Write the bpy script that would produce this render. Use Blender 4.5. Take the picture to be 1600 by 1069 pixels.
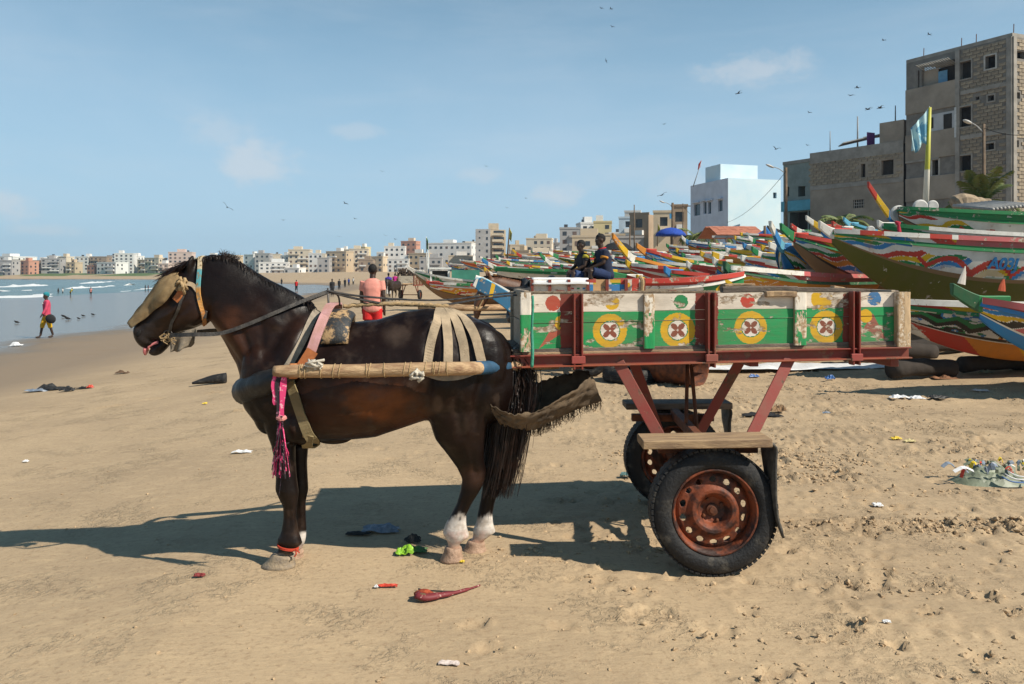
import bpy, bmesh, math, random
import numpy as np
from mathutils import Vector, Matrix
from mathutils.bvhtree import BVHTree
random.seed(7); RS = np.random.RandomState(11)
for o in list(bpy.data.objects): bpy.data.objects.remove(o)
S = bpy.context.scene; C = S.collection
R = math.radians
# ---------------------------------------------------------------- camera
CAMH, HOR, F = 1.5, 431.0, 1244.4
cam = bpy.data.cameras.new('camera'); camo = bpy.data.objects.new('camera', cam); C.objects.link(camo)
cam.lens = 28; cam.sensor_width = 36; cam.shift_y = -(534.5-HOR)/1600.0
cam.clip_start = .1; cam.clip_end = 6000
camo.location = (0, 0, CAMH); camo.rotation_euler = (R(90), 0, 0)
S.camera = camo
# ---------------------------------------------------------------- world, sun, exposure
SUN_EL, SUN_AZ = R(42.5), R(28.5)      # azimuth measured from +X towards the camera
sd = Vector((math.cos(SUN_EL)*math.cos(SUN_AZ), -math.cos(SUN_EL)*math.sin(SUN_AZ), math.sin(SUN_EL)))
W_ = bpy.data.worlds.new('World'); S.world = W_; W_.use_nodes = True
nt = W_.node_tree; nt.nodes.clear()
wo = nt.nodes.new('ShaderNodeOutputWorld'); bg = nt.nodes.new('ShaderNodeBackground')
sky = nt.nodes.new('ShaderNodeTexSky'); sky.sky_type = 'NISHITA'; sky.sun_disc = False
sky.sun_elevation = SUN_EL; sky.sun_rotation = math.atan2(sd.x, sd.y)
sky.altitude = 0; sky.air_density = 1.0; sky.dust_density = .3; sky.ozone_density = 1.6
bg.inputs['Strength'].default_value = .05
def wn(t, **k):
    n = nt.nodes.new(t)
    for a, b in k.items(): setattr(n, a, b)
    return n
geo = wn('ShaderNodeTexCoord')
def cloud_layer(prev, scale, sx, sy, sz, lo, hi, amount, detail, loc=(0,0,0), col=(1,1,1,1), rot=(0,0,0)):
    mp = wn('ShaderNodeMapping'); mp.inputs['Scale'].default_value = (sx, sy, sz); mp.inputs['Location'].default_value = loc; mp.inputs['Rotation'].default_value = rot
    nt.links.new(geo.outputs['Generated'], mp.inputs['Vector'])
    no = wn('ShaderNodeTexNoise'); no.inputs['Scale'].default_value = scale; no.inputs['Detail'].default_value = detail; no.inputs['Roughness'].default_value = .58
    no.inputs['Distortion'].default_value = .35
    nt.links.new(mp.outputs[0], no.inputs['Vector'])
    mr = wn('ShaderNodeMapRange'); mr.interpolation_type = 'SMOOTHSTEP'
    mr.inputs['From Min'].default_value = lo; mr.inputs['From Max'].default_value = hi; mr.inputs['To Max'].default_value = amount
    nt.links.new(no.outputs['Fac'], mr.inputs['Value'])
    mx = wn('ShaderNodeMix', data_type='RGBA'); mx.inputs[7].default_value = col
    nt.links.new(mr.outputs[0], mx.inputs[0]); nt.links.new(prev, mx.inputs[6])
    return mx.outputs[2]
tint = wn('ShaderNodeMix', data_type='RGBA', blend_type='MULTIPLY'); tint.inputs[0].default_value = 1; tint.inputs[7].default_value = (.54, 1.26, 1.36, 1); nt.links.new(sky.outputs['Color'], tint.inputs[6])   # camera white balance of the sky
prev = tint.outputs[2]
SKYV = 12.4
sx_ = wn('ShaderNodeSeparateXYZ'); nt.links.new(geo.outputs['Generated'], sx_.inputs[0])
hz_ = wn('ShaderNodeMapRange'); hz_.interpolation_type = 'SMOOTHSTEP'; hz_.inputs['From Min'].default_value = .60; hz_.inputs['From Max'].default_value = -.02; hz_.inputs['To Max'].default_value = .84
nt.links.new(sx_.outputs[2], hz_.inputs['Value'])
hm_ = wn('ShaderNodeMix', data_type='RGBA'); hm_.inputs[7].default_value = (8.0, 11.2, 14.2, 1); nt.links.new(hz_.outputs[0], hm_.inputs[0]); nt.links.new(prev, hm_.inputs[6]); prev = hm_.outputs[2]
prev = cloud_layer(prev, 1.7, 1, 1, 2.2, .40, .82, .22, 6, loc=(.3, 0, .2), col=(SKYV*.80, SKYV*.95, SKYV*1.12, 1), rot=(0, R(12), 0))
prev = cloud_layer(prev, 7.0, .45, 1, 3.0, .42, .85, .16, 9, loc=(1.7, .4, 0), col=(SKYV*.95, SKYV, SKYV*1.05, 1), rot=(0, R(-28), R(10)))
pn = wn('ShaderNodeTexNoise'); pn.inputs['Scale'].default_value = 24; pn.inputs['Detail'].default_value = 6; pn.inputs['Roughness'].default_value = .6
of = wn('ShaderNodeMapping'); of.inputs['Scale'].default_value = (1, 1, 1.6); nt.links.new(geo.outputs['Generated'], of.inputs[0]); nt.links.new(of.outputs[0], pn.inputs['Vector'])
def puff(px, py, rx, ry, amount):
    """one soft cumulus at a fixed direction of the sky"""
    d = Vector(((px-800)/F, 1, (HOR-py)/F)).normalized()
    mp = wn('ShaderNodeMapping'); mp.vector_type = 'POINT'; mp.inputs['Location'].default_value = (-d.x/rx*F, -d.y/rx*F, -d.z/ry*F); mp.inputs['Scale'].default_value = (F/rx, F/rx, F/ry)
    nt.links.new(geo.outputs['Generated'], mp.inputs['Vector'])
    ln = wn('ShaderNodeVectorMath', operation='LENGTH'); nt.links.new(mp.outputs[0], ln.inputs[0])
    ad = wn('ShaderNodeMath', operation='MULTIPLY_ADD'); nt.links.new(pn.outputs['Fac'], ad.inputs[0]); ad.inputs[1].default_value = -2.6; nt.links.new(ln.outputs['Value'], ad.inputs[2])
    mr = wn('ShaderNodeMapRange'); mr.interpolation_type = 'SMOOTHSTEP'; mr.inputs['From Min'].default_value = -.15; mr.inputs['From Max'].default_value = -1.15; mr.inputs['To Max'].default_value = amount; nt.links.new(ad.outputs[0], mr.inputs['Value']); return mr.outputs[0]
acc = None
for a in [(402, 255, 62, 34, .42), (330, 205, 60, 26, .22), (1195, 108, 80, 28, .36), (870, 306, 42, 20, .38), (12, 318, 50, 22, .38), (560, 206, 60, 14, .22), (760, 275, 45, 16, .25), (1060, 290, 60, 30, .25), (70, 360, 50, 9, .25), (1000, 265, 120, 30, .16), (2100, 180, 150, 60, .5), (-600, 240, 140, 50, .5)]:
    v = puff(*a)
    if acc is None: acc = v
    else: mx = wn('ShaderNodeMath', operation='MAXIMUM'); nt.links.new(acc, mx.inputs[0]); nt.links.new(v, mx.inputs[1]); acc = mx.outputs[0]
mx = wn('ShaderNodeMix', data_type='RGBA'); mx.inputs[7].default_value = (SKYV*1.0, SKYV*.98, SKYV*.98, 1); nt.links.new(acc, mx.inputs[0]); nt.links.new(prev, mx.inputs[6]); prev = mx.outputs[2]
nt.links.new(prev, bg.inputs['Color']); nt.links.new(bg.outputs[0], wo.inputs[0])
sl = bpy.data.lights.new('sun', 'SUN'); sl.energy = 5.0; sl.angle = R(.53); sl.color = (1, .92, .79)
so = bpy.data.objects.new('sun', sl); C.objects.link(so)
so.rotation_euler = (-sd).to_track_quat('-Z', 'Y').to_euler()
S.view_settings.view_transform = 'Standard'; S.view_settings.look = 'None'; S.view_settings.gamma = 1; S.view_settings.exposure = .34
# ---------------------------------------------------------------- pixel -> place (photo pixel and distance along the view)
def W(px, py, d): return np.array(((px-800)/F*d, d, CAMH-(py-HOR)/F*d))
# ---------------------------------------------------------------- noise in numpy
def _h(ix, iy, s):
    n = (ix.astype(np.int64)*374761393 + iy.astype(np.int64)*668265263 + s*982451653) & 0x7fffffff
    n = ((n ^ (n >> 13))*1274126177) & 0x7fffffff
    return ((n ^ (n >> 16)) & 0xffff)/65535.0
def vnoise(x, y, s=0):
    x = np.asarray(x, float); y = np.asarray(y, float)
    ix = np.floor(x); iy = np.floor(y); fx = x-ix; fy = y-iy
    ux = fx*fx*(3-2*fx); uy = fy*fy*(3-2*fy)
    a = _h(ix, iy, s); b = _h(ix+1, iy, s); c = _h(ix, iy+1, s); d = _h(ix+1, iy+1, s)
    return (a*(1-ux)+b*ux)*(1-uy)+(c*(1-ux)+d*ux)*uy
def fbm(x, y, s=0, o=4, g=.5):
    t = 0; a = 1; n = 0
    for i in range(o):
        t = t+a*vnoise(x*2**i+i*17.3, y*2**i-i*9.1, s+i); n += a; a *= g
    return t/n
def sstep(a, b, x):
    t = np.clip((np.asarray(x, float)-a)/(b-a), 0, 1); return t*t*(3-2*t)
# ---------------------------------------------------------------- materials
MATS = {}
def nodes(name):
    m = bpy.data.materials.new(name); m.use_nodes = True; MATS[name] = m
    t = m.node_tree; b = t.nodes['Principled BSDF']
    return m, t, b
def mixcol(t, fac, a, b, blend='MIX'):
    n = t.nodes.new('ShaderNodeMix'); n.data_type = 'RGBA'; n.blend_type = blend
    for sock, v in ((0, fac), (6, a), (7, b)):
        if hasattr(v, 'links') or hasattr(v, 'is_linked'): t.links.new(v, n.inputs[sock])
        elif sock == 0: n.inputs[0].default_value = v
        else: n.inputs[sock].default_value = (*v[:3], 1)
    return n.outputs[2]
def noise(t, scale, detail=4, rough=.55, vec=None, stretch=None, dist=0):
    n = t.nodes.new('ShaderNodeTexNoise'); n.inputs['Scale'].default_value = scale; n.inputs['Detail'].default_value = detail
    n.inputs['Roughness'].default_value = rough; n.inputs['Distortion'].default_value = dist
    if vec is None:
        tc = t.nodes.new('ShaderNodeTexCoord'); vec = tc.outputs['Object']
    if stretch:
        mp = t.nodes.new('ShaderNodeMapping'); mp.inputs['Scale'].default_value = stretch; t.links.new(vec, mp.inputs[0]); vec = mp.outputs[0]
    t.links.new(vec, n.inputs['Vector'])
    return n.outputs['Fac']
def rng(t, v, a, b, c=0, d=1, smooth=True):
    n = t.nodes.new('ShaderNodeMapRange'); n.interpolation_type = 'SMOOTHSTEP' if smooth else 'LINEAR'
    n.inputs['From Min'].default_value = a; n.inputs['From Max'].default_value = b; n.inputs['To Min'].default_value = c; n.inputs['To Max'].default_value = d
    t.links.new(v, n.inputs['Value']); return n.outputs[0]
def bump(t, b, h, strength, dist=.01, normal=None):
    n = t.nodes.new('ShaderNodeBump'); n.inputs['Strength'].default_value = strength; n.inputs['Distance'].default_value = dist
    t.links.new(h, n.inputs['Height'])
    if normal is not None: t.links.new(normal, n.inputs['Normal'])
    t.links.new(n.outputs[0], b.inputs['Normal']); return n.outputs[0]
def M(name, col, rough=.8, var=.25, scale=4, bmp=0, bscale=40, metal=0, col2=None, stretch=None, spec=.4, thr=(.3, .7), bdist=.01):
    if name in MATS: return MATS[name]
    m, t, b = nodes(name)
    f = rng(t, noise(t, scale, 5, .6, stretch=stretch), *thr)
    c2 = col2 if col2 else tuple(max(0, x*(1-var)) for x in col)
    t.links.new(mixcol(t, f, col, c2), b.inputs['Base Color'])
    b.inputs['Roughness'].default_value = rough; b.inputs['Metallic'].default_value = metal; b.inputs['Specular IOR Level'].default_value = spec
    if bmp: bump(t, b, noise(t, bscale, 5, .6, stretch=stretch), bmp, bdist)
    return m
def paintmat(name, wear=.5, wearcol=(.5, .45, .38), wearcol2=(.22, .15, .09), dirt=.35, scale=9, rough=.6, streak=(1, 1, 1), rust=0, bmp=.25, grain=None):
    """flat print held in the face attribute 'paint', worn off in flakes, with dirt and rust runs"""
    m, t, b = nodes(name)
    at = t.nodes.new('ShaderNodeAttribute'); at.attribute_name = 'paint'
    c = at.outputs['Color']
    big = rng(t, noise(t, scale*.28, 3, .5), .3, .75)
    fl = noise(t, scale, 8, .68, stretch=streak)
    mul = t.nodes.new('ShaderNodeMath'); mul.operation = 'MULTIPLY_ADD'; t.links.new(big, mul.inputs[0]); mul.inputs[1].default_value = .16; t.links.new(fl, mul.inputs[2])
    f = rng(t, mul.outputs[0], .76-wear*.22, .79-wear*.22)
    wc = mixcol(t, rng(t, noise(t, scale*3, 3), .35, .65), wearcol, wearcol2)
    c = mixcol(t, f, c, wc)
    d = rng(t, noise(t, scale*.6, 6, .65, stretch=streak), .35, .75, 0, dirt)
    c = mixcol(t, d, c, (.16, .11, .07))
    if rust:
        r = rng(t, noise(t, 3.2, 5, .6, stretch=(1.3, 1.3, .22)), .60, .76, 0, rust)
        c = mixcol(t, r, c, (.30, .10, .02))
    t.links.new(c, b.inputs['Base Color']); b.inputs['Roughness'].default_value = rough; b.inputs['Specular IOR Level'].default_value = .3
    h = t.nodes.new('ShaderNodeMath'); h.operation = 'SUBTRACT'
    g = noise(t, 28, 6, .7, stretch=grain if grain else (1, 1, 1))
    t.links.new(g, h.inputs[0]); t.links.new(f, h.inputs[1])
    bump(t, b, h.outputs[0], bmp, .004)
    return m
# ---------------------------------------------------------------- mesh collecting
def rotm(axis, a): return np.array(Matrix.Rotation(a, 3, axis))
class MB:
    def __init__(s): s.v = []; s.f = []; s.c = []; s.n = 0
    def add(s, v, f, col=(.5, .5, .5)):
        v = np.asarray(v, float); s.v.append(v)
        s.f += [tuple(int(i)+s.n for i in q) for q in f]
        if isinstance(col, np.ndarray) and col.ndim == 2: s.c += [tuple(x) for x in col]
        else: s.c += [tuple(col)]*len(f)
        s.n += len(v); return s
    def box(s, c, sz, rot=None, col=(.5, .5, .5)):
        p = np.array([(x, y, z) for z in (-.5, .5) for y in (-.5, .5) for x in (-.5, .5)])*np.array(sz)
        if rot is not None: p = p @ np.array(rot).T
        return s.add(p+np.array(c), [(0,2,3,1), (4,5,7,6), (0,1,5,4), (2,6,7,3), (0,4,6,2), (1,3,7,5)], col)
    def beam(s, a, b, w, h, up=(0, 0, 1), col=(.5, .5, .5)):
        a = np.array(a, float); b = np.array(b, float); x = b-a; L = np.linalg.norm(x); x /= L
        y = np.cross(up, x); y /= np.linalg.norm(y); z = np.cross(x, y)
        return s.box((a+b)/2, (L, w, h), np.stack([x, y, z], 1), col)
    def rings(s, rings, caps=True, col=(.5, .5, .5), closed=True):
        n = len(rings[0]); k = len(rings); v = np.concatenate(rings); f = []
        for i in range(k-1):
            for j in range(n if closed else n-1):
                a = i*n+j; b = i*n+(j+1) % n; f.append((a, b, b+n, a+n))
        if caps and closed:
            f.append(tuple(range(n-1, -1, -1))); f.append(tuple(range((k-1)*n, k*n)))
        return s.add(v, f, col)
    def tube(s, pts, r, n=8, caps=True, up=None, col=(.5, .5, .5), flat=None):
        pts = [np.array(p, float) for p in pts]; k = len(pts)
        rr = list(r) if hasattr(r, '__len__') else [r]*k
        rings = []; N = None
        for i, p in enumerate(pts):
            t = pts[min(i+1, k-1)]-pts[max(i-1, 0)]; L = np.linalg.norm(t); t = t/(L if L else 1)
            if up is not None: N = np.array(up[i] if np.ndim(up) == 2 else up, float)
            elif N is None: N = np.array((0, 0, 1.)) if abs(t[2]) < .9 else np.array((0, 1., 0))
            N = N-t*np.dot(N, t); N /= (np.linalg.norm(N) or 1); B = np.cross(t, N)
            a, b = (rr[i], rr[i]) if not hasattr(rr[i], '__len__') else rr[i]
            rings.append(np.array([p+N*a*math.cos(2*math.pi*j/n+.4)+B*b*math.sin(2*math.pi*j/n+.4) for j in range(n)]))
        return s.rings(rings, caps, col)
    def ribbon(s, pts, w, th, nrm, col=(.5, .5, .5)):
        pts = [np.array(p, float) for p in pts]; k = len(pts); rings = []
        ww = list(w) if hasattr(w, '__len__') else [w]*k
        for i, p in enumerate(pts):
            t = pts[min(i+1, k-1)]-pts[max(i-1, 0)]; t = t/(np.linalg.norm(t) or 1)
            N = np.array(nrm[i] if np.ndim(nrm) == 2 else nrm, float); N = N-t*np.dot(N, t); N /= (np.linalg.norm(N) or 1); B = np.cross(t, N)
            rings.append(np.array([p+B*ww[i]/2, p+B*ww[i]/2+N*th, p-B*ww[i]/2+N*th, p-B*ww[i]/2]))
        return s.rings(rings, True, col)
    def grid(s, P, col=None, wrap=False):
        n, m = P.shape[:2]; a = (np.arange(n-1)[:, None]*m+np.arange(m-1)[None]).ravel()+s.n
        s.f += np.stack([a, a+1, a+m+1, a+m], 1).tolist(); s.v.append(P.reshape(-1, 3)); s.n += n*m
        if isinstance(col, np.ndarray) and col.ndim == 2: s.c += col.tolist()
        else: s.c += [tuple(col) if col is not None else (.5, .5, .5)]*len(a)
        return s
    def ball(s, c, r, col=(.5, .5, .5), nu=12, nv=8, rot=None):
        r = np.array(r if hasattr(r, '__len__') else (r, r, r), float); v = []; f = []
        for i in range(1, nv):
            for j in range(nu):
                a = math.pi*i/nv; b = 2*math.pi*j/nu
                v.append((math.sin(a)*math.cos(b), math.sin(a)*math.sin(b), math.cos(a)))
        v += [(0, 0, 1), (0, 0, -1)]; T = len(v)-2
        for i in range(nv-2):
            for j in range(nu):
                a = i*nu+j; b = i*nu+(j+1) % nu; f.append((a, a+nu, b+nu, b))
        for j in range(nu): f.append((T, j, (j+1) % nu)); f.append((T+1, (nv-2)*nu+(j+1) % nu, (nv-2)*nu+j))
        v = np.array(v)*r
        if rot is not None: v = v @ np.array(rot).T
        return s.add(v+np.array(c), f, col)
    def lathe(s, prof, c, axis='Y', n=32, col=(.5, .5, .5), closed=True):
        """prof: list of (radius, along); axis Y"""
        rings = []
        for r, a in prof:
            th = np.arange(n)*2*math.pi/n
            if axis == 'Y': ring = np.stack([r*np.cos(th), np.full(n, a), r*np.sin(th)], 1)
            else: ring = np.stack([r*np.cos(th), r*np.sin(th), np.full(n, a)], 1)
            rings.append(ring+np.array(c))
        return s.rings(rings, closed, col)
    def data(s): return (np.concatenate(s.v) if s.v else np.zeros((0, 3)))
    def build(s, name, mat, parent=None, smooth=False, bevel=0, paint=False, seg=1, solid=0):
        V = s.data(); L = np.zeros(3)
        if parent is None and len(V):
            L = np.array(((V[:, 0].min()+V[:, 0].max())/2, (V[:, 1].min()+V[:, 1].max())/2, V[:, 2].min()))
        me = bpy.data.meshes.new(name); me.from_pydata((V-L).tolist(), [], s.f)
        if paint:
            at = me.attributes.new('paint', 'FLOAT_COLOR', 'FACE')
            cc = np.ones((len(s.f), 4)); cc[:, :3] = np.array(s.c)[:, :3]; at.data.foreach_set('color', cc.ravel())
        if smooth: me.polygons.foreach_set('use_smooth', [True]*len(me.polygons))
        me.update()
        o = bpy.data.objects.new(name, me); C.objects.link(o); o.location = L
        if mat is not None: me.materials.append(mat if not isinstance(mat, str) else MATS[mat])
        if parent is not None: setpar(o, parent)
        if solid:
            m = o.modifiers.new('thick', 'SOLIDIFY'); m.thickness = solid; m.offset = 0
        if bevel:
            m = o.modifiers.new('bevel', 'BEVEL'); m.width = bevel; m.segments = seg; m.limit_method = 'ANGLE'; m.angle_limit = R(40)
        return o
def worldloc(o):
    L = Vector(o.location)
    while o.parent is not None: o = o.parent; L = L+Vector(o.location)
    return L
def setpar(o, p):
    o.parent = p; o.location = Vector(o.location)-worldloc(p)
def tag(o, label, cat, group=None, kind=None):
    o['label'] = label; o['category'] = cat
    if group: o['group'] = group
    if kind: o['kind'] = kind
    return o
def struct(o): o['kind'] = 'structure'; return o
def stuff(o): o['kind'] = 'stuff'; return o
def thing(name, label, cat, loc, group=None):
    o = bpy.data.objects.new(name, None); C.objects.link(o); o.location = Vector([float(a) for a in loc]); o.empty_display_size = .1
    return tag(o, label, cat, group)
def remeshed(mb, name, voxel, it=6, fac=.5):
    me = bpy.data.meshes.new('tmp'); me.from_pydata(mb.data().tolist(), [], mb.f); me.update()
    o = bpy.data.objects.new('tmp', me); C.objects.link(o)
    r = o.modifiers.new('r', 'REMESH'); r.mode = 'VOXEL'; r.voxel_size = voxel
    q = o.modifiers.new('s', 'SMOOTH'); q.factor = fac; q.iterations = it
    dg = bpy.context.evaluated_depsgraph_get(); dg.update()
    m2 = bpy.data.meshes.new_from_object(o.evaluated_get(dg)); m2.name = name
    bpy.data.objects.remove(o)
    m2.polygons.foreach_set('use_smooth', [True]*len(m2.polygons))
    return m2
def mverts(me):
    a = np.empty(len(me.vertices)*3); me.vertices.foreach_get('co', a); return a.reshape(-1, 3)
def vcol(me, col, name='coat'):
    at = me.attributes.new(name, 'FLOAT_COLOR', 'POINT'); c = np.ones((len(me.vertices), 4)); c[:, :3] = col
    at.data.foreach_set('color', c.ravel())
def spline(pts, n):
    """Catmull-Rom through points"""
    P = np.array(pts, float); P = np.vstack([2*P[0]-P[1], P, 2*P[-1]-P[-2]]); out = []
    k = len(P)-3
    for s in np.linspace(0, k, n):
        i = min(int(s), k-1); t = s-i; a, b, c, d = P[i], P[i+1], P[i+2], P[i+3]
        out.append(.5*((2*b)+(c-a)*t+(2*a-5*b+4*c-d)*t*t+(3*b-a-3*c+d)*t**3))
    return np.array(out)
def ell_ring(c, u, v, a, b, n=20, p=2.0):
    th = np.arange(n)*2*math.pi/n; ct = np.cos(th); st = np.sin(th)
    x = np.sign(ct)*np.abs(ct)**(2/p); y = np.sign(st)*np.abs(st)**(2/p)
    return np.array(c)+np.outer(x*a, u)+np.outer(y*b, v)
# ================================================================ ground and sea
SHORE = np.array([(-40, -80), (-46, 10), (-56, 80), (-62, 130), (-80, 210), (-125, 340), (-205, 470), (-330, 545), (-520, 590), (-900, 620), (-1600, 640)], float)
def shore_dist(x, y):
    x = np.asarray(x, float); y = np.asarray(y, float); best = np.full(x.shape, 1e9); sg = np.ones(x.shape)
    for a, b in zip(SHORE[:-1], SHORE[1:]):
        d = b-a; L2 = d@d; t = np.clip(((x-a[0])*d[0]+(y-a[1])*d[1])/L2, 0, 1)
        qx = a[0]+t*d[0]; qy = a[1]+t*d[1]; dist = np.hypot(x-qx, y-qy)
        cr = d[0]*(y-a[1])-d[1]*(x-a[0])
        m = dist < best; best = np.where(m, dist, best); sg = np.where(m, np.where(cr < 0, 1, -1), sg)
    return best*sg
def base_h(x, y):
    s = shore_dist(x, y)
    z = np.interp(s, [-60, -5, 0, 30, 36, 44], [-4, -1.35, -1.02, -.86, -.70, 0])
    z = z+.75*sstep(3, 13, x)*sstep(9, 18, y)+.9*sstep(8, 26, x)*sstep(16, 45, y)
    far = sstep(180, 420, y)
    z = z+far*sstep(8, 34, s)*2.6+far*sstep(60, 200, s)*.9
    z = z+sstep(60, 180, y)*sstep(40, 70, s)*.8
    return z
PRINTS = []
_r = np.random.RandomState(5)
def pr(px, py, r, dep, el=1.): 
    d = F*CAMH/(py-HOR); PRINTS.append(((px-800)/F*d, d, r*(.62 if r > .05 else 1), dep*(.6 if dep > .016 else 1), el))
for a in [(1120,990,.10,.022,1.3), (1170,955,.07,.02,1.2), (1015,960,.13,.025,1.4), (1330,985,.07,.03,1.2), (1450,960,.06,.035,1.2), (1285,920,.05,.03,1.3), (1320,918,.06,.03,1.3), (1370,918,.05,.03,1.2),
          (1480,925,.06,.03,1.3), (1540,935,.08,.03,1.2), (1530,1025,.07,.025,1.3), (1210,1055,.09,.025,1.2), (880,978,.07,.016,1.3), (760,1012,.075,.016,1.3), (740,975,.05,.012,1.2), (940,905,.05,.02,1.2), (1000,925,.07,.02,1.3), (1300,1000,.06,.02,1.3), (1400,1010,.06,.015,1.3), (1590,960,.06,.02,1.3)]: pr(*a)
for i in range(330):
    px = _r.uniform(860, 1640); py = 590+ (_r.rand()**1.4)*330
    pr(px, py, _r.uniform(.018, .045), _r.uniform(.006, .016), _r.uniform(1, 1.8))
for i in range(40):
    pr(_r.uniform(480, 860), _r.uniform(600, 720), _r.uniform(.03, .05), _r.uniform(.006, .012), 1.3)
for i in range(60): PRINTS.append((_r.uniform(-14, 3), _r.uniform(9, 26), _r.uniform(.06, .12), .02, 1.2))
def churn(x, y):
    c = sstep(.0, 1.1, x)*(.35+.65*sstep(.42, .62, fbm(x*.9, y*1.3, 31, 3)))
    for yc, w, a in ((4.72, .15, 2.0), (5.5, .16, 1.2), (6.4, .22, 1.3), (8.2, .35, 1.2), (3.75, .10, .9)):
        c = np.maximum(c, a*np.exp(-((y-yc-.10*(vnoise(x*.8, x*0, 3)-.5)-.02*(x-1))/w)**2)*sstep(.9, 1.6, x)*(.4+.6*vnoise(x*3, y*3, 9)))
    c = np.maximum(c, .9*np.exp(-((x-.28)/.5)**2-((y-4.35)/.16)**2))
    c = np.maximum(c, .55*sstep(-1.3, .2, x)*sstep(5.6, 6.4, y)*sstep(.4, .6, fbm(x*1.2, y*1.2, 77, 3)))
    return c*(1-sstep(25, 40, y))
def detail_h(x, y):
    ch = churn(x, y)
    h = .014*(fbm(x*1.1, y*1.1, 1, 2)-.5)+.004*(fbm(x*6, y*8, 2, 3)-.5)
    r = np.abs(fbm(x*11, y*11, 4, 3)-.5)*2
    sc = .25+.95*sstep(.44, .60, fbm(x*4, y*5, 51, 3))
    h = h+ch*sc*(.012*(fbm(x*19, y*19, 6, 4, .65)-.5)+.024*sstep(.54, .62, fbm(x*21, y*21, 12, 2))-.006*r)
    for (a, b, r_, dep, el) in PRINTS:
        m = (np.abs(x-a) < r_*3.2*el) & (np.abs(y-b) < r_*3.2)
        if not m.any(): continue
        X = x[m]; Y = y[m]
        q = np.hypot((X-a)/(r_*el), (Y-b)/r_)+.75*(fbm(X*22+a*9, Y*22, 8, 3)-.5)
        h[m] += -dep*(1-sstep(.78, 1.0, q))*(.55+.9*vnoise(X*50, Y*50, 7))+dep*.75*np.exp(-((q-1.15)/.16)**2)*(2.2*sstep(.45, .75, fbm(X*30, Y*30+b, 5, 2)))
    return h
def ground_z(x, y):
    x = np.atleast_1d(np.asarray(x, float)); y = np.atleast_1d(np.asarray(y, float))
    return base_h(x, y)+detail_h(x, y)
def gz(x, y): return float(base_h(np.array([x]), np.array([y]))[0])
def grow(a, st, g, lim):
    out = []; 
    while abs(a) < lim: a += st; st *= g; out.append(a)
    return out
xs = list(np.arange(-4.0, 4.4, .021)); xs = [-v for v in grow(4.0, .023, 1.055, 1700)][::-1]+xs+grow(4.4, .023, 1.055, 1700)
ys = [-60, -30, -15, -8, -4, -2, 0, 1, 1.6, 2.0]; y = 2.2
while y < 34: ys.append(y); y += .0068*y
while y < 1700: ys.append(y); y += .028*y
xs = np.array(xs); ys = np.array(ys); X, Y = np.meshgrid(xs, ys, indexing='ij')
Z = base_h(X, Y)
near = (Y < 45) & (np.abs(X) < 30)
dz = np.zeros_like(Z); dz[near] = detail_h(X[near], Y[near]); Z = Z+dz
n, m = X.shape
idx = np.arange(n*m).reshape(n, m)
faces = np.stack([idx[:-1, :-1], idx[1:, :-1], idx[1:, 1:], idx[:-1, 1:]], -1).reshape(-1, 4)
me = bpy.data.meshes.new('beach_sand'); V = np.stack([X, Y, Z], -1).reshape(-1, 3)
me.vertices.add(len(V)); me.vertices.foreach_set('co', V.ravel()); me.loops.add(faces.size); me.loops.foreach_set('vertex_index', faces.ravel())
me.polygons.add(len(faces)); me.polygons.foreach_set('loop_start', np.arange(len(faces))*4); me.polygons.foreach_set('loop_total', np.full(len(faces), 4))
me.polygons.foreach_set('use_smooth', np.ones(len(faces), bool)); me.update(calc_edges=True); me.validate()
# sand material: dry, damp and wet by height; turf on the far bank
m_, t, b = nodes('sand')
tc = t.nodes.new('ShaderNodeTexCoord'); vec = tc.outputs['Object']
sep = t.nodes.new('ShaderNodeSeparateXYZ'); t.links.new(vec, sep.inputs[0])
c = mixcol(t, rng(t, noise(t, .55, 6, .6, vec), .3, .7), (.445, .325, .196), (.345, .25, .152))
c = mixcol(t, rng(t, noise(t, 6, 6, .65, vec, stretch=(1, 2.2, 1)), .45, .75, 0, .5), c, (.53, .392, .232))
c = mixcol(t, rng(t, noise(t, 34, 4, .7, vec), .50, .68, 0, .6), c, (.25, .165, .095))
c = mixcol(t, rng(t, noise(t, 260, 2, .6, vec), .56, .72, 0, .45), c, (.24, .16, .10))
c = mixcol(t, rng(t, noise(t, 420, 2, .6, vec), .58, .7, 0, .35), c, (.72, .58, .42))
pt = t.nodes.new('ShaderNodeMath'); pt.operation = 'MULTIPLY'; t.links.new(rng(t, noise(t, .9, 5, .65, vec, stretch=(.6, 1.3, 1)), .46, .66, 0, .55), pt.inputs[0]); t.links.new(rng(t, sep.outputs[0], .3, 1.6), pt.inputs[1]); c = mixcol(t, pt.outputs[0], c, (.27, .195, .12))
wz = t.nodes.new('ShaderNodeMath'); wz.operation = 'MULTIPLY_ADD'; t.links.new(noise(t, .12, 5, .6, vec, stretch=(1, .5, 1)), wz.inputs[0]); wz.inputs[1].default_value = .30; t.links.new(sep.outputs[2], wz.inputs[2])
damp = rng(t, wz.outputs[0], -.58, -.24, 1, 0); wet = rng(t, wz.outputs[0], -.68, -.60, 1, 0)
c = mixcol(t, damp, c, (.235, .175, .118)); c = mixcol(t, wet, c, (.16, .13, .095))
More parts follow.
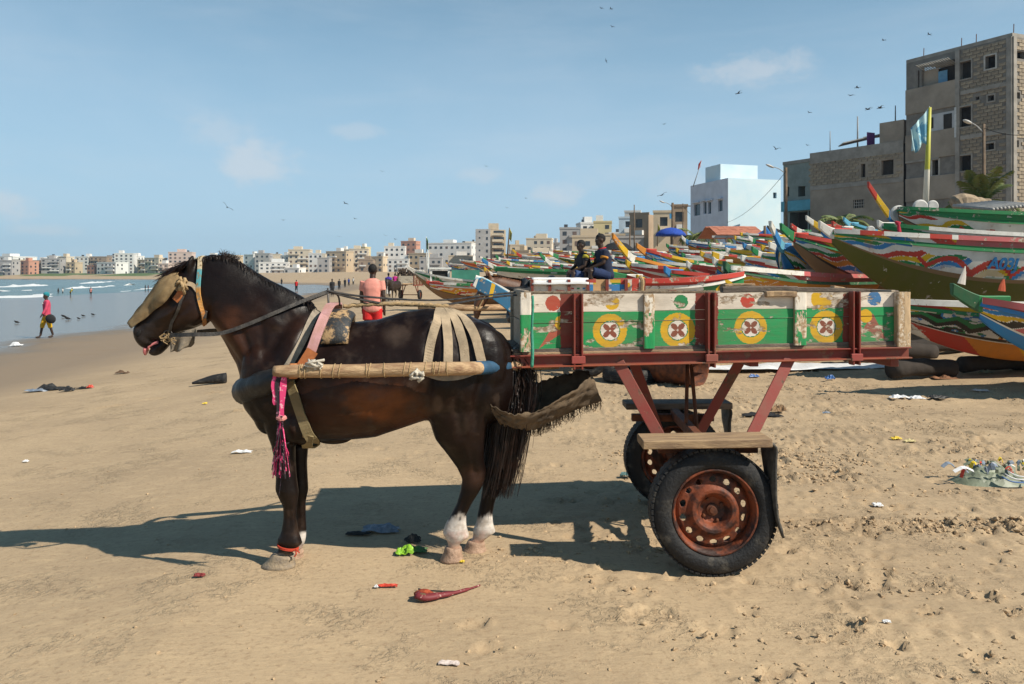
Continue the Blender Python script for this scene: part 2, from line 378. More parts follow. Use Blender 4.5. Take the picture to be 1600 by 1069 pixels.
# turf
fy = t.nodes.new('ShaderNodeMath'); fy.operation = 'MULTIPLY'; t.links.new(rng(t, sep.outputs[1], 330, 420), fy.inputs[0]); t.links.new(rng(t, sep.outputs[0], -190, -165, 1, 0), fy.inputs[1])
tz = t.nodes.new('ShaderNodeMath'); tz.operation = 'MULTIPLY'; t.links.new(rng(t, sep.outputs[2], .9, 1.6), tz.inputs[0]); t.links.new(fy.outputs[0], tz.inputs[1])
tz2 = t.nodes.new('ShaderNodeMath'); tz2.operation = 'MULTIPLY'; t.links.new(rng(t, noise(t, .02, 3, .5, vec), .36, .46), tz2.inputs[0]); t.links.new(tz.outputs[0], tz2.inputs[1])
c = mixcol(t, tz2.outputs[0], c, (.085, .13, .03))
t.links.new(c, b.inputs['Base Color'])
t.links.new(rng(t, wet, 0, 1, .92, .22, False), b.inputs['Roughness']); b.inputs['Specular IOR Level'].default_value = .35
n1 = bump(t, b, noise(t, 55, 6, .7, vec), .30, .006)
ck = t.nodes.new('ShaderNodeBump'); ck.inputs['Distance'].default_value = .03; ckm = t.nodes.new('ShaderNodeMath'); ckm.operation = 'MULTIPLY'; t.links.new(rng(t, noise(t, 20, 5, .72, vec, dist=.6), .46, .62), ckm.inputs[0]); t.links.new(rng(t, noise(t, 1.6, 5, .65, vec), .50, .66), ckm.inputs[1]); t.links.new(ckm.outputs[0], ck.inputs['Height']); t.links.new(rng(t, damp, 0, .5, .55, .0, False), ck.inputs['Strength']); t.links.new(n1, ck.inputs['Normal']); n1 = ck.outputs[0]
dryb = t.nodes.new('ShaderNodeBump'); dryb.inputs['Distance'].default_value = .012; t.links.new(noise(t, 14, 5, .6, vec, stretch=(1, 2.6, 1)), dryb.inputs['Height'])
t.links.new(rng(t, wet, 0, 1, .5, .0, False), dryb.inputs['Strength']); t.links.new(n1, dryb.inputs['Normal']); t.links.new(dryb.outputs[0], b.inputs['Normal'])
for nd in t.nodes:
    if nd.type == 'BUMP' and nd != dryb and nd != ck: t.links.new(rng(t, wet, 0, 1, .30, .02, False), nd.inputs['Strength'])
me.materials.append(m_)
g = bpy.data.objects.new('beach_sand', me); C.objects.link(g); struct(g)
# sea
m_, t, b = nodes('sea_water')
tc = t.nodes.new('ShaderNodeTexCoord'); vec = tc.outputs['Object']
c = mixcol(t, rng(t, noise(t, .06, 4, .6, vec, stretch=(.5, 1.5, 1)), .3, .7), (.085, .15, .16), (.13, .19, .18))
t.links.new(c, b.inputs['Base Color']); b.inputs['Roughness'].default_value = .22; b.inputs['IOR'].default_value = 1.33
bump(t, b, noise(t, 1.1, 6, .65, vec, stretch=(.5, 1.4, 1)), .8, .5)
sx = np.concatenate([-np.geomspace(40, 1700, 150)[::-1]]); sy = np.concatenate([np.linspace(-60, 60, 30), np.geomspace(62, 640, 260)])
X, Y = np.meshgrid(sx, sy, indexing='ij')
s_ = -shore_dist(X, Y)
ph = s_/9.0+1.2*vnoise(X*.02, Y*.02, 3)
amp = .20*sstep(4, 20, s_)*(1-.6*sstep(60, 160, s_))*(.4+vnoise(X*.03, Y*.05, 14))
Z = -.99+amp*np.maximum(0, np.sin(ph*2*math.pi*.55))**3-np.clip(-s_, 0, 40)*.012
mb = MB(); mb.grid(np.stack([X, Y, Z], -1)); sea = mb.build('sea', m_, smooth=True); struct(sea)
# breakers: foam ridges lying along the shore
M('foam', (.68, .70, .70), .7, .12, .8, .6, 3, bdist=.1)
def foam(off, th, h, i0, i1, sd_):
    rr = np.random.RandomState(sd_); mb = MB(); pts = []
    for a in np.linspace(i0, i1, 130):
        i = int(a); tt = a-i; p = SHORE[i]*(1-tt)+SHORE[i+1]*tt; d = SHORE[i+1]-SHORE[i]; nrm = np.array((-d[1], d[0]))/np.hypot(*d)
        pts.append(p+nrm*(off+3.0*(fbm(np.array([a*7.]), np.array([sd_*1.]), sd_, 3)[0]-.5)*2))
    rings = []
    for k, p in enumerate(pts):
        d = pts[min(k+1, len(pts)-1)]-pts[max(k-1, 0)]; d /= np.hypot(*d); nrm = np.array((-d[1], d[0]))
        w = max(.02, (fbm(np.array([k*.13]), np.array([sd_*3.]), sd_+5, 3)[0]-.36)*3.2)
        w = min(w, 1.3)
        prof = [(-th*1.0, -.12), (-th*.6, .30), (-.1*th, 1.0), (.35*th, .55), (.9*th, .10), (1.3*th, -.12)]
        rings.append(np.array([(p[0]+nrm[0]*q*w, p[1]+nrm[1]*q*w, -1.0+h*w*z*(.8+.4*rr.rand())) for q, z in prof]))
    mb.rings(rings, False, closed=False); o = mb.build('breaking_wave', 'foam', smooth=True); stuff(o); return o
for k, a in enumerate([(2, 2.2, .16, 1.2, 5.5), (18, 1.6, .42, 1.9, 4.0), (40, 1.8, .45, 2.3, 5.2)]): foam(*a, 20+k)
# loose lumps of sand
m_ = M('sand_lump', (.52, .37, .22), .95, .45, 30, .5, 90)
mb = MB(); rr = np.random.RandomState(3)
ico = bmesh.new(); bmesh.ops.create_icosphere(ico, subdivisions=1, radius=1); iv = np.array([v.co[:] for v in ico.verts]); iff = [[v.index for v in f.verts] for f in ico.faces]; ico.free()
def lumps(N, xr, yr, fn, smin, smax, pw):
    cx = rr.uniform(*xr, N); cy = yr[0]+rr.rand(N)**1.5*(yr[1]-yr[0]); keep = rr.rand(N) < fn(cx, cy); cx = cx[keep]; cy = cy[keep]; n_ = len(cx); cz = ground_z(cx, cy)
    s_ = smin+(smax-smin)*rr.rand(n_)**pw; sc_ = s_[:, None, None]*np.stack([rr.uniform(.7, 1.7, n_), rr.uniform(.7, 1.2, n_), rr.uniform(.45, .95, n_)], -1)[:, None]
    v = iv[None]*(1+.24*rr.randn(n_, len(iv), 1))*sc_; a = rr.rand(n_)*6.28; ca, sa = np.cos(a)[:, None], np.sin(a)[:, None]
    X_ = v[..., 0]*ca-v[..., 1]*sa; Y_ = v[..., 0]*sa+v[..., 1]*ca; P_ = np.stack([X_+cx[:, None], Y_+cy[:, None], v[..., 2]+(cz+s_*.2)[:, None]], -1).reshape(-1, 3)
    f_ = (np.array(iff)[None]+(np.arange(n_)*len(iv))[:, None, None]).reshape(-1, 3)+mb.n; mb.v.append(P_); mb.f += f_.tolist(); mb.n += len(P_); mb.c += [(.5,)*3]*len(f_)
def cl(x, y): return sstep(.47, .60, fbm(x*2.6, y*3.4, 61, 4, .6))
lumps(150000, (-.2, 6.5), (2.6, 11), lambda x, y: np.clip(churn(x, y)*.30*cl(x, y), 0, 1), .0025, .013, 3.0)
lumps(60000, (.6, 6.0), (4.3, 6.8), lambda x, y: np.clip((churn(x, y)-.5)*.6, 0, 1)*(.2+.8*cl(x*1.7, y*1.7)), .003, .019, 2.6)
lumps(9000, (-4.5, 6.5), (2.6, 12), lambda x, y: .10+.3*cl(x*1.9+5, y*1.9), .002, .009, 3)
for (a_, b_, r_, dep, el) in PRINTS[:20]:
    lumps(60, (a_-r_*2*el, a_+r_*2*el), (b_-r_*1.8, b_+r_*1.8), lambda x, y: .75*np.exp(-((np.hypot((x-a_)/(r_*el), (y-b_)/r_)-1.15)/.3)**2), .003, .014, 2)
tag(stuff(mb.build('sand_lumps', m_, smooth=False)), 'loose lumps of sand kicked up around the cart', 'sand')
# ================================================================ town round the bay
def wallmat(name, col, var=.22, bmp=.2): return M(name, col, .9, var, .35, bmp, 3, bdist=.05)
WM = {k: wallmat('wall_'+k, v) for k, v in dict(white=(.74, .72, .68), cream=(.66, .56, .42), tan=(.52, .40, .26), grey=(.40, .38, .36), brown=(.34, .25, .17), pink=(.66, .50, .42), yellow=(.66, .54, .28), terracotta=(.52, .26, .17), sand=(.60, .48, .33), blue=(.48, .58, .66)).items()}
PANE = M('window_dark', (.045, .05, .055), .25, .5, 2); SHUT = M('shutter_brown', (.16, .10, .07), .7, .3, 3); CONC = M('concrete', (.42, .38, .33), .9, .3, 1.2, .3, 12)
ub = MB(); ub.box((0, 0, 0), (1, 1, 1)); _u = ub.build('unit', PANE); UNIT = _u.data; UNIT.transform(Matrix.Translation((0, 0, -.5))); C.objects.unlink(_u); bpy.data.objects.remove(_u)
UNITS = {}
def unit(mat):
    if mat not in UNITS: m2 = UNIT.copy(); m2.materials.clear(); m2.materials.append(mat); UNITS[mat] = m2
    return UNITS[mat]
def ubox(name, c, s, ang, mat, par):
    o = bpy.data.objects.new(name, unit(mat)); C.objects.link(o); o.location = Vector([float(x) for x in c]); o.scale = s; o.rotation_euler = (0, 0, ang); setpar(o, par); return o
def ordn(k): return ['first', 'second', 'third', 'fourth', 'fifth', 'sixth', 'seventh', 'eighth', 'ninth', 'tenth', 'eleventh', 'twelfth'][k] if k < 12 else str(k+1)+'th'
# photo columns, top row, distance, colour, storeys
FAR = [(-30,34,402,640,'white',5), (-6,20,408,590,'grey',4), (18,34,407,610,'sand',4), (33,49,409,600,'terracotta',4), (48,66,408,620,'brown',4), (64,92,405,615,'grey',5), (74,84,401,660,'white',6), (92,106,402,640,'cream',5), (104,119,411,620,'tan',3), (118,138,402,650,'white',5), (137,151,416,590,'terracotta',2), (140,166,402,650,'brown',5), (151,188,411,585,'white',3), (167,181,400,690,'grey',6), (178,206,397,640,'white',6), (204,217,401,650,'white',5), (216,230,407,640,'tan',4), (226,253,404,620,'cream',4), (248,264,413,600,'pink',3), (262,297,395,620,'pink',6), (297,318,404,600,'cream',4), (316,340,401,640,'white',4),
       (340,372,400,620,'tan',4), (383,400,399,610,'white',4), (398,421,397,600,'grey',4), (420,436,398,630,'cream',4), (403,446,411,540,'white',3), (445,471,420,520,'white',1), (450,483,391,590,'cream',5), (440,455,400,600,'white',4), (482,511,397,560,'white',4), (496,514,404,535,'grey',3), (511,546,394,545,'tan',4), (530,549,391,585,'cream',5), (545,574,390,560,'cream',5), (558,574,387,575,'yellow',5), (560,582,407,515,'brown',2), (574,603,402,540,'sand',3), (588,604,395,590,'white',4), (600,632,386,545,'white',5), (606,640,406,500,'white',3), (628,653,378,570,'terracotta',6), (640,674,397,500,'tan',3), (655,690,404,480,'grey',2), (672,743,381,500,'white',4), (700,738,401,455,'sand',2), (726,745,379,520,'cream',4), (676,686,384,540,'grey',4),
       (796,818,384,420,'sand',4), (802,832,393,380,'tan',3), (824,864,374,400,'cream',5), (858,878,381,410,'grey',4), (836,850,370,430,'sand',5), (870,880,388,330,'white',3), (876,907,358,300,'grey',5), (905,933,350,310,'white',6), (930,958,348,300,'yellow',6), (897,962,371,255,'sand',3), (955,975,366,280,'white',4), (800,870,398,330,'brown',2)]
cnt = {}; tot = {}
for f in FAR: tot[(f[4], f[5])] = tot.get((f[4], f[5]), 0)+1
rb = np.random.RandomState(21)
NW = {1: 'one', 2: 'two', 3: 'three', 4: 'four', 5: 'five', 6: 'six'}
COLN = dict(white='white', cream='cream', tan='tan', grey='grey', brown='brown', pink='pale pink', yellow='pale yellow', terracotta='reddish', sand='sandy', blue='blue')
for (x0, x1, yt, d, colr, st) in sorted(FAR):
    a = W(x0, yt, d); b_ = W(x1, yt, d); w = b_[0]-a[0]; zt_ = a[2]; cx = (a[0]+b_[0])/2; dep = min(max(w*.7, 9), 22); ang = rb.uniform(-.35, .15)
    zb = gz(cx, d)-1.0; H = zt_-zb; key = (colr, st); k = cnt.get(key, 0); cnt[key] = k+1
    where = 'far shore across the bay' if x1 < 330 else ('far end of the beach' if x1 < 745 else 'town behind the boats')
    lab = f'{COLN[colr]} {NW[st]}-storey block in the skyline'
    if tot[key] > 1: lab += f', {ordn(k)} of its kind from the left'
    bt = thing('town_building', lab, 'building', (cx, d+dep/2, zb), 'buildings of the bay skyline')
    ca, sa = math.cos(ang), math.sin(ang); ctr = np.array((cx, d+dep/2))
    def loc(u, v, z): return (ctr[0]+u*ca-v*sa, ctr[1]+u*sa+v*ca, z)
    ubox('wall', loc(0, 0, zb+H/2), (w, dep, H), ang, WM[colr], bt)
    ubox('parapet', loc(0, 0, zt_+.35), (w+.3, dep+.3, .7), ang, WM[colr], bt)
    if rb.rand() < .65 and w > 6: ubox('roof_room', loc(rb.uniform(-.25, .25)*w, rb.uniform(-.1, .2)*dep, zt_+1.5), (w*rb.uniform(.2, .45), dep*.4, 3.0), ang, WM[rb.choice([colr, 'white', 'cream', colr])], bt)
    if rb.rand() < .3: ubox('water_tank', loc(rb.uniform(-.3, .3)*w, 0, zt_+1.2), (1.4, 1.4, 1.6), ang, M('tank_black', (.05, .05, .055), .6), bt)
    fl = H/(st+.3) if st > 1 else H*.8; nwin = max(2, int(w/3.2)); sp = w/nwin
    balc = rb.rand() < .45; skip = rb.rand()*.25
    for r_ in range(st):
        zc = zt_-fl*(r_+.55)
        if zc < zb+1.6: continue
        if balc and r_ < st-1 and w > 7: ubox('balcony', loc(w*rb.choice([-.2, .2]), -dep/2-.5, zc-fl*.35), (w*.45, 1.1, .9), ang, WM[rb.choice([colr, 'white'])], bt)
        for c_ in range(nwin):
            if rb.rand() < skip: continue
            ubox('window', loc((c_+.5)*sp-w/2, -dep/2, zc), (min(1.5, sp*.45), .12, min(1.5, fl*.5)), ang, PANE if rb.rand() < .75 else SHUT, bt)
        for c_ in range(max(1, int(dep/4))):
            if rb.rand() < .45: ubox('window', loc(w/2, (c_+.5)*4-dep/2, zc), (.12, 1.3, 1.4), ang, PANE, bt)
# ---- facades with real openings
def facade(mb, o, ux, w, h, ops, rev=.22, nrm=None, col=(.5,)*3, bot=0):
    """wall from o along unit vector ux; ops = (x0, x1, z0, z1) measured along the wall and above its foot"""
    ux = np.array((*ux, 0.)); n_ = np.array((*nrm, 0.)); uz = np.array((0, 0, 1.)); o = np.array(o, float)
    X = sorted({0, w, *[v for q in ops for v in q[:2]]}); Zs = sorted({bot, h, *[v for q in ops for v in q[2:]]})
    def P(x, z, dd=0): return o+ux*x+uz*z-n_*dd
    for i in range(len(X)-1):
        for j in range(len(Zs)-1):
            xc, zc = (X[i]+X[i+1])/2, (Zs[j]+Zs[j+1])/2
            if any(q[0] < xc < q[1] and q[2] < zc < q[3] for q in ops): continue
            mb.add([P(X[i], Zs[j]), P(X[i+1], Zs[j]), P(X[i+1], Zs[j+1]), P(X[i], Zs[j+1])], [(0, 1, 2, 3)], col)
    for (a, b_, c_, d_) in ops:
        q = [P(a, c_), P(b_, c_), P(b_, d_), P(a, d_)]; r = [P(a, c_, rev), P(b_, c_, rev), P(b_, d_, rev), P(a, d_, rev)]
        for k in range(4): mb.add([q[k], q[(k+1) % 4], r[(k+1) % 4], r[k]], [(0, 1, 2, 3)], col)
    return P
def hexa(mb, p, ux, uy, sx, sy, z0, z1, col=(.5,)*3):
    ux = np.array((*ux, 0.)); uy = np.array((*uy, 0.)); p = np.array((*p, 0.)); v = [p+ux*a*sx+uy*b_*sy+np.array((0, 0, z)) for z in (z0, z1) for b_ in (0, 1) for a in (0, 1)]
    mb.add(v, [(0,2,3,1), (4,5,7,6), (0,1,5,4), (2,6,7,3), (0,4,6,2), (1,3,7,5)], col)
# dark unfinished block building at the right
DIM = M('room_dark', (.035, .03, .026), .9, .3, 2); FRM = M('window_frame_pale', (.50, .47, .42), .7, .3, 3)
BLK = M('concrete_block', (.40, .33, .235), .95, .40, 1.6, .6, 14, col2=(.25, .20, .145), bdist=.03); _bn = BLK.node_tree; _oi = _bn.nodes.new('ShaderNodeObjectInfo'); _bb = _bn.nodes['Principled BSDF']; _src = _bb.inputs['Base Color'].links[0].from_socket; _bn.links.new(mixcol(_bn, rng(_bn, _oi.outputs['Random'], 0, 1, 0, .55, False), _src, (.17, .14, .11)), _bb.inputs['Base Color'])
MORT = M('mortar_grey', (.22, .20, .175), .95, .3, 2, .3, 14); PLAST = M('render_brown', (.34, .285, .225), .92, .30, .7, .3, 6, bdist=.03); BEAM_ = M('concrete_beam', (.33, .30, .26), .92, .3, 1.5, .3, 9)
P0 = np.array((33.3, 53.0)); P1 = np.array((29.6, 59.8)); u1 = (P1-P0)/np.linalg.norm(P1-P0); n1_ = np.array((u1[1], -u1[0])); n1_ = n1_ if n1_@(-P0) > 0 else -n1_; w1 = np.linalg.norm(P1-P0)
zf = 1.2
def atpx(px, A=P0, u=u1): k = (px-800)/F; return (k*A[1]-A[0])/(u[0]-k*u[1])   # along the wall at photo column
def zat(px, py, A=P0, u=u1): s = atpx(px, A, u); return CAMH-(py-HOR)/F*(A+u*s)[1]-zf
ztop = CAMH+(HOR-57)/F*53-zf
br_ = thing('unfinished_block', 'tall unfinished grey-brown concrete block building at the right edge', 'building', (P0[0], P0[1], zf))
OPS = [(1434,1436.5,110,139), (1540,1556,87,107), (1500,1518,96,123), (1498,1518,167,198), (1544,1554,149,158), (1541,1554,224,234), (1499,1518,243,267), (1440,1497,98,135), (1452,1459,184,201), (1475,1488,178,205), (1457,1467,250,274), (1524,1530,151,156)]
ops = []
for (xa, xb, ya, yb) in OPS:
    s_a, s_b = sorted((atpx(xa), atpx(xb))); xm = (xa+xb)/2; ops.append((s_a, s_b, zat(xm, yb), zat(xm, ya)))
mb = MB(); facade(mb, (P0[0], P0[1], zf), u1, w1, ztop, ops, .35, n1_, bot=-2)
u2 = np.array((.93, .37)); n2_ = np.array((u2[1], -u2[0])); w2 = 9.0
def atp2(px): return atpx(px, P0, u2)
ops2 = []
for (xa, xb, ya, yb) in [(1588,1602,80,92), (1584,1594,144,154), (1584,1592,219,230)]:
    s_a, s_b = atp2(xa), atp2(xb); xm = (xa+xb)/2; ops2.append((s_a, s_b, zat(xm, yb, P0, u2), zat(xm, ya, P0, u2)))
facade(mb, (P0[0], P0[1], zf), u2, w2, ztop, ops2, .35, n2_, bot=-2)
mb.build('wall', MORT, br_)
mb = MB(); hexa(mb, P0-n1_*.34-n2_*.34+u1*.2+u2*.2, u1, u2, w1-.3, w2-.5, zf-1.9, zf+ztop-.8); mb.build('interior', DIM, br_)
mb = MB(); hexa(mb, P0-u1*0+n1_*.0, u1, u2, w1, w2, zf+ztop+.003, zf+ztop+.25); mb.build('roof_slab', BEAM_, br_)
for k, q in enumerate(ops):                # window surrounds
    if k in (1, 2, 3, 4, 5, 6, 10):
        o = np.array((P0[0], P0[1], zf)); U = np.array((*u1, 0.)); N3 = np.array((*n1_, 0.)); c_ = o+U*(q[0]+q[1])/2+N3*.03
        mb = MB(); rz = np.stack([U, N3, (0, 0, 1)], 1)
        for (du, dz_, su, sz) in ((-(q[1]-q[0])/2-.05, (q[2]+q[3])/2, .10, q[3]-q[2]+.2), ((q[1]-q[0])/2+.05, (q[2]+q[3])/2, .10, q[3]-q[2]+.2), (0, q[3]+.05, q[1]-q[0], .10), (0, q[2]-.05, q[1]-q[0], .10)): mb.box(c_+U*du+np.array((0, 0, dz_)), (su, .08, sz), rz)
        mb.build('window_surround', FRM if k in (1, 10) else BEAM_, br_)
# concrete frame and rendered bays
def slab(a, b_, z0, z1, th, mat, name, u=u1, n_=n1_):
    mb = MB(); p = P0+u*a; hexa(mb, p+n_*.003, u, n_, b_-a, th, zf+z0, zf+z1); return mb.build(name, mat, br_)
sm = atpx(1497)
for (ya, yb) in ((132, 172), (205, 247), (275, 312)):   # rendered balcony fronts on the left bay
    slab(sm+.05, w1, zat(1460, yb), zat(1460, ya), .10, PLAST, 'balcony_front')
slab(atpx(1468), w1, zat(1460, 250), zat(1460, 247), .12, BEAM_, 'ledge')
for xb in (1497,): slab(atpx(xb)-.15, atpx(xb)+.15, -2, ztop, .12, BEAM_, 'pillar')
for yb in (138, 210, 283): slab(0, sm-.2, zat(1540, yb)-.14, zat(1540, yb)+.14, .085, BEAM_, 'floor_beam')
slab(0, .35, -2, ztop, .10, BEAM_, 'pillar'); slab(0, .3, -2, ztop, .10, BEAM_, 'pillar', u2, n2_)
# blocks, laid course by course (the largest ones are pieces of their own)
blocks = []
def course(u, n_, w, ops, x0, x1, big):
    z = .2; r_ = 0
    while z < ztop-.3:
        x = x0+(.25 if r_ % 2 else 0)
        while x < x1-.15:
            L_ = min(.5, x1-x); xc, zc = x+L_/2, z+.12
            if not any(q[0]-.30 < xc < q[1]+.30 and q[2]-.14 < zc < q[3]+.14 for q in ops) and L_ > .2: blocks.append((u, n_, xc, zc, L_-.04, big, z))
            x += .5
        z += .245; r_ += 1
course(u2, n2_, w2, ops2, .34, 2.6, 1); course(u1, n1_, w1, ops, .38, sm-.2, 0)
blocks.sort(key=lambda q: (-q[6]))
rest = MB(); nb_ = 0
for (u, n_, xc, zc, L_, big, z) in blocks:
    p = P0+u*xc+n_*rb.uniform(.004, .016); ang = math.atan2(u[1], u[0])
    if nb_ < 300 and z > 6: ubox('block', (p[0], p[1], zf+zc), (L_, .07, .205), ang, BLK, br_); nb_ += 1
    else: rest.box((p[0], p[1], zf+zc), (L_, .07, .205), rotm('Z', ang))
stuff(rest.build('lower_blocks', BLK, br_))
# top loggia, sheet roof, blue door, white balcony recess
mb = MB(); p = P0+u1*atpx(1466); c_ = np.array((*p, zf+zat(1470, 101)))+np.array((*n1_, 0))*.3
for k in range(14): mb.box(c_+np.array((*u1, 0))*(k*.18-1.2), (.10, 1.2, .03), np.array(Matrix.Rotation(math.atan2(u1[1], u1[0]), 3, 'Z') @ Matrix.Rotation(.25, 3, 'X')))
mb.build('sheet_roof', M('sheet_metal', (.55, .55, .53), .45, .4, 2, metal=.4), br_)
def onwall(name, xa, xb, ya, yb, mat, out, th=.05):
    s_a, s_b = sorted((atpx(xa), atpx(xb))); xm = (xa+xb)/2; mb = MB(); p = P0+u1*s_a+n1_*out; hexa(mb, p, u1, n1_, s_b-s_a, th, zf+zat(xm, yb), zf+zat(xm, ya)); return mb.build(name, mat, br_)
onwall('blue_door', 1463, 1477, 110, 131, M('door_blue', (.12, .28, .42), .6, .2, 3), -.28); onwall('loggia_wall', 1440, 1463, 108, 135, PLAST, -.30)
onwall('white_wall', 1450, 1497, 176, 207, M('whitewash', (.50, .50, .50), .8, .2, 1), .02, .02)
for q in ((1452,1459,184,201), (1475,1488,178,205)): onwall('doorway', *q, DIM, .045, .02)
onwall('drain_pipe', 1493, 1496, 168, 215, M('pipe_white', (.6, .6, .58), .6), .05, .1)
for px, y0 in ((1498,75), (1521,72), (1439,98), (1584,50)):
    mb = MB(); p = P0+u1*(atpx(px) if px < 1580 else .1)-n1_*.3; mb.tube([(p[0], p[1], zf+ztop), (p[0]+.03, p[1], zf+ztop+.9)], .03, 6); mb.build('rebar', M('rebar_rust', (.16, .07, .035), .8, .4, 8), br_)
# lower neighbour to its left
Q0 = np.array((29.5, 60.0)); Q1 = np.array((24.9, 66.5)); u3 = (Q1-Q0)/np.linalg.norm(Q1-Q0); n3 = np.array((u3[1], -u3[0])); n3 = n3 if n3@(-Q0) > 0 else -n3; w3 = np.linalg.norm(Q1-Q0)
def at3(px): return atpx(px, Q0, u3)
def z3(px, py): return zat(px, py, Q0, u3)
lb = thing('low_block_house', 'low grey-brown block house with barred window beside the tall one', 'building', (Q0[0], Q0[1], zf))
zt3 = z3(1350, 228); ops3 = []
for (xa, xb, ya, yb) in [(1345,1352,256,277), (1377,1396,250,273), (1333,1350,312,325)]: s_a, s_b = sorted((at3(xa), at3(xb))); ops3.append((s_a, s_b, z3((xa+xb)/2, yb), z3((xa+xb)/2, ya)))
mb = MB(); facade(mb, (*Q0, zf), u3, w3, zt3, ops3, .3, n3, bot=-2); facade(mb, (*Q1, zf), np.array((.93, .37)), 8, zt3, [], .3, np.array((-.37, .93)), bot=-2); mb.build('wall', PLAST, lb)
mb = MB(); hexa(mb, Q0-n3*.28, u3, -n3, w3, 7, zf-1.5, zf+zt3-.1); mb.build('interior', DIM, lb)
mb = MB(); hexa(mb, Q0-n3*3-u3*0, u3, n3, 1.9, 3.0, zf+zt3-.2, zf+z3(1440, 182)); mb.build('stair_tower', PLAST, lb)
mb = MB(); hexa(mb, Q0+n3*.003, u3, n3, w3, .06, zf+zt3-.9, zf+zt3); mb.build('parapet', BEAM_, lb)
mb = MB(); hexa(mb, Q0+n3*.003, u3, n3, w3, .05, zf+z3(1350, 290), zf+z3(1350, 283)); mb.build('floor_beam', BEAM_, lb)
q = ops3[2]
for k in range(5): p = Q0+u3*(q[0]+(k+.5)*(q[1]-q[0])/5); mb = MB(); mb.box((p[0]-n3[0]*.05, p[1]-n3[1]*.05, zf+(q[2]+q[3])/2), (.03, .03, q[3]-q[2])); mb.build('bar', FRM, lb)
for k in range(2): p = Q0+u3*(q[0]+q[1])/2-n3*.05; mb = MB(); mb.beam(np.array((*(p-u3*(q[1]-q[0])/2), zf+q[2]+(k+1)*(q[3]-q[2])/3)), np.array((*(p+u3*(q[1]-q[0])/2), zf+q[2]+(k+1)*(q[3]-q[2])/3)), .03, .03); mb.build('bar', FRM, lb)
r3 = MB(); z = z3(1350, 282)
nb3 = 0
while z < zt3-1.0:
    x = .1+(.25 if int(z/.25) % 2 else 0)
    while x < w3-.3:
        if not any(q[0]-.3 < x+.25 < q[1]+.3 and q[2]-.12 < z+.12 < q[3]+.12 for q in ops3):
            p = Q0+u3*(x+.25)+n3*rb.uniform(.004, .015)
            if nb3 < 300: ubox('block', (p[0], p[1], zf+z+.12), (.46, .06, .205), math.atan2(u3[1], u3[0]), BLK, lb); nb3 += 1
        x += .5
    z += .245
# clutter on its roof
mb = MB(); p = Q0+u3*3.2-n3*1; mb.box((p[0], p[1], zf+zt3+.5), (.8, .05, 1.3), rotm('Z', .4)); tag(mb.build('washing', M('cloth_purple', (.22, .06, .24), .8)), 'purple cloth hung above the roof of the low block house', 'cloth')
mb = MB(); p = Q0+u3*4.8-n3*2; mb.beam((p[0]-1.5, p[1], zf+zt3+.5), (p[0]+1.2, p[1]-.5, zf+zt3+1.1), 1.8, .08); mb.beam((p[0]+.3, p[1], zf+zt3+1.0), (p[0]+1.8, p[1]-.5, zf+zt3+1.2), 1.5, .05); tag(mb.build('roof_sheets', M('sheet_pale', (.50, .48, .45), .7, .3, 1)), 'loose pale roofing sheets on top of the low block house', 'roof sheets')
# green tiled house with turquoise ground floor
th_ = thing('turquoise_house', 'grey-green tiled house with turquoise band and shaded porch', 'building', (W(1255, 380, 74)[0], 74, 1.6))
zg = 1.6; a = W(1224, 300, 76); b_ = W(1292, 300, 72); A_ = np.array(a[:2]); u4 = np.array(b_[:2])-A_; w4 = np.linalg.norm(u4); u4 = u4/w4; n4 = np.array((u4[1], -u4[0]))
def at4(px): return atpx(px, A_, u4)
def z4(px, py): s = at4(px); return CAMH-(py-HOR)/F*(A_+u4*s)[1]-zg
zt4 = z4(1255, 250); ops4 = [(at4(1247), at4(1258), z4(1252, 307), z4(1252, 291)), (at4(1228), at4(1233), z4(1230, 307), z4(1230, 292)), (at4(1234), at4(1262), 0, z4(1250, 331)), (at4(1264), at4(1292), 0, z4(1275, 329))]
mb = MB(); facade(mb, (*A_, zg), u4, w4, zt4, ops4, 1.2, n4, bot=-2); mb.build('wall', M('tile_green_grey', (.25, .29, .26), .7, .25, 1.3, .5, 5), th_)
TQ = M('turquoise', (.12, .40, .50), .75, .2, 1.5)
mb = MB(); hexa(mb, A_+n4*.003, u4, n4, w4, .35, zg+z4(1255, 329), zg+z4(1255, 313)); mb.build('turquoise_band', TQ, th_)
for px in (1232, 1263, 1291): mb = MB(); p = A_+u4*at4(px); mb.box((p[0]+n4[0]*.2, p[1]+n4[1]*.2, zg+1.7), (.4, .4, 3.8)); mb.build('porch_pillar', TQ, th_)
mb = MB(); hexa(mb, A_-n4*1.25, u4, -n4, w4, 1.6, zg-1, zg+zt4-.05); mb.build('interior', DIM, th_)
mb = MB(); hexa(mb, A_+n4*.05, u4, n4, w4, .06, zg+zt4-.25, zg+zt4+.05); mb.build('cornice', BEAM_, th_)
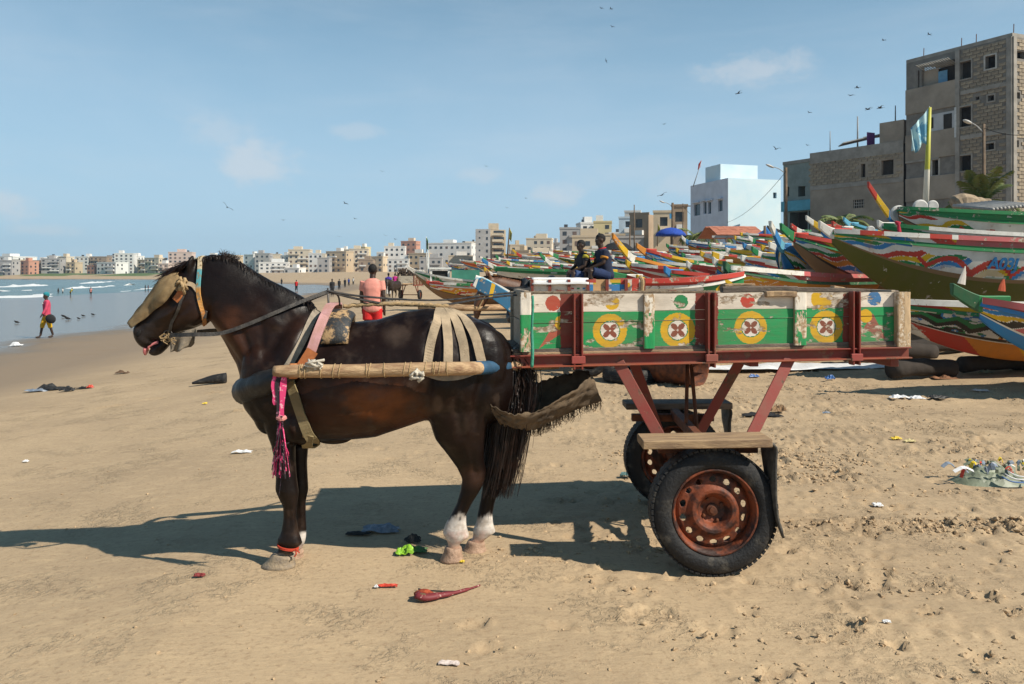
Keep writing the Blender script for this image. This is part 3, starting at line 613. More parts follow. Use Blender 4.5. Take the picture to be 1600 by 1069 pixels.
# white and pale blue house
wz = 1.6; K0 = np.array((21.7, 80.0)); K1 = np.array((19.55, 87.2)); K2 = np.array((27.6, 81.8))
wh = thing('pale_blue_house', 'white house with bright pale blue side wall and flat roof room', 'building', (K0[0], K0[1], wz))
ul = (K1-K0)/np.linalg.norm(K1-K0); nl_ = np.array((-ul[1], ul[0])); nl_ = nl_ if nl_@(-K0) > 0 else -nl_; ur = (K2-K0)/np.linalg.norm(K2-K0); nr = np.array((ur[1], -ur[0])); wl = np.linalg.norm(K1-K0); wr = np.linalg.norm(K2-K0)
ztk = CAMH+(HOR-278)/F*80-wz
PB = M('pale_blue', (.52, .68, .76), .85, .12, .6, .2, 5, col2=(.60, .72, .77)); LW = M('lilac_white', (.60, .62, .68), .85, .15, .8, .2, 5)
def opsof(L_, A, u):
    out = []
    for (xa, xb, ya, yb) in L_: s_a, s_b = sorted((atpx(xa, A, u), atpx(xb, A, u))); xm = (xa+xb)/2; d_ = (A+u*atpx(xm, A, u))[1]; out.append((s_a, s_b, CAMH-(yb-HOR)/F*d_-wz, CAMH-(ya-HOR)/F*d_-wz))
    return out
opl = opsof([(1084,1094,319,337), (1099,1104,316,334), (1106,1111,316,334), (1122,1129,313,330)], K0, ul); opr = opsof([(1208,1213.5,301,310)], K0, ur)
mb = MB(); facade(mb, (*K0, wz), ul, wl, ztk, opl, .3, nl_, bot=-2); mb.build('wall', LW, wh)
mb = MB(); facade(mb, (*K0, wz), ur, wr, ztk, opr, .3, nr, bot=-2); mb.build('side_wall', PB, wh)
GL = M('glass_blue', (.06, .10, .13), .15, .3, 2)
for q in opl: mb = MB(); p = K0+ul*q[0]-nl_*.2; hexa(mb, p, ul, -nl_, q[1]-q[0], .05, wz+q[2], wz+q[3]); mb.build('window', GL, wh)
for q in opr: mb = MB(); p = K0+ur*q[0]-nr*.2; hexa(mb, p, ur, -nr, q[1]-q[0], .05, wz+q[2], wz+q[3]); mb.build('window', GL, wh)
mb = MB(); hexa(mb, K0-nl_*.3-nr*.3, ul, ur, wl-.3, wr-.3, wz-1, wz+ztk-.02); mb.build('roof', LW, wh)
mb = MB(); hexa(mb, K0+ul*2.4+ur*.6, ul, ur, 3.0, wr*.72, wz+ztk-.1, wz+ztk+1.75); mb.build('roof_room', PB, wh)
for q in opl: mb = MB(); p = K0+ul*(q[0]-.1); hexa(mb, p, ul, nl_, q[1]-q[0]+.2, .3, wz+q[3]+.10, wz+q[3]+.2); mb.build('canopy', LW, wh)
for k, s_ in enumerate((1.0, 2.8, 4.6, 6.2)): p = K0+ul*s_; mb = MB(); hexa(mb, p, ul, nl_, .7, .15, wz+ztk-2.0, wz+ztk-1.85); mb.build('vent_hood', LW, wh)
# houses between
def simple_house(x0, x1, yt, d, colr, st, label, ang=-.3, dep=9):
    a = W(x0, yt, d); b_ = W(x1, yt, d); w = b_[0]-a[0]; zb = gz((a[0]+b_[0])/2, d)-.5; H = a[2]-zb; cx = (a[0]+b_[0])/2; ctr = np.array((cx, d+dep/2)); ca, sa = math.cos(ang), math.sin(ang)
    bt = thing('town_house', label, 'building', (cx, d, zb), 'houses along the beach')
    mb = MB(); u = np.array((ca, sa)); n_ = np.array((sa, -ca)); o = ctr-u*w/2+n_*dep/2; fl = H/st; ops = []
    for r_ in range(st):
        for c_ in range(max(1, int(w/3.4))):
            if rb.rand() < .8: xx = (c_+.5)*w/max(1, int(w/3.4)); ops.append((xx-.6, xx+.6, fl*r_+fl*.35, fl*r_+fl*.78))
    facade(mb, (*o, zb), u, w, H, ops, .25, n_); o2 = o+u*w; facade(mb, (*o2, zb), -n_, dep, H, [], .25, u); facade(mb, (*(o-n_*dep), zb), n_, dep, H, [], .25, -u); mb.build('wall', WM[colr], bt)
    for q in ops: mb = MB(); hexa(mb, o+u*q[0]-n_*.2, u, -n_, q[1]-q[0], .04, zb+q[2], zb+q[3]); mb.build('window', PANE, bt)
    mb = MB(); hexa(mb, o-n_*.3+u*.01, u, -n_, w-.02, dep-.3, zb, zb+H-.3); mb.build('roof', WM[colr], bt)
    mb = MB(); hexa(mb, o+n_*.1-u*.1, u, n_, w+.2, -.4, zb+H-.02, zb+H+.35); mb.build('parapet', WM[colr], bt)
    if st > 1: mb = MB(); hexa(mb, o+u*w*.3+n_*.9, u, -n_, w*.45, .88, zb+fl*(st-1)-.1, zb+fl*(st-1)+.7); mb.build('balcony', WM['white'], bt)
    return bt
simple_house(974, 1004, 341, 160, 'blue', 4, 'narrow bluish white house with stacked storeys left of the brown ones', -.2)
simple_house(985, 1010, 331, 185, 'white', 4, 'white flat-roofed house rising behind the bluish one')
simple_house(1003, 1034, 335, 140, 'brown', 3, 'brown weathered house with a hanging balcony left of the tan house', -.5)
simple_house(1030, 1062, 332, 128, 'sand', 3, 'tan house with a blue sheet on its wall behind the lamp post', -.2)
simple_house(1060, 1084, 323, 112, 'brown', 3, 'narrow dark brown house touching the pale blue house', -.2)
simple_house(960, 1010, 372, 120, 'grey', 1, 'low grey wall-like house behind the blue parasol', -.1)
simple_house(940, 980, 368, 150, 'sand', 1, 'low sandy house at the left end of the beach houses', -.1)
mb = MB(); mb.box(W(1053, 338, 126), (1.4, .1, .8)); tag(mb.build('blue_sheet', M('sheet_blue', (.04, .25, .48), .7)), 'bright blue sheet hung on the tan house wall', 'sheet')
# the grey seven-storey block
zb = 1.0; d7 = 430; a = W(743, 358, d7); tb = thing('concrete_tower', 'unfinished grey seven-storey concrete tower with open balconies behind the boats', 'building', (a[0]+8, d7, zb))
mb = MB(); w_ = W(766, 0, d7)[0]-a[0]; mb.box((a[0]+w_/2, d7+9, (zb+a[2])/2), (w_, 18, a[2]-zb)); mb.build('wall', WM['grey'], tb)
c2 = W(790, 358, d7); mb = MB(); xl = a[0]+w_+.01; mb.box(((xl+c2[0])/2, d7+11, (zb+a[2])/2), (c2[0]-xl, 14, a[2]-zb-.3)); mb.build('bay_wall', WM['sand'], tb)
t2 = W(765, 353, d7); mb = MB(); mb.box((t2[0]+2, d7+8, t2[2]), (5.5, 6, 3.4)); mb.build('roof_room', WM['sand'], tb)
fh7 = (a[2]-zb)/7.6
for k in range(7):
    z = a[2]-fh7*(k+1); mb = MB(); mb.box((a[0]+w_+4.0, d7+2.2, z+.2), (6, 4, .4)); mb.build('balcony_slab', WM['cream'], tb); mb = MB(); mb.box((a[0]+w_+4.0, d7+.4, z+.8), (6, .3, 1.0)); mb.build('balcony_front', WM['sand'], tb)
    ubox('window', (a[0]+w_+3.6, d7+3.95, z+fh7*.55), (3.6, .2, fh7*.5), 0, PANE, tb); ubox('window', (a[0]+w_*.78, d7, z+fh7*.5), (1.0, .15, fh7*.45), 0, PANE, tb); ubox('window', (a[0]+w_*.28, d7, z+fh7*.6), (.8, .15, .9), 0, PANE, tb); ubox('window', (c2[0]-2.5, d7+4, z+fh7*.55), (3.2, .2, fh7*.45), 0, PANE, tb)
# ================================================================ the near cart
WOOD = M('old_wood', (.40, .27, .15), .85, .4, 6, .5, 40, stretch=(1, 6, 6), col2=(.20, .13, .08))
GREYW = M('grey_wood', (.20, .155, .12), .9, .4, 6, .6, 40, stretch=(1, 6, 6), col2=(.09, .07, .055))
RED = paintmat('red_iron', .42, (.22, .09, .05), (.09, .045, .03), .45, 12, .5, bmp=.3)
RUST = M('rust', (.17, .05, .016), .75, .5, 14, .7, 60, col2=(.055, .02, .011), bdist=.006)
BOARDP = paintmat('painted_board', .53, (.60, .52, .42), (.26, .18, .11), .46, 16, .72, streak=(.35, 1, 1.0), bmp=.6, grain=(.25, 1, 1.4))
TYRE = M('tyre_rubber', (.010, .010, .011), .70, .4, 12, .6, 60, col2=(.095, .083, .066), thr=(.50, .78))
cart = thing('horse_cart', 'two-wheeled cart with green, white and yellow painted sides and rusty car wheels', 'cart', (1.0, 4.6, 0))
# near side of the bed: from (X0,Y0) at the front to (X1,Y1) at the back; heights taper
A0 = np.array((.045, 4.235)); A1 = np.array((2.20, 4.44)); DIR = (A1-A0)/np.linalg.norm(A1-A0); NRM = np.array((DIR[1], -DIR[0])); LEN = np.linalg.norm(A1-A0)
def px_s(px):                            # distance along the near side seen at photo column px
    k = (px-800)/F; return (k*A0[1]-A0[0])/(DIR[0]-k*DIR[1])
def side(s, z, out=0.): p = A0+DIR*s+NRM*out; return np.array((p[0], p[1], z))
def py_z(px, py): s = px_s(px); return CAMH-(py-HOR)/F*(A0+DIR*s)[1]
ANG = math.atan2(DIR[1], DIR[0]); RZ = rotm('Z', ANG)
Gc = (.015, .27, .085); Wc = (.70, .62, .52); Yc = (.62, .36, .015); Rc = (.42, .07, .04); DG = (.02, .20, .07); Bc = (.05, .16, .33); MAR = (.20, .035, .025)
# (px of dot, dot colour, disc column or cone) drawn in pixels of the near side
DOTS = [(864, 474, 12, Rc), (956, 473, 11.5, Yc), (1064, 471.5, 11, DG), (1168, 470, 11, (.5, .05, .03)), (1284, 467, 17, Yc), (1366, 466.5, 11, Bc)]
RINGS = [(953, 517, 26.5), (1059, 516, 27), (1173, 512, 25.5), (1291, 511, 25.5)]
def art(PX, PY, gline):
    c = np.where((PY > gline)[:, None], np.array(Gc), np.array(Wc))
    def put(m, col):
        c[m] = col
    w = 1.2*(vnoise(PX*.5, PY*.5, 4)-.5)
    for x, y, r, col in DOTS: put((np.hypot((PX-x), PY-y)+w < r) & (PY < gline+3), col)
    for x, y, r in RINGS:
        q = np.hypot(PX-x, PY-y)+w; put(q < r, Yc); put(q < r*.60, DG); put(q < r*.545, (.72, .66, .58))
        a = np.arctan2(PY-y, PX-x)
        for k in range(4):
            a0 = math.pi/4+k*math.pi/2; ux, uy = math.cos(a0), math.sin(a0); al = (PX-x)*ux+(PY-y)*uy; ac = -(PX-x)*uy+(PY-y)*ux
            put((np.abs(ac) < r*.155*np.sqrt(np.clip(1-((al-r*.28)/(r*.24))**2, 0, 1))) & (q < r*.545), (.22, .06, .035))
    def tri(a, b, d, col):
        def sg(p, q): return (PX-q[0])*(p[1]-q[1])-(p[0]-q[0])*(PY-q[1])
        s1, s2, s3 = sg(a, b), sg(b, d), sg(d, a); put(((s1 < 0) & (s2 < 0) & (s3 < 0)) | ((s1 > 0) & (s2 > 0) & (s3 > 0)), col)
    tri((842, 545), (866, 506), (887, 514), (.42, .10, .06)); put(np.hypot(PX-877, (PY-505)*.9)+w < 10.5, Yc); put((np.abs(PX-876-(505-PY)*.25) < .8) & (np.abs(PY-503) < 9), (.05, .03, .02)); put(np.hypot((PX-863)*.6, PY-515)+w < 4.5, (.07, .04, .03)); put(np.hypot((PX-863)*.6, PY-516)+w < 2.6, (.45, .28, .16))
    tri((1386, 533), (1349, 513), (1364, 490), (.28, .10, .07)); put(np.hypot(PX-1352.5, PY-494)+w < 10.5, Yc)
    for x in (893.5, 1104, 1331):          # red paint round the iron uprights
        put(np.abs(PX-x)+2.5*(vnoise(PX*.3, PY*.25, 8)-.5) < 18 if x != 1331 else np.abs(PX-x)+2.5*(vnoise(PX*.3, PY*.25, 8)-.5) < 14, MAR)
    return c
def painted_board(name, p0, p1, zt0, zt1, zb0, zb1, th, parent, artf, nx=150, nz=26, out=0.):
    """board lying along the side between s=p0..p1, with its own heights at both ends"""
    mb = MB(); us = np.linspace(0, 1, nx+1); vs = np.linspace(0, 1, nz+1)
    U, Vv = np.meshgrid(us, vs, indexing='ij'); s = p0+(p1-p0)*U
    zt = zt0+(zt1-zt0)*U+.004*(fbm(U*14+p0*3, U*0, 3, 3)-.5); zb = zb0+(zb1-zb0)*U+.004*(fbm(U*14+p0*3, U*0+4, 5, 3)-.5); z = zb+(zt-zb)*Vv
    f = np.stack([A0[0]+DIR[0]*s+NRM[0]*out, A0[1]+DIR[1]*s+NRM[1]*out, z], -1)
    f[..., 0] += NRM[0]*.003*(vnoise(s*5, z*9, 3)-.5); f[..., 1] += NRM[1]*.006*(vnoise(s*5, z*9, 3)-.5)
    ctr = (f[:-1, :-1]+f[1:, 1:])/2; PX = 800+F*ctr[..., 0]/ctr[..., 1]; PY = HOR+F*(CAMH-ctr[..., 2])/ctr[..., 1]
    col = artf(PX.ravel(), PY.ravel())
    mb.grid(f, col)
    bk = f.copy(); bk[..., 0] -= NRM[0]*th; bk[..., 1] -= NRM[1]*th
    wcol = (.30, .20, .12)
    def quadstrip(a, b): 
        k = len(a); mb.add(np.concatenate([a, b]), [(i, i+1, k+i+1, k+i) for i in range(k-1)], wcol)
    quadstrip(f[:, -1], bk[:, -1]); quadstrip(bk[:, 0], f[:, 0]); quadstrip(f[0], bk[0]); quadstrip(bk[-1], f[-1])
    mb.add(np.array([bk[0, 0], bk[-1, 0], bk[-1, -1], bk[0, -1]]), [(0, 3, 2, 1)], wcol)
    return mb.build(name, BOARDP, parent, paint=True)
s0, s1 = px_s(815), px_s(1408)
zt = lambda px, dy=0: py_z(px, np.interp(px, [815, 1000, 1200, 1408], [459.5, 458.5, 457.5, 456])+dy)
def line(px, a, b): return np.interp(px, [815, 1408], [a, b])
# three planks, one above the other, with a narrow joint at the split seen on the right
gl = lambda P: np.interp(P, [815, 1000, 1100, 1408], [489, 486.5, 484, 479])
fn = lambda PX, PY: art(PX, PY, gl(PX))
painted_board('side_board', s0, s1, py_z(815, 460), py_z(1408, 456.5), py_z(815, 488.4), py_z(1408, 479), .028, cart, fn, 620, 34)
painted_board('side_board', s0, s1, py_z(815, 489.0), py_z(1408, 479.5), py_z(815, 505.5), py_z(1408, 492.5), .028, cart, fn, 620, 20, out=.002)
painted_board('side_board', s0, s1, py_z(815, 506.3), py_z(1408, 493.4), py_z(815, 548), py_z(1408, 538), .028, cart, fn, 620, 50, out=-.001)
# battens
def batten(px0, px1, yt, yb, th, artf, tilt=0):
    a, b_ = px_s(px0), px_s(px1); mb = MB(); n = 14; m = 40; us = np.linspace(0, 1, n+1); vs = np.linspace(0, 1, m+1); pc = (px0+px1)/2
    U, Vv = np.meshgrid(us, vs, indexing='ij'); z = py_z(pc, yb)+(py_z(pc, yt)-py_z(pc, yb))*Vv; s = a+(b_-a)*U+.004*(fbm(z*9+px0, U*0+px0, 3, 3)-.5)
    o_ = th*(1-.10*(2*U-1)**8)+.006*(fbm(s*20, z*10, 9, 3)-.5)
    f = np.stack([A0[0]+DIR[0]*s+NRM[0]*o_, A0[1]+DIR[1]*s+NRM[1]*o_, z], -1); ctr = (f[:-1, :-1]+f[1:, 1:])/2; PX = 800+F*ctr[..., 0]/ctr[..., 1]; PY = HOR+F*(CAMH-ctr[..., 2])/ctr[..., 1]
    mb.grid(f, artf(PX.ravel(), PY.ravel())); bk = f.copy(); bk[..., 0] -= NRM[0]*(o_-.004); bk[..., 1] -= NRM[1]*(o_-.004)
    for A, B in ((f[:, -1], bk[:, -1]), (bk[:, 0], f[:, 0]), (f[0], bk[0]), (bk[-1], f[-1])):
        k = len(A); mb.add(np.concatenate([A, B]), [(i, i+1, k+i+1, k+i) for i in range(k-1)], (.42, .30, .18))
    mb.build('batten', BATP, cart, paint=True)
BATP = paintmat('worn_batten', .86, (.66, .56, .43), (.36, .23, .12), .25, 22, .8, streak=(1, 1, .35), bmp=.7, grain=(1.4, 1, .25))
bf = lambda PX, PY: np.where((PY > gl(PX)+2)[:, None], np.array(Gc), np.array((.74, .67, .57)))
wf = lambda PX, PY: np.tile(np.array((.52, .37, .22)), (len(PX), 1))
batten(812, 829, 457, 549, .036, bf); batten(1005, 1021, 459, 544, .024, bf); batten(1239, 1257, 457, 539, .026, bf); batten(1396, 1416, 456, 541, .045, wf)
# iron uprights (channel section), clamps
def upright(pc, w, yt, yb):
    mb = MB(); d = px_s(pc); hw = w/2/F*4.3; z0 = py_z(pc, yb); z1 = py_z(pc, yt); zc = (z0+z1)/2
    for off, sx, dp, o_ in ((-hw+.005, .010, .052, .030), (hw-.005, .010, .052, .030), (0, hw*2-.022, .008, .012)):
        p = side(d+off, zc, o_); mb.box(p, (sx, dp, z1-z0), RZ, MAR)
    o = mb.build('upright', RED, cart, paint=True, bevel=.002)
    for k in range(4):
        mb = MB(); p = side(d-.004, z1-(z1-z0)*(.12+.2*k), .02); mb.ball(p, (.009, .007, .009), MAR, 8, 6); mb.build('bolt', RED, o, paint=True)
    mb = MB(); zz = py_z(pc, yb-15 if yb > 570 else yb-12); p = side(d, zz, .050); mb.box(p, (hw*2+.022, .020, .040), RZ, (.30, .06, .05)); mb.build('clamp', RED, cart, paint=True, bevel=.003)
upright(901, 15, 459, 576); upright(1107, 13, 457, 573); upright(1331, 13, 455, 569)
# iron rails under the boards
mb = MB()
a = side(px_s(793), CAMH-(565-HOR)/F*4.22, .014); b_ = side(px_s(1417), CAMH-(550-HOR)/F*4.44, .014)
mb.beam(a, b_, .010, .062, col=MAR); mb.beam(a+np.array((0, -.020, -.028)), b_+np.array((0, -.020, -.028)), .045, .008, col=(.28, .06, .03)); mb.beam(a+np.array((0, -.016, .030)), b_+np.array((0, -.016, .028)), .036, .008, col=MAR)
mb.build('bed_rail', RED, cart, paint=True, bevel=.002)
wB = .64                                   # width of the bed
back = np.array((-NRM[0], -NRM[1], 0))*wB
mb = MB(); mb.beam(a+back, b_+back, .05, .062, col=MAR); mb.build('bed_rail', RED, cart, paint=True)
mb = MB(); up_ = np.array((0, 0, .042)); mb.beam(a+up_+np.array((.03, .03, -.012)), b_+up_+np.array((-.01, .03, -.012)), .05, .03); mb.build('bed_sill', WOOD, cart, bevel=.003)
for k in range(6):                         # floor planks
    q = back*((k+.5)/6); mb = MB(); mb.beam(a+q+np.array((.0, 0, .05)), b_+q+np.array((0, 0, .05)), wB/6-.012, .026); mb.build('floor_plank', GREYW, cart, bevel=.003)
for k, px in enumerate((800, 960, 1180, 1400)): mb = MB(); p = side(px_s(px), py_z(px, 567), 0); mb.beam(p+back*.02, p+back*.98, .05, .045, col=MAR); mb.build('cross_beam', RED, cart, paint=True, bevel=.003)
# far side, front and back boards
for zf0, zf1 in ((.0, .49), (.505, 1.)):
    mb = MB(); za, zb_ = 1.10, 1.405; q0 = side(s0, 0)+back; q1 = side(s1, 0)+back; z0 = za+(zb_-za)*zf0; z1 = za+(zb_-za)*zf1
    mb.beam(q0+np.array((0, 0, (z0+z1)/2)), q1+np.array((0, 0, (z0+z1)/2)), .026, z1-z0, col=(.45, .38, .28)); mb.build('side_board', BOARDP, cart, paint=True, bevel=.003)
for s_ in (s0+.03, s1-.03):
    for z0, z1 in ((1.09, 1.25), (1.255, 1.42)):
        mb = MB(); p = side(s_, (z0+z1)/2); mb.beam(p+back*.04, p+back*.97, .026, z1-z0, col=(.42, .34, .25)); mb.build('end_board', BOARDP, cart, paint=True, bevel=.003)
for px in (905, 1107, 1331):
    mb = MB(); p = side(px_s(px), 1.20)+back*1.035; mb.box(p, (.05, .04, .42), RZ, MAR); mb.build('upright', RED, cart, paint=True)
# top trim: rope edged cap, loose timber
mb = MB(); A = [side(px_s(p), zt(p, -1.2), -.016) for p in np.linspace(818, 1120, 110)]; mb.tube(A, [.009+.0025*(i % 2) for i in range(110)], 8); mb.build('top_cord', M('cord_dark', (.20, .15, .10), .9, .5, 50, .6, 120), cart, smooth=True)
def timber(name, pa, pb, w, h, mat, label):
    mb = MB(); p, q = np.array(pa), np.array(pb); n = 9; P = spline([p, (p+q)/2+np.array((0, 0, .004)), q], n); mb.ribbon(P-np.array((0, 0, h/2)), [w*(1+.1*math.sin(i*2.1)) for i in range(n)], h, (0, 0, 1)); tag(mb.build(name, mat, bevel=.004), label, 'timber', 'loose timber lying on the cart')
timber('timber', W(1195, 460, 4.36), W(1243, 460, 4.37), .05, .031, WOOD, 'short pale wood offcut lying on the top edge of the cart side')
timber('timber', W(1127, 453, 4.50), W(1245, 452, 4.52), .05, .034, GREYW, 'long dark plank lying along the cart behind the offcut')
timber('timber', W(1130, 446.5, 4.56), W(1178, 445.5, 4.58), .05, .016, WOOD, 'thin brown stick end lying on the dark plank on the cart')
timber('timber', W(1235, 452, 4.62), W(1400, 457, 4.72), .06, .026, GREYW, 'grey weathered beam lying along the back half of the cart')
timber('timber', W(1300, 449, 4.75), W(1330, 456, 4.9), .03, .02, WOOD, 'bent brown branch end poking above the cart beam')
# struts from bed to axle, axle, rods
wc = np.array((1.015, 4.045, .315)); fcn = np.array((1.055, 5.235, .315))
def strut(p, q, w=.062, th=.010):
    mb = MB(); p = np.array(p); q = np.array(q); mb.beam(p, q, th, w, up=np.cross(q-p, (0, 1, 0)), col=(.24, .045, .035)); mb.beam(p+np.array((0, .025, 0)), q+np.array((0, .025, 0)), .045, .010, up=np.cross(q-p, (0, 1, 0)), col=(.20, .04, .03)); mb.build('strut', RED, cart, paint=True, bevel=.002)
strut(W(966, 566, 4.26), W(1040, 700, 4.14)); strut(W(1234, 560, 4.36), W(1166, 697, 4.20)); strut(W(1158, 562, 4.92), W(1085, 690, 5.0)); strut(W(990, 566, 4.9), W(1030, 676, 5.02))
for pxa, pxb in ((1074, 1070), (1080, 1097)):
    mb = MB(); mb.tube([W(pxa, 570, 4.6), W(pxb, 760, 4.6)], .011, 8); mb.build('tie_rod', RUST, cart, smooth=True)
mb = MB(); mb.beam(wc+np.array((0, .06, .0)), fcn-np.array((0, .06, 0)), .06, .06); mb.build('axle', RUST, cart, bevel=.004)
mb = MB(); mb.beam((1.0, 4.14, .62), (1.04, 5.10, .62), .05, .06); mb.build('cross_member', RUST, cart, bevel=.004)
for yy in (4.16, 5.06):
    mb = MB(); mb.beam((.76, yy, .60), (1.28, yy, .60), .045, .045); mb.build('spring_bar', RUST, cart, bevel=.004)
    for x in (.86, 1.18): mb = MB(); mb.beam((x, yy, .59), (1.02, yy, .33), .035, .02, up=(0, 1, 0)); mb.build('hanger', RUST, cart)
# boards over the wheels, rubber mud flaps
mb = MB(); mb.beam(W(1004, 695, 3.93)+np.array((0, .08, 0)), W(1206, 692, 3.93)+np.array((0, .08, 0)), .19, .042); mb.build('wheel_board', WOOD, cart, bevel=.004)
mb = MB(); mb.beam(W(977, 634, 5.2)+np.array((0, .05, 0)), W(1142, 633, 5.2)+np.array((0, .05, 0)), .19, .040); mb.build('wheel_board', GREYW, cart, bevel=.004)
RUB = M('flap_rubber', (.030, .028, .026), .7, .4, 20, .5, 60, col2=(.09, .08, .065))
for pts, d in (([(1198,690), (1207,698), (1206,720), (1208,760), (1213,800), (1225,838)], 3.97), ([(1126,630), (1138,640), (1137,660), (1140,690), (1143,705)], 5.26)):
    mb = MB(); Q = spline([W(x, y, d) for x, y in pts], 16); rows = np.array([[q+np.array((.012*math.sin(4*v+i*.3)+.02*v*(i/15), -.03+.19*v, 0)) for v in np.linspace(0, 1, 6)] for i, q in enumerate(Q)]); mb.grid(rows); mb.build('mud_flap', RUB, cart, smooth=True, solid=.012)
# wheels
RIMM = M('rust_rim', (.20, .045, .014), .62, .6, 13, .8, 45, col2=(.032, .012, .008), thr=(.38, .62), bdist=.006)
def wheel(c, lean, name='wheel'):
    RZw = rotm('X', lean)
    wt = bpy.data.objects.new(name, None); C.objects.link(wt); wt.location = Vector(c); wt.empty_display_size = .1; setpar(wt, cart)
    def fin(mb): 
        mb.v = [(v @ RZw.T)+np.array(c) for v in mb.v]; return mb
    Ro = .317
    mb = MB(); n = 96
    prof = [(.212, -.058), (.222, -.076), (.245, -.086), (.272, -.084), (.292, -.076), (.304, -.066), (.313, -.052), (.317, -.02), (.317, .02), (.313, .052), (.304, .066), (.272, .084), (.245, .086), (.222, .076), (.212, .058)]
    mb.lathe(prof+[prof[0]], (0, 0, 0), 'Y', n, closed=False); t_ = fin(mb).build('tyre', TYRE, wt, smooth=True)
    mb = MB()
    for k in range(64):                   # tread blocks
        a = 2*math.pi*k/64
        for (y0, w, sh) in ((-.050, .034, 0), (-.008, .030, .5), (.036, .032, .2)):
            aa = a+sh*2*math.pi/64; ca, sa_ = math.cos(aa), math.sin(aa); rot = np.array(((-sa_, 0, ca), (0, 1, 0), (ca, 0, sa_))); mb.box((ca*.3122, y0, sa_*.3122), (.023, w, .010), rot)
    o = fin(mb).build('tread', TYRE, t_); stuff(o)
    mb = MB(); mb.lathe([(.206, -.070), (.214, -.074), (.218, -.066), (.213, -.058), (.200, -.050), (.192, -.030), (.188, .0), (.186, .05), (.205, .062), (.216, .072)], (0, 0, 0), 'Y', 72, closed=False)
    rim = fin(mb).build('rim', RIMM, wt, smooth=True)
    # disc with hand holes
    mb = MB(); nseg = 14; sub = 16
    prof = [(.190, -.006), (.180, -.014), (.170, -.020), (.150, -.024), (.135, -.026), (.124, -.034), (.108, -.046), (.092, -.045), (.078, -.028), (.064, -.002), (.040, .004), (.030, .004), (.0, .004)]
    rr_ = np.array([p[0] for p in prof]); yy = np.array([p[1] for p in prof]); NA = nseg*sub; th = np.arange(NA)*2*math.pi/NA
    rad = np.interp(np.linspace(0, len(prof)-1, 67), np.arange(len(prof)), rr_); off = np.interp(np.linspace(0, len(prof)-1, 67), np.arange(len(prof)), yy)
    P = np.stack([np.outer(rad, np.cos(th)), np.repeat(off[:, None], NA, 1), np.outer(rad, np.sin(th))], -1); f = []
    for i in range(66):
        rm = (rad[i]+rad[i+1])/2
        for j in range(NA):
            k = (j+.5)/sub % 1-.5; big = 1 if (j//sub) % 7 not in (5,) else .7
            if ((rm-.157)/.0150)**2+(k*2*math.pi*rm/nseg/.0175)**2 < big: continue
            f.append((i*NA+j, i*NA+(j+1) % NA, (i+1)*NA+(j+1) % NA, (i+1)*NA+j))
    mb.add(P.reshape(-1, 3), f); fin(mb).build('disc', RIMM, rim, smooth=True, solid=.004)
    mb = MB(); mb.lathe([(.0, -.026), (.016, -.026), (.018, -.018), (.030, -.014), (.033, .01), (.0, .01)], (0, 0, 0), 'Y', 20, closed=False)
    for k in range(4): a = k*math.pi/2+.5; mb.lathe([(.0, -.020), (.008, -.018), (.009, .006)], (.050*math.cos(a), 0, .058*math.sin(a)), 'Y', 6, closed=False)
    fin(mb).build('hub', RUST, wt)
wheel(wc, R(-2)); wheel(fcn, R(2))
# shafts
SH = M('shaft_pole', (.50, .34, .19), .75, .4, 9, .7, 30, stretch=(1, 4, 4), col2=(.26, .15, .08))
mb = MB(); Q = spline([W(428, 580, 3.885), W(470, 580, 3.885), (W(560, 579.5, 3.895)), W(650, 577, 3.905), W(720, 576, 3.93), W(760, 574.5, 4.03), W(795, 572, 4.20), (.25, 4.36, 1.02)], 40); rad = np.interp(np.linspace(0, 1, 40), [0, .1, .5, .8, 1], [.026, .032, .034, .032, .03]); mb.tube(Q, rad, 14); sh = mb.build('shaft', SH, cart, smooth=True)
mb = MB()
for k in range(40):
    i = 5+k*.55; ii = int(i); q = Q[ii]*(1-(i-ii))+Q[ii+1]*(i-ii)
    if k in (3, 4, 6, 9, 10, 11, 14, 16, 17, 18, 21, 22) or k > 27: continue
    pts = [q+np.array((.006*math.sin(a)+(.010+.03*(k % 3 == 0))*(a/6.28), .0345*math.cos(a), .0345*math.sin(a))) for a in np.linspace(0, 6.28, 14)]; mb.tube(pts, .003, 4, caps=False)
mb.build('shaft_binding', 'rope_tan' if 'rope_tan' in MATS else M('rope_tan', (.45, .31, .16), .9, .35, 40, .6, 160), sh)
mb = MB(); mb.tube(spline([W(738, 575.4, 3.965), W(760, 574.5, 4.03), W(792, 572.3, 4.185)], 8), [.0335, .034, .034, .034, .034, .033, .033, .032], 14); mb.build('shaft_sleeve', M('blue_wrap', (.025, .085, .16), .7, .4, 14, .3, 60), sh, smooth=True)
mb = MB(); mb.tube(spline([W(452, 580, 3.895), W(458, 580, 3.9), W(464, 580, 3.9)], 4), .038, 14); mb.build('shaft_band', M('tape_orange', (.50, .20, .07), .7), sh, smooth=True)
mb = MB(); Q2 = [np.array((-1.10, 4.58, 1.03)), np.array((-.6, 4.62, 1.02)), np.array((.2, 4.95, 1.02))]; mb.tube(spline(Q2, 20), .033, 12); mb.build('shaft', SH, cart, smooth=True)
for c_, n_ in ((W(493, 571, 3.86), 16), (W(652, 585, 3.87), 10)):
    mb = MB()
    for k in range(n_): mb.tube(spline([c_+RS.randn(3)*np.array((.020, .012, .014)) for _ in range(4)], 9), .0065, 5)
    mb.build('rope_knot', M('rope_white', (.62, .56, .46), .9, .35, 40, .6, 160), sh, smooth=True)
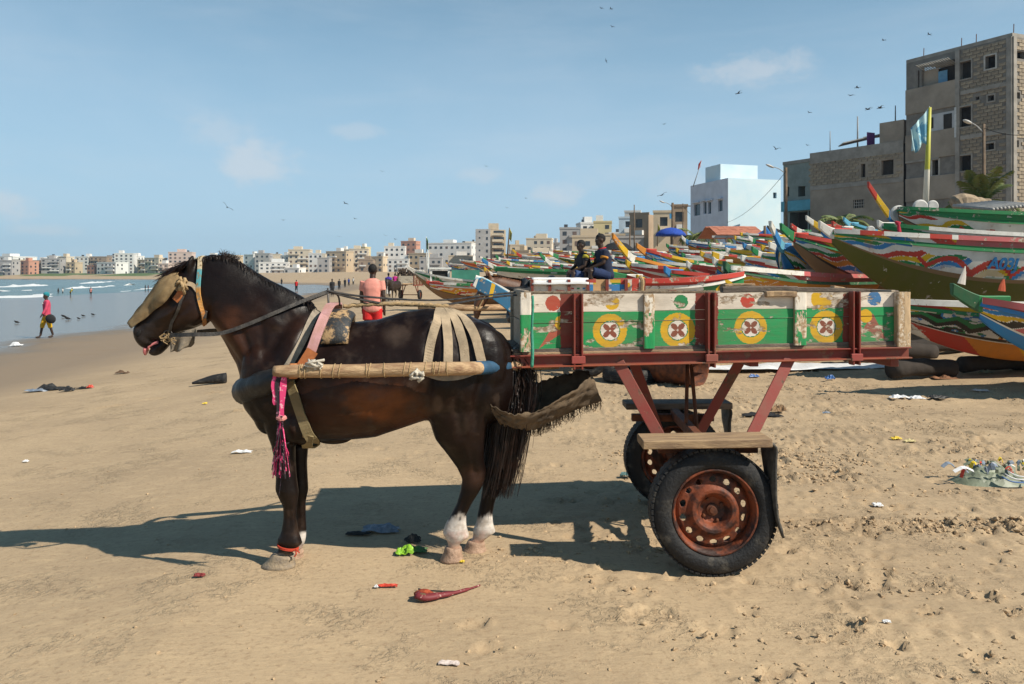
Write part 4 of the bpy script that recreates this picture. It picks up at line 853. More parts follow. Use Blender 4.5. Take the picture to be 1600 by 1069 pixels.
# green rope at the front batten
mb = MB(); mb.tube(spline([W(832, 462, 4.15), W(832.5, 480, 4.15), W(831, 520, 4.15), W(832, 548, 4.14), W(831, 574, 4.14)], 20), [.007]*10+[.009]*10, 6); mb.build('lashing', M('green_rope', (.06, .30, .20), .9, .3, 50, .5, 120), cart, smooth=True)
# draped hessian below the front of the bed
HES = M('hessian_dark', (.22, .155, .095), .95, .5, 9, .9, 330, col2=(.10, .07, .045))
top = spline([W(759,600,4.24), W(785,612,4.40), W(815,608,4.52), W(850,594,4.60), W(885,583,4.62), W(920,580,4.58)], 44)
mid = spline([W(764,640,4.14), W(788,663,4.22), W(818,671,4.28), W(848,663,4.32), W(884,645,4.36), W(940,626,4.40)], 44)
bot = spline([W(754,608,4.08), W(766,630,4.06), W(792,645,4.06), (W(828,646,4.08)), W(866,628,4.12), W(902,606,4.18), W(926,588,4.26)], 44)
rows = []
for i in range(44):
    q = spline([top[i], top[i]*.45+mid[i]*.55+np.array((0, .03, -.01)), mid[i], mid[i]*.5+bot[i]*.5+np.array((0, -.03, -.008)), bot[i]], 30)
    rows.append([p+np.array((0, .007*math.sin(j*1.3+i*.35)+.004*RS.randn(), .006*math.sin(j*.9+i*.5)*math.sin(i*.21)+.004*RS.randn())) for j, p in enumerate(q)])
mb = MB(); mb.grid(np.array(rows))
hs = thing('hessian_sling', 'brown fringed hessian sack slung between the horse\'s tail and the cart', 'sacking', W(850, 640, 4.2))
mb.build('sacking', HES, hs, smooth=True, solid=.003)
mb = MB(); rows = np.array(rows)
for k in range(420):
    i = 12+RS.rand()*30.9; ii = int(i); p = rows[ii, 15]*(1-(i-ii))+rows[ii+1, 15]*(i-ii); L_ = RS.uniform(.01, .06); mb.tube([p, p+np.array((RS.randn()*.006, RS.randn()*.006, -L_*.6)), p+np.array((RS.randn()*.012, RS.randn()*.01, -L_))], [.0016, .0014, .0008], 3, caps=False)
mb.build('fringe', HES, hs)
# ================================================================ the horse
def YM(x): return 4.235+.05*(x+.7)      # mid plane of the horse
def pxy(px, py):                         # photo point on the mid plane
    d = 4.235
    for _ in range(4): d = YM((px-800)/F*d)
    return W(px, py, d)
UP = np.array((0, 0, 1.)); YV = np.array((.05, -1, 0.)); YV /= np.linalg.norm(YV)
hb = MB()
def body_ring(px, t, b, hw, p=2.25, egg=.12, topn=1.0, n=28):
    a = pxy(px, t); c = pxy(px, b); ctr = (a+c)/2; hz = (a[2]-c[2])/2
    th = np.arange(n)*2*math.pi/n; ct = np.cos(th); st = np.sin(th)
    x = np.sign(ct)*np.abs(ct)**(2/p); z = np.sign(st)*np.abs(st)**(2/p)
    x = x*(1-egg*z)*np.where(z > 0, 1-(1-topn)*z**1.5, 1)
    return ctr+np.outer(x*hw, YV)+np.outer(z*hz, UP)
T = [(806,560,612,.05,1), (798,538,640,.11,1), (785,522,655,.165,.95), (765,509,662,.215,.9), (735,493,664,.25,.88), (700,483,660,.262,.86), (665,482,655,.255,.86), (630,487,667,.25,.88),
     (590,499,681,.258,.9), (550,503,685,.258,.88), (510,497,687,.24,.8), (482,480,686,.222,.6), (452,468,681,.20,.55), (425,478,672,.185,.6), (404,520,660,.165,.8), (389,556,642,.125,1), (379,576,622,.06,1)]
hb.rings([body_ring(a, b, c, d, topn=e) for a, b, c, d, e in T])
def pair_ring(u, l, hw, p=2.1, n=24, off=0, egg=0):
    a = pxy(*u); c = pxy(*l); ctr = (a+c)/2; ax = (a-c)/2
    th = np.arange(n)*2*math.pi/n; ct = np.cos(th); st = np.sin(th)
    x = np.sign(ct)*np.abs(ct)**(2/p); z = np.sign(st)*np.abs(st)**(2/p); x = x*(1-egg*z)
    return ctr+YV*off+np.outer(x*hw, YV)+np.outer(z, ax)
NK = [((500,500),(400,650),.17), ((478,466),(381,600),.135), ((458,455),(372,572),.118), ((422,437),(358,548),.105), ((388,416),(345,524),.096), ((358,402),(334,507),.09), ((332,397),(322,494),.084), ((314,402),(310,474),.07)]
hb.rings([pair_ring(u, l, h, egg=.25) for u, l, h in NK])
HD = [((322,402),(332,490),.060), ((306,406),(326,500),.078), ((290,414),(316,508),.094), ((272,427),(302,514),.098), ((256,440),(288,518),.088), ((243,455),(273,523),.070), ((231,471),(261,529),.056), ((221,488),(252,533),.050), ((212,504),(244,537),.052), ((209,514),(238,541),.054), ((210,524),(232,543),.044), ((214,534),(228,545),.026)]
hb.rings([pair_ring(u, l, h, egg=.12) for u, l, h in HD])
hb.rings([pair_ring(u, l, h) for u, l, h in [((262,518),(276,527),.04), ((252,527),(268,537),.042), ((244,537),(260,546),.04), ((236,546),(252,553),.036), ((231,551),(242,557),.022)]])   # lower jaw and lip
hb.ball(pxy(304,482)+YV*.045, (.085, .05, .095), nu=16, nv=10); hb.ball(pxy(304,482)-YV*.045, (.085, .05, .095), nu=16, nv=10)   # cheeks
for s in (1, -1): hb.ball(pxy(219,517)+YV*.036*s, (.022, .022, .03)); hb.ball(pxy(274,452)+YV*.085*s, (.035, .022, .03))   # nostril wing, brow
for s in (1, -1):                        # ears
    e0 = pxy(301, 428)+YV*.045*s; e1 = pxy(303, 412)+YV*.055*s; e2 = pxy(307, 399)+YV*.05*s
    hb.tube([e0, e1, (e1+e2)/2, e2], [(.026, .02), (.03, .016), (.02, .012), (.006, .006)], 10)
# muscle masses
for s in (1, -1):
    hb.ball(pxy(440, 600)+YV*.12*s, (.16, .09, .24), rot=rotm('Y', -.45), nu=16, nv=12)     # shoulder
    hb.ball(pxy(735, 575)+YV*.12*s, (.19, .12, .26), rot=rotm('Y', .2), nu=16, nv=12)       # haunch
    hb.ball(pxy(478, 655)+YV*.13*s, (.12, .09, .11), nu=14, nv=10)                          # elbow
    hb.ball(pxy(694, 632)+YV*.14*s, (.085, .07, .10), nu=14, nv=10)                          # stifle
hb.ball(pxy(522, 684), (.10, .05, .035)); hb.ball(pxy(420, 640), (.075, .13, .13), nu=16, nv=12)
def leg(secs, y):
    rings = []; (fa, ba, ha, *ya) = secs[-3]; q = .12; secs = secs[:-3]+[(tuple(np.array(fa)*(1-q)+np.array(ba)*q), tuple(np.array(ba)*(1-q)+np.array(fa)*q), ha*.8)]
    for (fx, fy), (bx, by), hw, *yo in secs:
        yy = yo[0] if yo else y
        a = W(fx, fy, yy); c = W(bx, by, yy); ctr = (a+c)/2; ax = (c-a)/2
        th = np.arange(18)*2*math.pi/18; rings.append(ctr+np.outer(np.cos(th), ax)+np.outer(np.sin(th)*hw, YV))
    hb.rings(rings)
leg([((398,600),(482,615),.06,4.10), ((405,635),(478,645),.075,4.10), ((414,668),(468,672),.072,4.11), ((424,697),(462,695),.058), ((430,722),(462,722),.05), ((431,748),(464,748),.048), ((430,765),(467,767),.052), ((437,781),(466,782),.042), ((442,790),(464,790),.034), ((443,808),(463,808),.030), ((440,829),(467,831),.038), ((433,843),(473,849),.049), ((436,858),(459,861),.032), ((424,866),(460,869),.045), ((416,875),(461,877),.052), ((411,885),(460,885.5),.056)], 4.115)
leg([((405,600),(490,615),.06,4.34), ((420,640),(490,645),.07,4.33), ((440,672),(486,672),.06,4.33), ((450,697),(482,695),.052), ((455,722),(480,722),.044), ((456,748),(481,748),.042), ((455,764),(482,765),.043), ((460,783),(478,783),.034), ((462,806),(478,806),.029), ((458,826),(479,828),.033), ((454,840),(478,843),.038), ((450,851),(474,854),.036), ((444,858),(472,860),.042), ((438,864),(472,866),.05), ((434,870),(472,870),.054)], 4.265)
leg([((672,560),(788,560),.10,4.16), ((664,605),(780,612),.115,4.14), ((666,645),(765,655),.105,4.14), ((680,686),(757,690),.085,4.15), ((701,713),(756,716),.064,4.17), ((714,731),(760,735),.055), ((722,748),(758,748),.052), ((720,764),(752,764),.044), ((714,785),(738,786),.034), ((705,803),(729,804),.032), ((696,818),(729,820),.040), ((691,832),(734,838),.050), ((700,849),(718,850),.032), ((695,858),(722,858),.046), ((692,868),(722,866),.052), ((690,875.5),(721,874),.055)], 4.195)
leg([((690,560),(795,560),.10,4.40), ((690,605),(788,612),.11,4.42), ((705,645),(785,655),.10,4.42), ((722,686),(785,690),.08,4.40), ((740,713),(787,716),.06,4.38), ((748,733),(790,738),.05), ((753,748),(786,750),.044), ((753,764),(780,766),.038), ((750,784),(773,786),.032), ((746,802),(770,804),.031), ((744,816),(771,818),.035), ((739,826),(775,831),.045), ((739,840),(758,843),.031), ((728,847),(758,848),.044), ((725,855),(757,855),.05), ((723,862),(757,861),.053)], 4.355)
hme = remeshed(hb, 'horse_body', .0092, 5, .5)
V = mverts(hme)
_n = np.empty(len(V)*3); hme.vertices.foreach_get('normal', _n); _n = _n.reshape(-1, 3)
_px = 800+F*V[:, 0]/V[:, 1]; _py = HOR+F*(CAMH-V[:, 2])/V[:, 1]
def relief(pts, w, dep):
    """groove (dep < 0) or ridge along a photo polyline, on both flanks"""
    P = spline([(a, b, 0) for a, b in pts], 30)[:, :2]; best = np.full(len(V), 1e9); tt = np.zeros(len(V))
    for i in range(29):
        d_ = P[i+1]-P[i]; t_ = np.clip(((_px-P[i, 0])*d_[0]+(_py-P[i, 1])*d_[1])/(d_@d_+1e-9), 0, 1); q = np.hypot(_px-P[i, 0]-t_*d_[0], _py-P[i, 1]-t_*d_[1]); m = q < best; best = np.where(m, q, best); tt = np.where(m, (i+t_)/29, tt)
    return 1.7*dep*np.exp(-(best/w)**2)*np.sin(np.clip(tt*1.15-.07, 0.02, .98)*math.pi)**.5*np.clip(np.abs(_n[:, 1])*1.6-.2, 0, 1)
_d = np.zeros(len(V))
for a in [([(492,500), (470,550), (448,600), (438,640)], 9, -.012), ([(476,500), (455,545), (430,590)], 14, .010), ([(400,585), (430,530), (468,482)], 10, -.010), ([(330,508), (352,545), (378,575)], 7, -.010), ([(345,500), (372,535), (395,570)], 9, .007), ([(372,500), (385,540), (392,575)], 6, -.007), ([(405,490), (410,530), (408,570)], 7, -.006), ([(390,470), (425,500), (450,520)], 10, .006),
          ([(668,520), (672,570), (668,615), (664,650)], 10, -.013), ([(768,545), (756,590), (744,640), (742,690)], 8, -.012), ([(720,560), (712,610), (716,660), (728,700)], 9, -.007), ([(668,500), (676,512)], 12, .014), ([(458,640), (468,670), (474,690)], 8, -.010), ([(440,650), (443,690), (446,730)], 5, -.006), ([(452,690), (455,730)], 5, .004),
          ([(735,700), (740,725), (744,745)], 5, -.007), ([(722,690), (738,720), (752,742)], 6, .005), ([(452,785), (453,830)], 3, -.004), ([(459,785), (460,830)], 2.5, .003), ([(728,775), (717,805)], 3, -.004), ([(328,470), (320,495), (300,512), (284,515)], 5, -.008), ([(288,472), (262,492), (244,502)], 4, .006), ([(300,470), (275,495), (255,512)], 5, -.005), ([(225,528), (240,534), (255,532)], 3, -.008), ([(232,505), (226,515)], 5, .004),
          ([(520,545), (560,600), (590,660)], 22, .006), ([(640,560), (652,610), (640,655)], 16, -.012)]: _d += relief(*a)
for k in range(7): _d += relief([(545+k*15, 545), (538+k*16, 600), (552+k*14, 655)], 4.2, .0009)
_d += .006*(fbm(_px*.022, _py*.028, 71, 3)-.5)*(_py < 700)
V = V+_n*_d[:, None]; hme.vertices.foreach_set('co', V.ravel()); hme.update()
# coat: black-brown with rusty patches, white hind socks, pale hooves
dd = V[:, 1]; PX = 800+F*V[:, 0]/dd; PY = HOR+F*(CAMH-V[:, 2])/dd
def blob(x, y, rx, ry, soft=.6): return 1-sstep(1-soft, 1+soft*.3, np.hypot((PX-x)/rx, (PY-y)/ry)+.55*(fbm(PX*.035, PY*.035, 5, 4)-.5))
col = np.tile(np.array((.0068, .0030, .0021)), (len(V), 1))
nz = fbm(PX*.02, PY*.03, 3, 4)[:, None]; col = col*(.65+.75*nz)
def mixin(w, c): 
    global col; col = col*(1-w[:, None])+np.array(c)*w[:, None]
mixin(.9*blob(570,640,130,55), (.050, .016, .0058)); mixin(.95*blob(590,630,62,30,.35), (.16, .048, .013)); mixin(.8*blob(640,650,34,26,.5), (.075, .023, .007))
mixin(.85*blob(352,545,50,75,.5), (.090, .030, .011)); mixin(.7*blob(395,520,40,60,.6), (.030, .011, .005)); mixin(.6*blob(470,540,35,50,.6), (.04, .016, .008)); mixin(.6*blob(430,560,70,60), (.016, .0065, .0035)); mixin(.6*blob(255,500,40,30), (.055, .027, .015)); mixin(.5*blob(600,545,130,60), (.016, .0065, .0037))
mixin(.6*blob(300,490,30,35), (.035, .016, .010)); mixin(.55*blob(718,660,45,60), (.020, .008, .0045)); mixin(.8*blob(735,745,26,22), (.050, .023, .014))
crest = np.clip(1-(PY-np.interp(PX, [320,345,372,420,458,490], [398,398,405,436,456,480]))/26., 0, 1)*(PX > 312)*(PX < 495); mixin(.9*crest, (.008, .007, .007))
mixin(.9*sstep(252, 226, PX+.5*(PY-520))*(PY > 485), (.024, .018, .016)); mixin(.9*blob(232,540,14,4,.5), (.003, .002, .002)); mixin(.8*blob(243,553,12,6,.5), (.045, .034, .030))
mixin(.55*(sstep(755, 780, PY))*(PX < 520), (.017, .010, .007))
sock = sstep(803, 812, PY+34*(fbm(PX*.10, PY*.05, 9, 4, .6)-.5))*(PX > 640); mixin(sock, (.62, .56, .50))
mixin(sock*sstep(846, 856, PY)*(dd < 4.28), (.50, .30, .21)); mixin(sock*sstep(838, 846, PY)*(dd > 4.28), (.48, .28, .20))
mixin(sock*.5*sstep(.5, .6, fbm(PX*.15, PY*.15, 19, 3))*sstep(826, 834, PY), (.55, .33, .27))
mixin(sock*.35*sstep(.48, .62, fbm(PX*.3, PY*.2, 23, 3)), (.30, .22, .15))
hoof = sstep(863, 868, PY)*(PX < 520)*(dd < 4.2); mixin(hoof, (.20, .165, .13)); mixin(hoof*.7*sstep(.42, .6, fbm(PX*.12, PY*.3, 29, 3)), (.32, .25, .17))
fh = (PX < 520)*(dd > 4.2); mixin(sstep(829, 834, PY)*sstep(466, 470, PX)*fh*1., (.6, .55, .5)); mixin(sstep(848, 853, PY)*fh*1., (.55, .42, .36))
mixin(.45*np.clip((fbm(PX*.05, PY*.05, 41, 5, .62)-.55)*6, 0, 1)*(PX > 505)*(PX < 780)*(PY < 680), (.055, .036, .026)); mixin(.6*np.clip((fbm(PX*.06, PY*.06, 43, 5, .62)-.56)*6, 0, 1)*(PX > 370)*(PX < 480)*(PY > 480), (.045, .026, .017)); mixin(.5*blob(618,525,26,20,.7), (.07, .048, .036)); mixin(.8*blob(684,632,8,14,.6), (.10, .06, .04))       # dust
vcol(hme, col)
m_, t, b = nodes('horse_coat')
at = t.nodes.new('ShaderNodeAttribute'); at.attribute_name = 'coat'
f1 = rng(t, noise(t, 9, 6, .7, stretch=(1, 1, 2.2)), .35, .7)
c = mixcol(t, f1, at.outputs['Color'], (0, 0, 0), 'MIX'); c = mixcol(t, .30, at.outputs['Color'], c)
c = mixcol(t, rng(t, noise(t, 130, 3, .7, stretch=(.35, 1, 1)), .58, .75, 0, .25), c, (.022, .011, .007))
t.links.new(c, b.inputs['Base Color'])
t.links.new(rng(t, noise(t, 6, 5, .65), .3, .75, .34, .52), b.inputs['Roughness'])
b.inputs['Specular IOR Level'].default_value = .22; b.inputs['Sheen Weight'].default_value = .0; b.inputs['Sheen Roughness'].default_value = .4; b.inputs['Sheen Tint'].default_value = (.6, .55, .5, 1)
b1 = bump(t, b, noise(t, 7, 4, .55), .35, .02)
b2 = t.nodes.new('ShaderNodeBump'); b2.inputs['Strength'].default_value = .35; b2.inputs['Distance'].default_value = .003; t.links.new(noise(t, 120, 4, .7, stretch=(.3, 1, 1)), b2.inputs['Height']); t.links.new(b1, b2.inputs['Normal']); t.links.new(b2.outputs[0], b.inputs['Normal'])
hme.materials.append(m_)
hbase = pxy(580, 870); hbase[2] = 0
horse = thing('horse', 'dark brown bridled horse with white hind socks standing in the cart shafts', 'horse', hbase)
ho = bpy.data.objects.new('body', hme); C.objects.link(ho); setpar(ho, horse)
BV = BVHTree.FromPolygons([tuple(v) for v in V], [tuple(p.vertices) for p in hme.polygons])
CAMP = Vector((0, 0, CAMH))
def hit(px, py, out=.004):
    d = Vector(((px-800)/F, 1, -(py-HOR)/F)).normalized()
    l, n_, i, ds = BV.ray_cast(CAMP, d)
    if l is None:
        p = pxy(px, py); l, n_, i, ds = BV.find_nearest(Vector(p))
    return np.array(l)+np.array(n_)*out, np.array(n_)
def mirror(p):
    p = np.array(p, float).copy(); k = (p[1]-YM(p[0])); n_ = np.array((-.05, 1, 0)); n_ /= np.linalg.norm(n_)
    dist = np.dot(p-np.array((p[0], YM(p[0]), p[2])), n_); return p-2*dist*n_
def mirn(n_): m = np.array((-.05, 1, 0)); m = m/np.linalg.norm(m); return n_-2*np.dot(n_, m)*m
# hooves
HF = M('hoof_grey', (.20, .165, .13), .7, .5, 22, .6, 60, col2=(.34, .26, .17)); HP = M('hoof_pale', (.44, .29, .20), .7, .35, 22, .7, 60, col2=(.24, .15, .10))
for tl, tr, bl, br_, hw, d_, mt in (((428,863),(461,868),(408,885.5),(461,886),.058,4.115,HF), ((446,857),(474,860),(434,870.5),(474,871),.054,4.265,HP), ((697,853),(721,855),(687,876),(724,875),.056,4.195,HP), ((732,844),(757,846),(721,862.5),(760,862),.054,4.355,HP)):
    mb = MB(); rings = []
    for k in np.linspace(0, 1, 7):
        a = W(*(np.array(tl)*(1-k)+np.array(bl)*k), d_); c_ = W(*(np.array(tr)*(1-k)+np.array(br_)*k), d_); ctr = (a+c_)/2; ax = (c_-a)/2; th = np.arange(22)*2*math.pi/22; bul = 1+.03*math.sin(k*9)
        rings.append(ctr+np.outer(np.sign(np.cos(th))*np.abs(np.cos(th))**.8, ax*bul)+np.outer(np.sin(th)*hw*(.82+.22*k)*bul, YV))
    mb.rings(rings); mb.build('hoof', mt, horse, smooth=True, bevel=.003)
# mane, forelock, tail, eye, tongue
M('mane_hair', (.012, .009, .008), .45, .5, 30, col2=(.03, .016, .010)); M('tail_hair', (.008, .006, .005), .5, .5, 25, col2=(.028, .012, .007))
rr = np.random.RandomState(2)
def strands(mb, roots, dirs, L, w, curl, sag, n=5):
    for p, d in zip(roots, dirs):
        p = np.array(p); d = np.array(d)/np.linalg.norm(d); l = L*rr.uniform(.55, 1.15); q = [p]
        for k in range(n-1):
            d = d+np.array((0, 0, -sag))+rr.randn(3)*curl; d /= np.linalg.norm(d); q.append(q[-1]+d*l/(n-1))
        ww = [w, w*.95, w*.8, w*.55, w*.12][:n] if n == 5 else list(np.linspace(w, w*.15, n))
        mb.tube(q, ww, 3, caps=False)
mb = MB(); cr = spline([pxy(*q) for q in [(318,400), (332,397), (345,396), (372,405), (396,421), (420,436), (458,456), (480,467), (488,476)]], 260)
roots = []; dirs = []
for i, p in enumerate(cr):
    for k in range(6):
        s = rr.choice([-1, 1]); roots.append(p+np.array((rr.randn()*.006, 0, -.012))+YV*rr.randn()*.016); dirs.append(np.array((.5+.3*rr.randn(), 0, .45 if i < 70 else .02))+YV*(.35*rr.randn()+.75))
strands(mb, roots, dirs, .040, .0016, .08, .55); mn = mb.build('mane', 'mane_hair', horse)
mb = MB(); roots = []; dirs = []
for k in range(150):
    q = spline([pxy(344,397), pxy(368,404)], 50)[rr.randint(50)]; roots.append(q+YV*rr.randn()*.014-UP*.008); dirs.append((.55+.5*rr.randn(), .3*rr.randn(), .7))
strands(mb, roots, dirs, .045, .0014, .3, .12); mb.build('mane_tuft', 'mane_hair', horse)
mb = MB(); roots = []; dirs = []
for k in range(420):
    q = spline([pxy(312,403), pxy(288,414), pxy(270,428)], 40)[rr.randint(34)]; roots.append(q+YV*rr.randn()*.035-UP*.006); dirs.append((-.9, .12*rr.randn(), -.42+.2*rr.randn()))
strands(mb, roots, dirs, .13, .0022, .10, .10); mb.build('forelock', M('forelock_hair', (.030, .014, .009), .5, .5, 30), horse)
mb = MB()
tail = spline([pxy(796,548), pxy(808,575), pxy(806,610), pxy(797,660), pxy(788,720), pxy(772,790)], 24)
core = [(.03, .03), (.045, .04), (.05, .045), (.05, .045), (.045, .04), (.035, .03)]
mb.tube(tail[:20], [(.040+.018*math.sin(i/19*3.1)-.022*max(0, i-13)/6,)*2 for i in range(20)], 12)
for k in range(2200):
    a = rr.rand(); i0 = int(a*10); p0 = tail[i0]+np.array((rr.randn()*.028, rr.randn()*.028, 0)); ln = rr.uniform(.55, 1.0)
    pts = [p0]; sp = rr.randn(2); endi = min(23, int(i0+(23-i0)*ln)+0)
    for j in np.linspace(i0+2, endi, 6):
        c_ = tail[int(j)]; wv = .022+.020*math.sin(min(1, j/17)*math.pi*.62)
        pts.append(c_+np.array((sp[0]*wv, sp[1]*wv*.8, 0))+rr.randn(3)*.004)
    pts = spline(pts, 9); mb.tube(pts, list(np.linspace(.0034, .0009, 9)), 3, caps=False)
for k in range(120):                     # bushy wisps at the dock
    p0 = tail[rr.randint(1, 6)]+rr.randn(3)*.025; d = np.array((.5+.6*rr.rand(), rr.randn()*.5, -.3+.6*rr.randn())); strands(mb, [p0], [d], .10, .0012, .25, .18)
mb.build('tail', 'tail_hair', horse)
M('eye_dark', (.006, .004, .003), .08, .1); M('tongue', (.62, .20, .20), .35, .25, 40, .3, 120); M('nostril_dark', (.004, .003, .003), .8, .1)
mb = MB()
e_, en = hit(268, 466, -.022)
for q in (e_, mirror(e_)): mb = MB(); mb.ball(q, .021); mb.build('eye', 'eye_dark', horse, smooth=True)
mb = MB(); e_, en = hit(217, 521, .003); 
for q in (e_, mirror(e_)): mb = MB(); mb.ball(q, (.010, .007, .019), rot=rotm('Y', .5)); mb.build('nostril', 'nostril_dark', horse, smooth=True)
mb = MB(); mb.tube(spline([pxy(250,534), pxy(241,537), pxy(233,541), pxy(228,547), pxy(227,555)], 12), [(.012, .030)]*7+[(.012, .029), (.012, .027), (.011, .023), (.009, .017), (.004, .008)], 12, up=(.5, 0, .5)); mb.build('tongue', 'tongue', horse, smooth=True)
mb = MB(); mb.tube([pxy(236, 545)-YV*.02, pxy(235, 546), pxy(236, 545)+YV*.02], .006, 6); mb.build('teeth', M('tooth', (.7, .62, .42), .4), horse, smooth=True)

# ================================================================ tack (each piece can be lifted off the horse)
def strap(mb, pts, w, th=.005, n=24, out=.005, full=False, mir=False, col=(.5,)*3):
    P = spline([(a, b, 0) for a, b in pts], n); H = [hit(a, b, out) for a, b, _ in P]
    Q = [h[0] for h in H]; N = [h[1] for h in H]
    for _ in range(2):
        Q = [Q[0]]+[(Q[i-1]+2*Q[i]+Q[i+1])/4 for i in range(1, len(Q)-1)]+[Q[-1]]; N = [N[0]]+[(N[i-1]+2*N[i]+N[i+1])/4 for i in range(1, len(N)-1)]+[N[-1]]
    if full:
        Q2 = [mirror(q) for q in Q][::-1]; N2 = [mirn(x) for x in N][::-1]
        Q, N = (Q2+Q, N2+N)
    mb.ribbon(Q, w, th, np.array(N), col)
    if mir: mb.ribbon([mirror(q) for q in Q], w, th, np.array([mirn(x) for x in N]), col)
M('leather_black', (.018, .016, .015), .5, .4, 30, .3, 120, col2=(.07, .06, .05)); M('leather_orange', (.42, .13, .035), .6, .3, 30, .2, 90); M('webbing_tan', (.46, .35, .23), .9, .35, 14, .5, 240, stretch=(1, 1, 1)); M('webbing_olive', (.26, .20, .10), .85, .35, 9, .4, 240)
M('webbing_pink', (.56, .30, .30), .85, .3, 12, .4, 240, col2=(.42, .22, .18)); M('webbing_grey', (.36, .30, .23), .9, .4, 16, .4, 200); M('rope_tan', (.45, .31, .16), .9, .35, 40, .6, 160); M('rope_white', (.62, .56, .46), .9, .35, 40, .6, 160); M('steel_dark', (.10, .09, .085), .45, .4, 20, .2, 60, metal=.7)
br = thing('bridle', 'patched bridle with striped cheek strap and orange blinker on the dark horse', 'bridle', pxy(290, 520))
mb = MB(); strap(mb, [(314,404), (313,425), (311,450), (313,470), (316,490), (319,507)], .020, .010, full=True, out=.004)
cheek = mb.build('cheek_strap', None, br); m_, t, b = nodes('wrapped_strap')
sp = t.nodes.new('ShaderNodeSeparateXYZ'); tc = t.nodes.new('ShaderNodeTexCoord'); t.links.new(tc.outputs['Object'], sp.inputs[0])
c = mixcol(t, rng(t, sp.outputs[2], 1.43, 1.455), (.50, .24, .06), (.10, .34, .38)); c = mixcol(t, rng(t, sp.outputs[2], 1.53, 1.54), c, (.55, .45, .30)); c = mixcol(t, rng(t, sp.outputs[2], 1.30, 1.34), (.42, .17, .05), c); c = mixcol(t, rng(t, noise(t, 60, 4), .5, .65), c, (.25, .18, .10))
t.links.new(c, b.inputs['Base Color']); b.inputs['Roughness'].default_value = .7; cheek.data.materials.append(m_)
mb = MB(); strap(mb, [(292,450), (284,470), (277,486), (271,500), (267,512), (265,522)], .014, .006, mir=True); mb.build('side_strap', 'leather_black', br)
mb = MB(); strap(mb, [(310,455), (300,445), (288,445), (276,455)], .022, .006, mir=True); mb.build('brow_band', 'webbing_tan', br)
mb = MB(); strap(mb, [(285,455), (280,464), (275,470)], .036, .008); mb.build('blinker', 'leather_orange', br)
mb = MB(); k, kn = hit(287, 446, .018); 
for q in range(7): mb.tube(spline([k+rr.randn(3)*.018 for _ in range(4)], 10), .008, 6)
mb.build('knot', 'rope_tan', br, smooth=True)
mb = MB(); k, kn = hit(322, 490, .012); mb.box(k, (.022, .012, .04), rotm('Y', .2)); mb.build('buckle', 'steel_dark', br, bevel=.003)
mb = MB(); k, kn = hit(263, 521, .012); 
th = np.linspace(0, 2*math.pi, 17); mb.tube([k+np.array((.022*math.cos(a), 0, .022*math.sin(a))) for a in th], .004, 6)
mb.tube([mirror(k), k], .006, 6); mb.build('bit_ring', 'steel_dark', br, smooth=True)
mb = MB()
for q in range(14): p0 = k+rr.randn(3)*.01; mb.tube(spline([p0, p0+np.array((rr.randn()*.015, -.005, -.02)), p0+np.array((rr.randn()*.025, -.004, -.045*rr.rand()-.01))], 6), .0025, 4)
mb.build('bit_twine', 'rope_tan', br)
# cloth over the face
mb = MB(); FR = [((284,424),(293,443),.088), ((272,427),(285,452),.118), ((256,436),(276,465),.122), ((243,451),(264,476),.104), ((230,467),(250,486),.078), ((218,483),(236,496),.066), ((208,496),(223,506),.061), ((202,503),(212,513),.054)]
rows = []
for i, (u, l, h) in enumerate(FR):
    a = pxy(*u); c_ = pxy(*l); row = []
    for j, th in enumerate(np.linspace(-.02, math.pi+.02, 25)):
        wv = 1+.06*math.sin(j*1.7+i)*math.sin(th)+.05*math.sin(i*2.3+j*.7); p = c_+(a-c_)*(math.sin(th))*1.02+YV*(math.cos(th)*h*wv)+UP*.004
        row.append(p+np.array((.004, .002, .003))*rr.randn(3))
    rows.append(row)
P = np.array(rows); P2 = np.array([spline(P[:, j], 24) for j in range(P.shape[1])]).transpose(1, 0, 2); mb.grid(P2)
fc = mb.build('face_cloth', None, smooth=True, solid=.004); m_ = M('hessian', (.46, .32, .16), .95, .45, 18, 1., 420, col2=(.27, .18, .09)); fc.data.materials.append(m_); m_.node_tree.nodes['Principled BSDF'].inputs['Alpha'].default_value = .86
tag(fc, 'tan hessian cloth tied over the forehead and nose of the horse', 'cloth')
# netting that hangs under the jaw
mb = MB(); top = spline([pxy(272,526), pxy(290,519), pxy(308,513), pxy(314,512)], 14); bot = spline([pxy(273,549), pxy(285,548), pxy(300,541), pxy(313,532)], 14)
P = np.array([[top[i]*(1-v)+bot[i]*v+np.array((0, .035*math.sin(i*.8)*v-.05, .004*math.sin(i*1.9)*v)) for v in np.linspace(0, 1, 8)] for i in range(14)]); mb.grid(P); nb = mb.build('jaw_net', M('net_grey', (.17, .145, .115), .95, .4, 60, .8, 300, col2=(.28, .23, .17)), smooth=True, solid=.003)
tag(nb, 'small grey-brown net hanging below the horse\'s jaw', 'net')
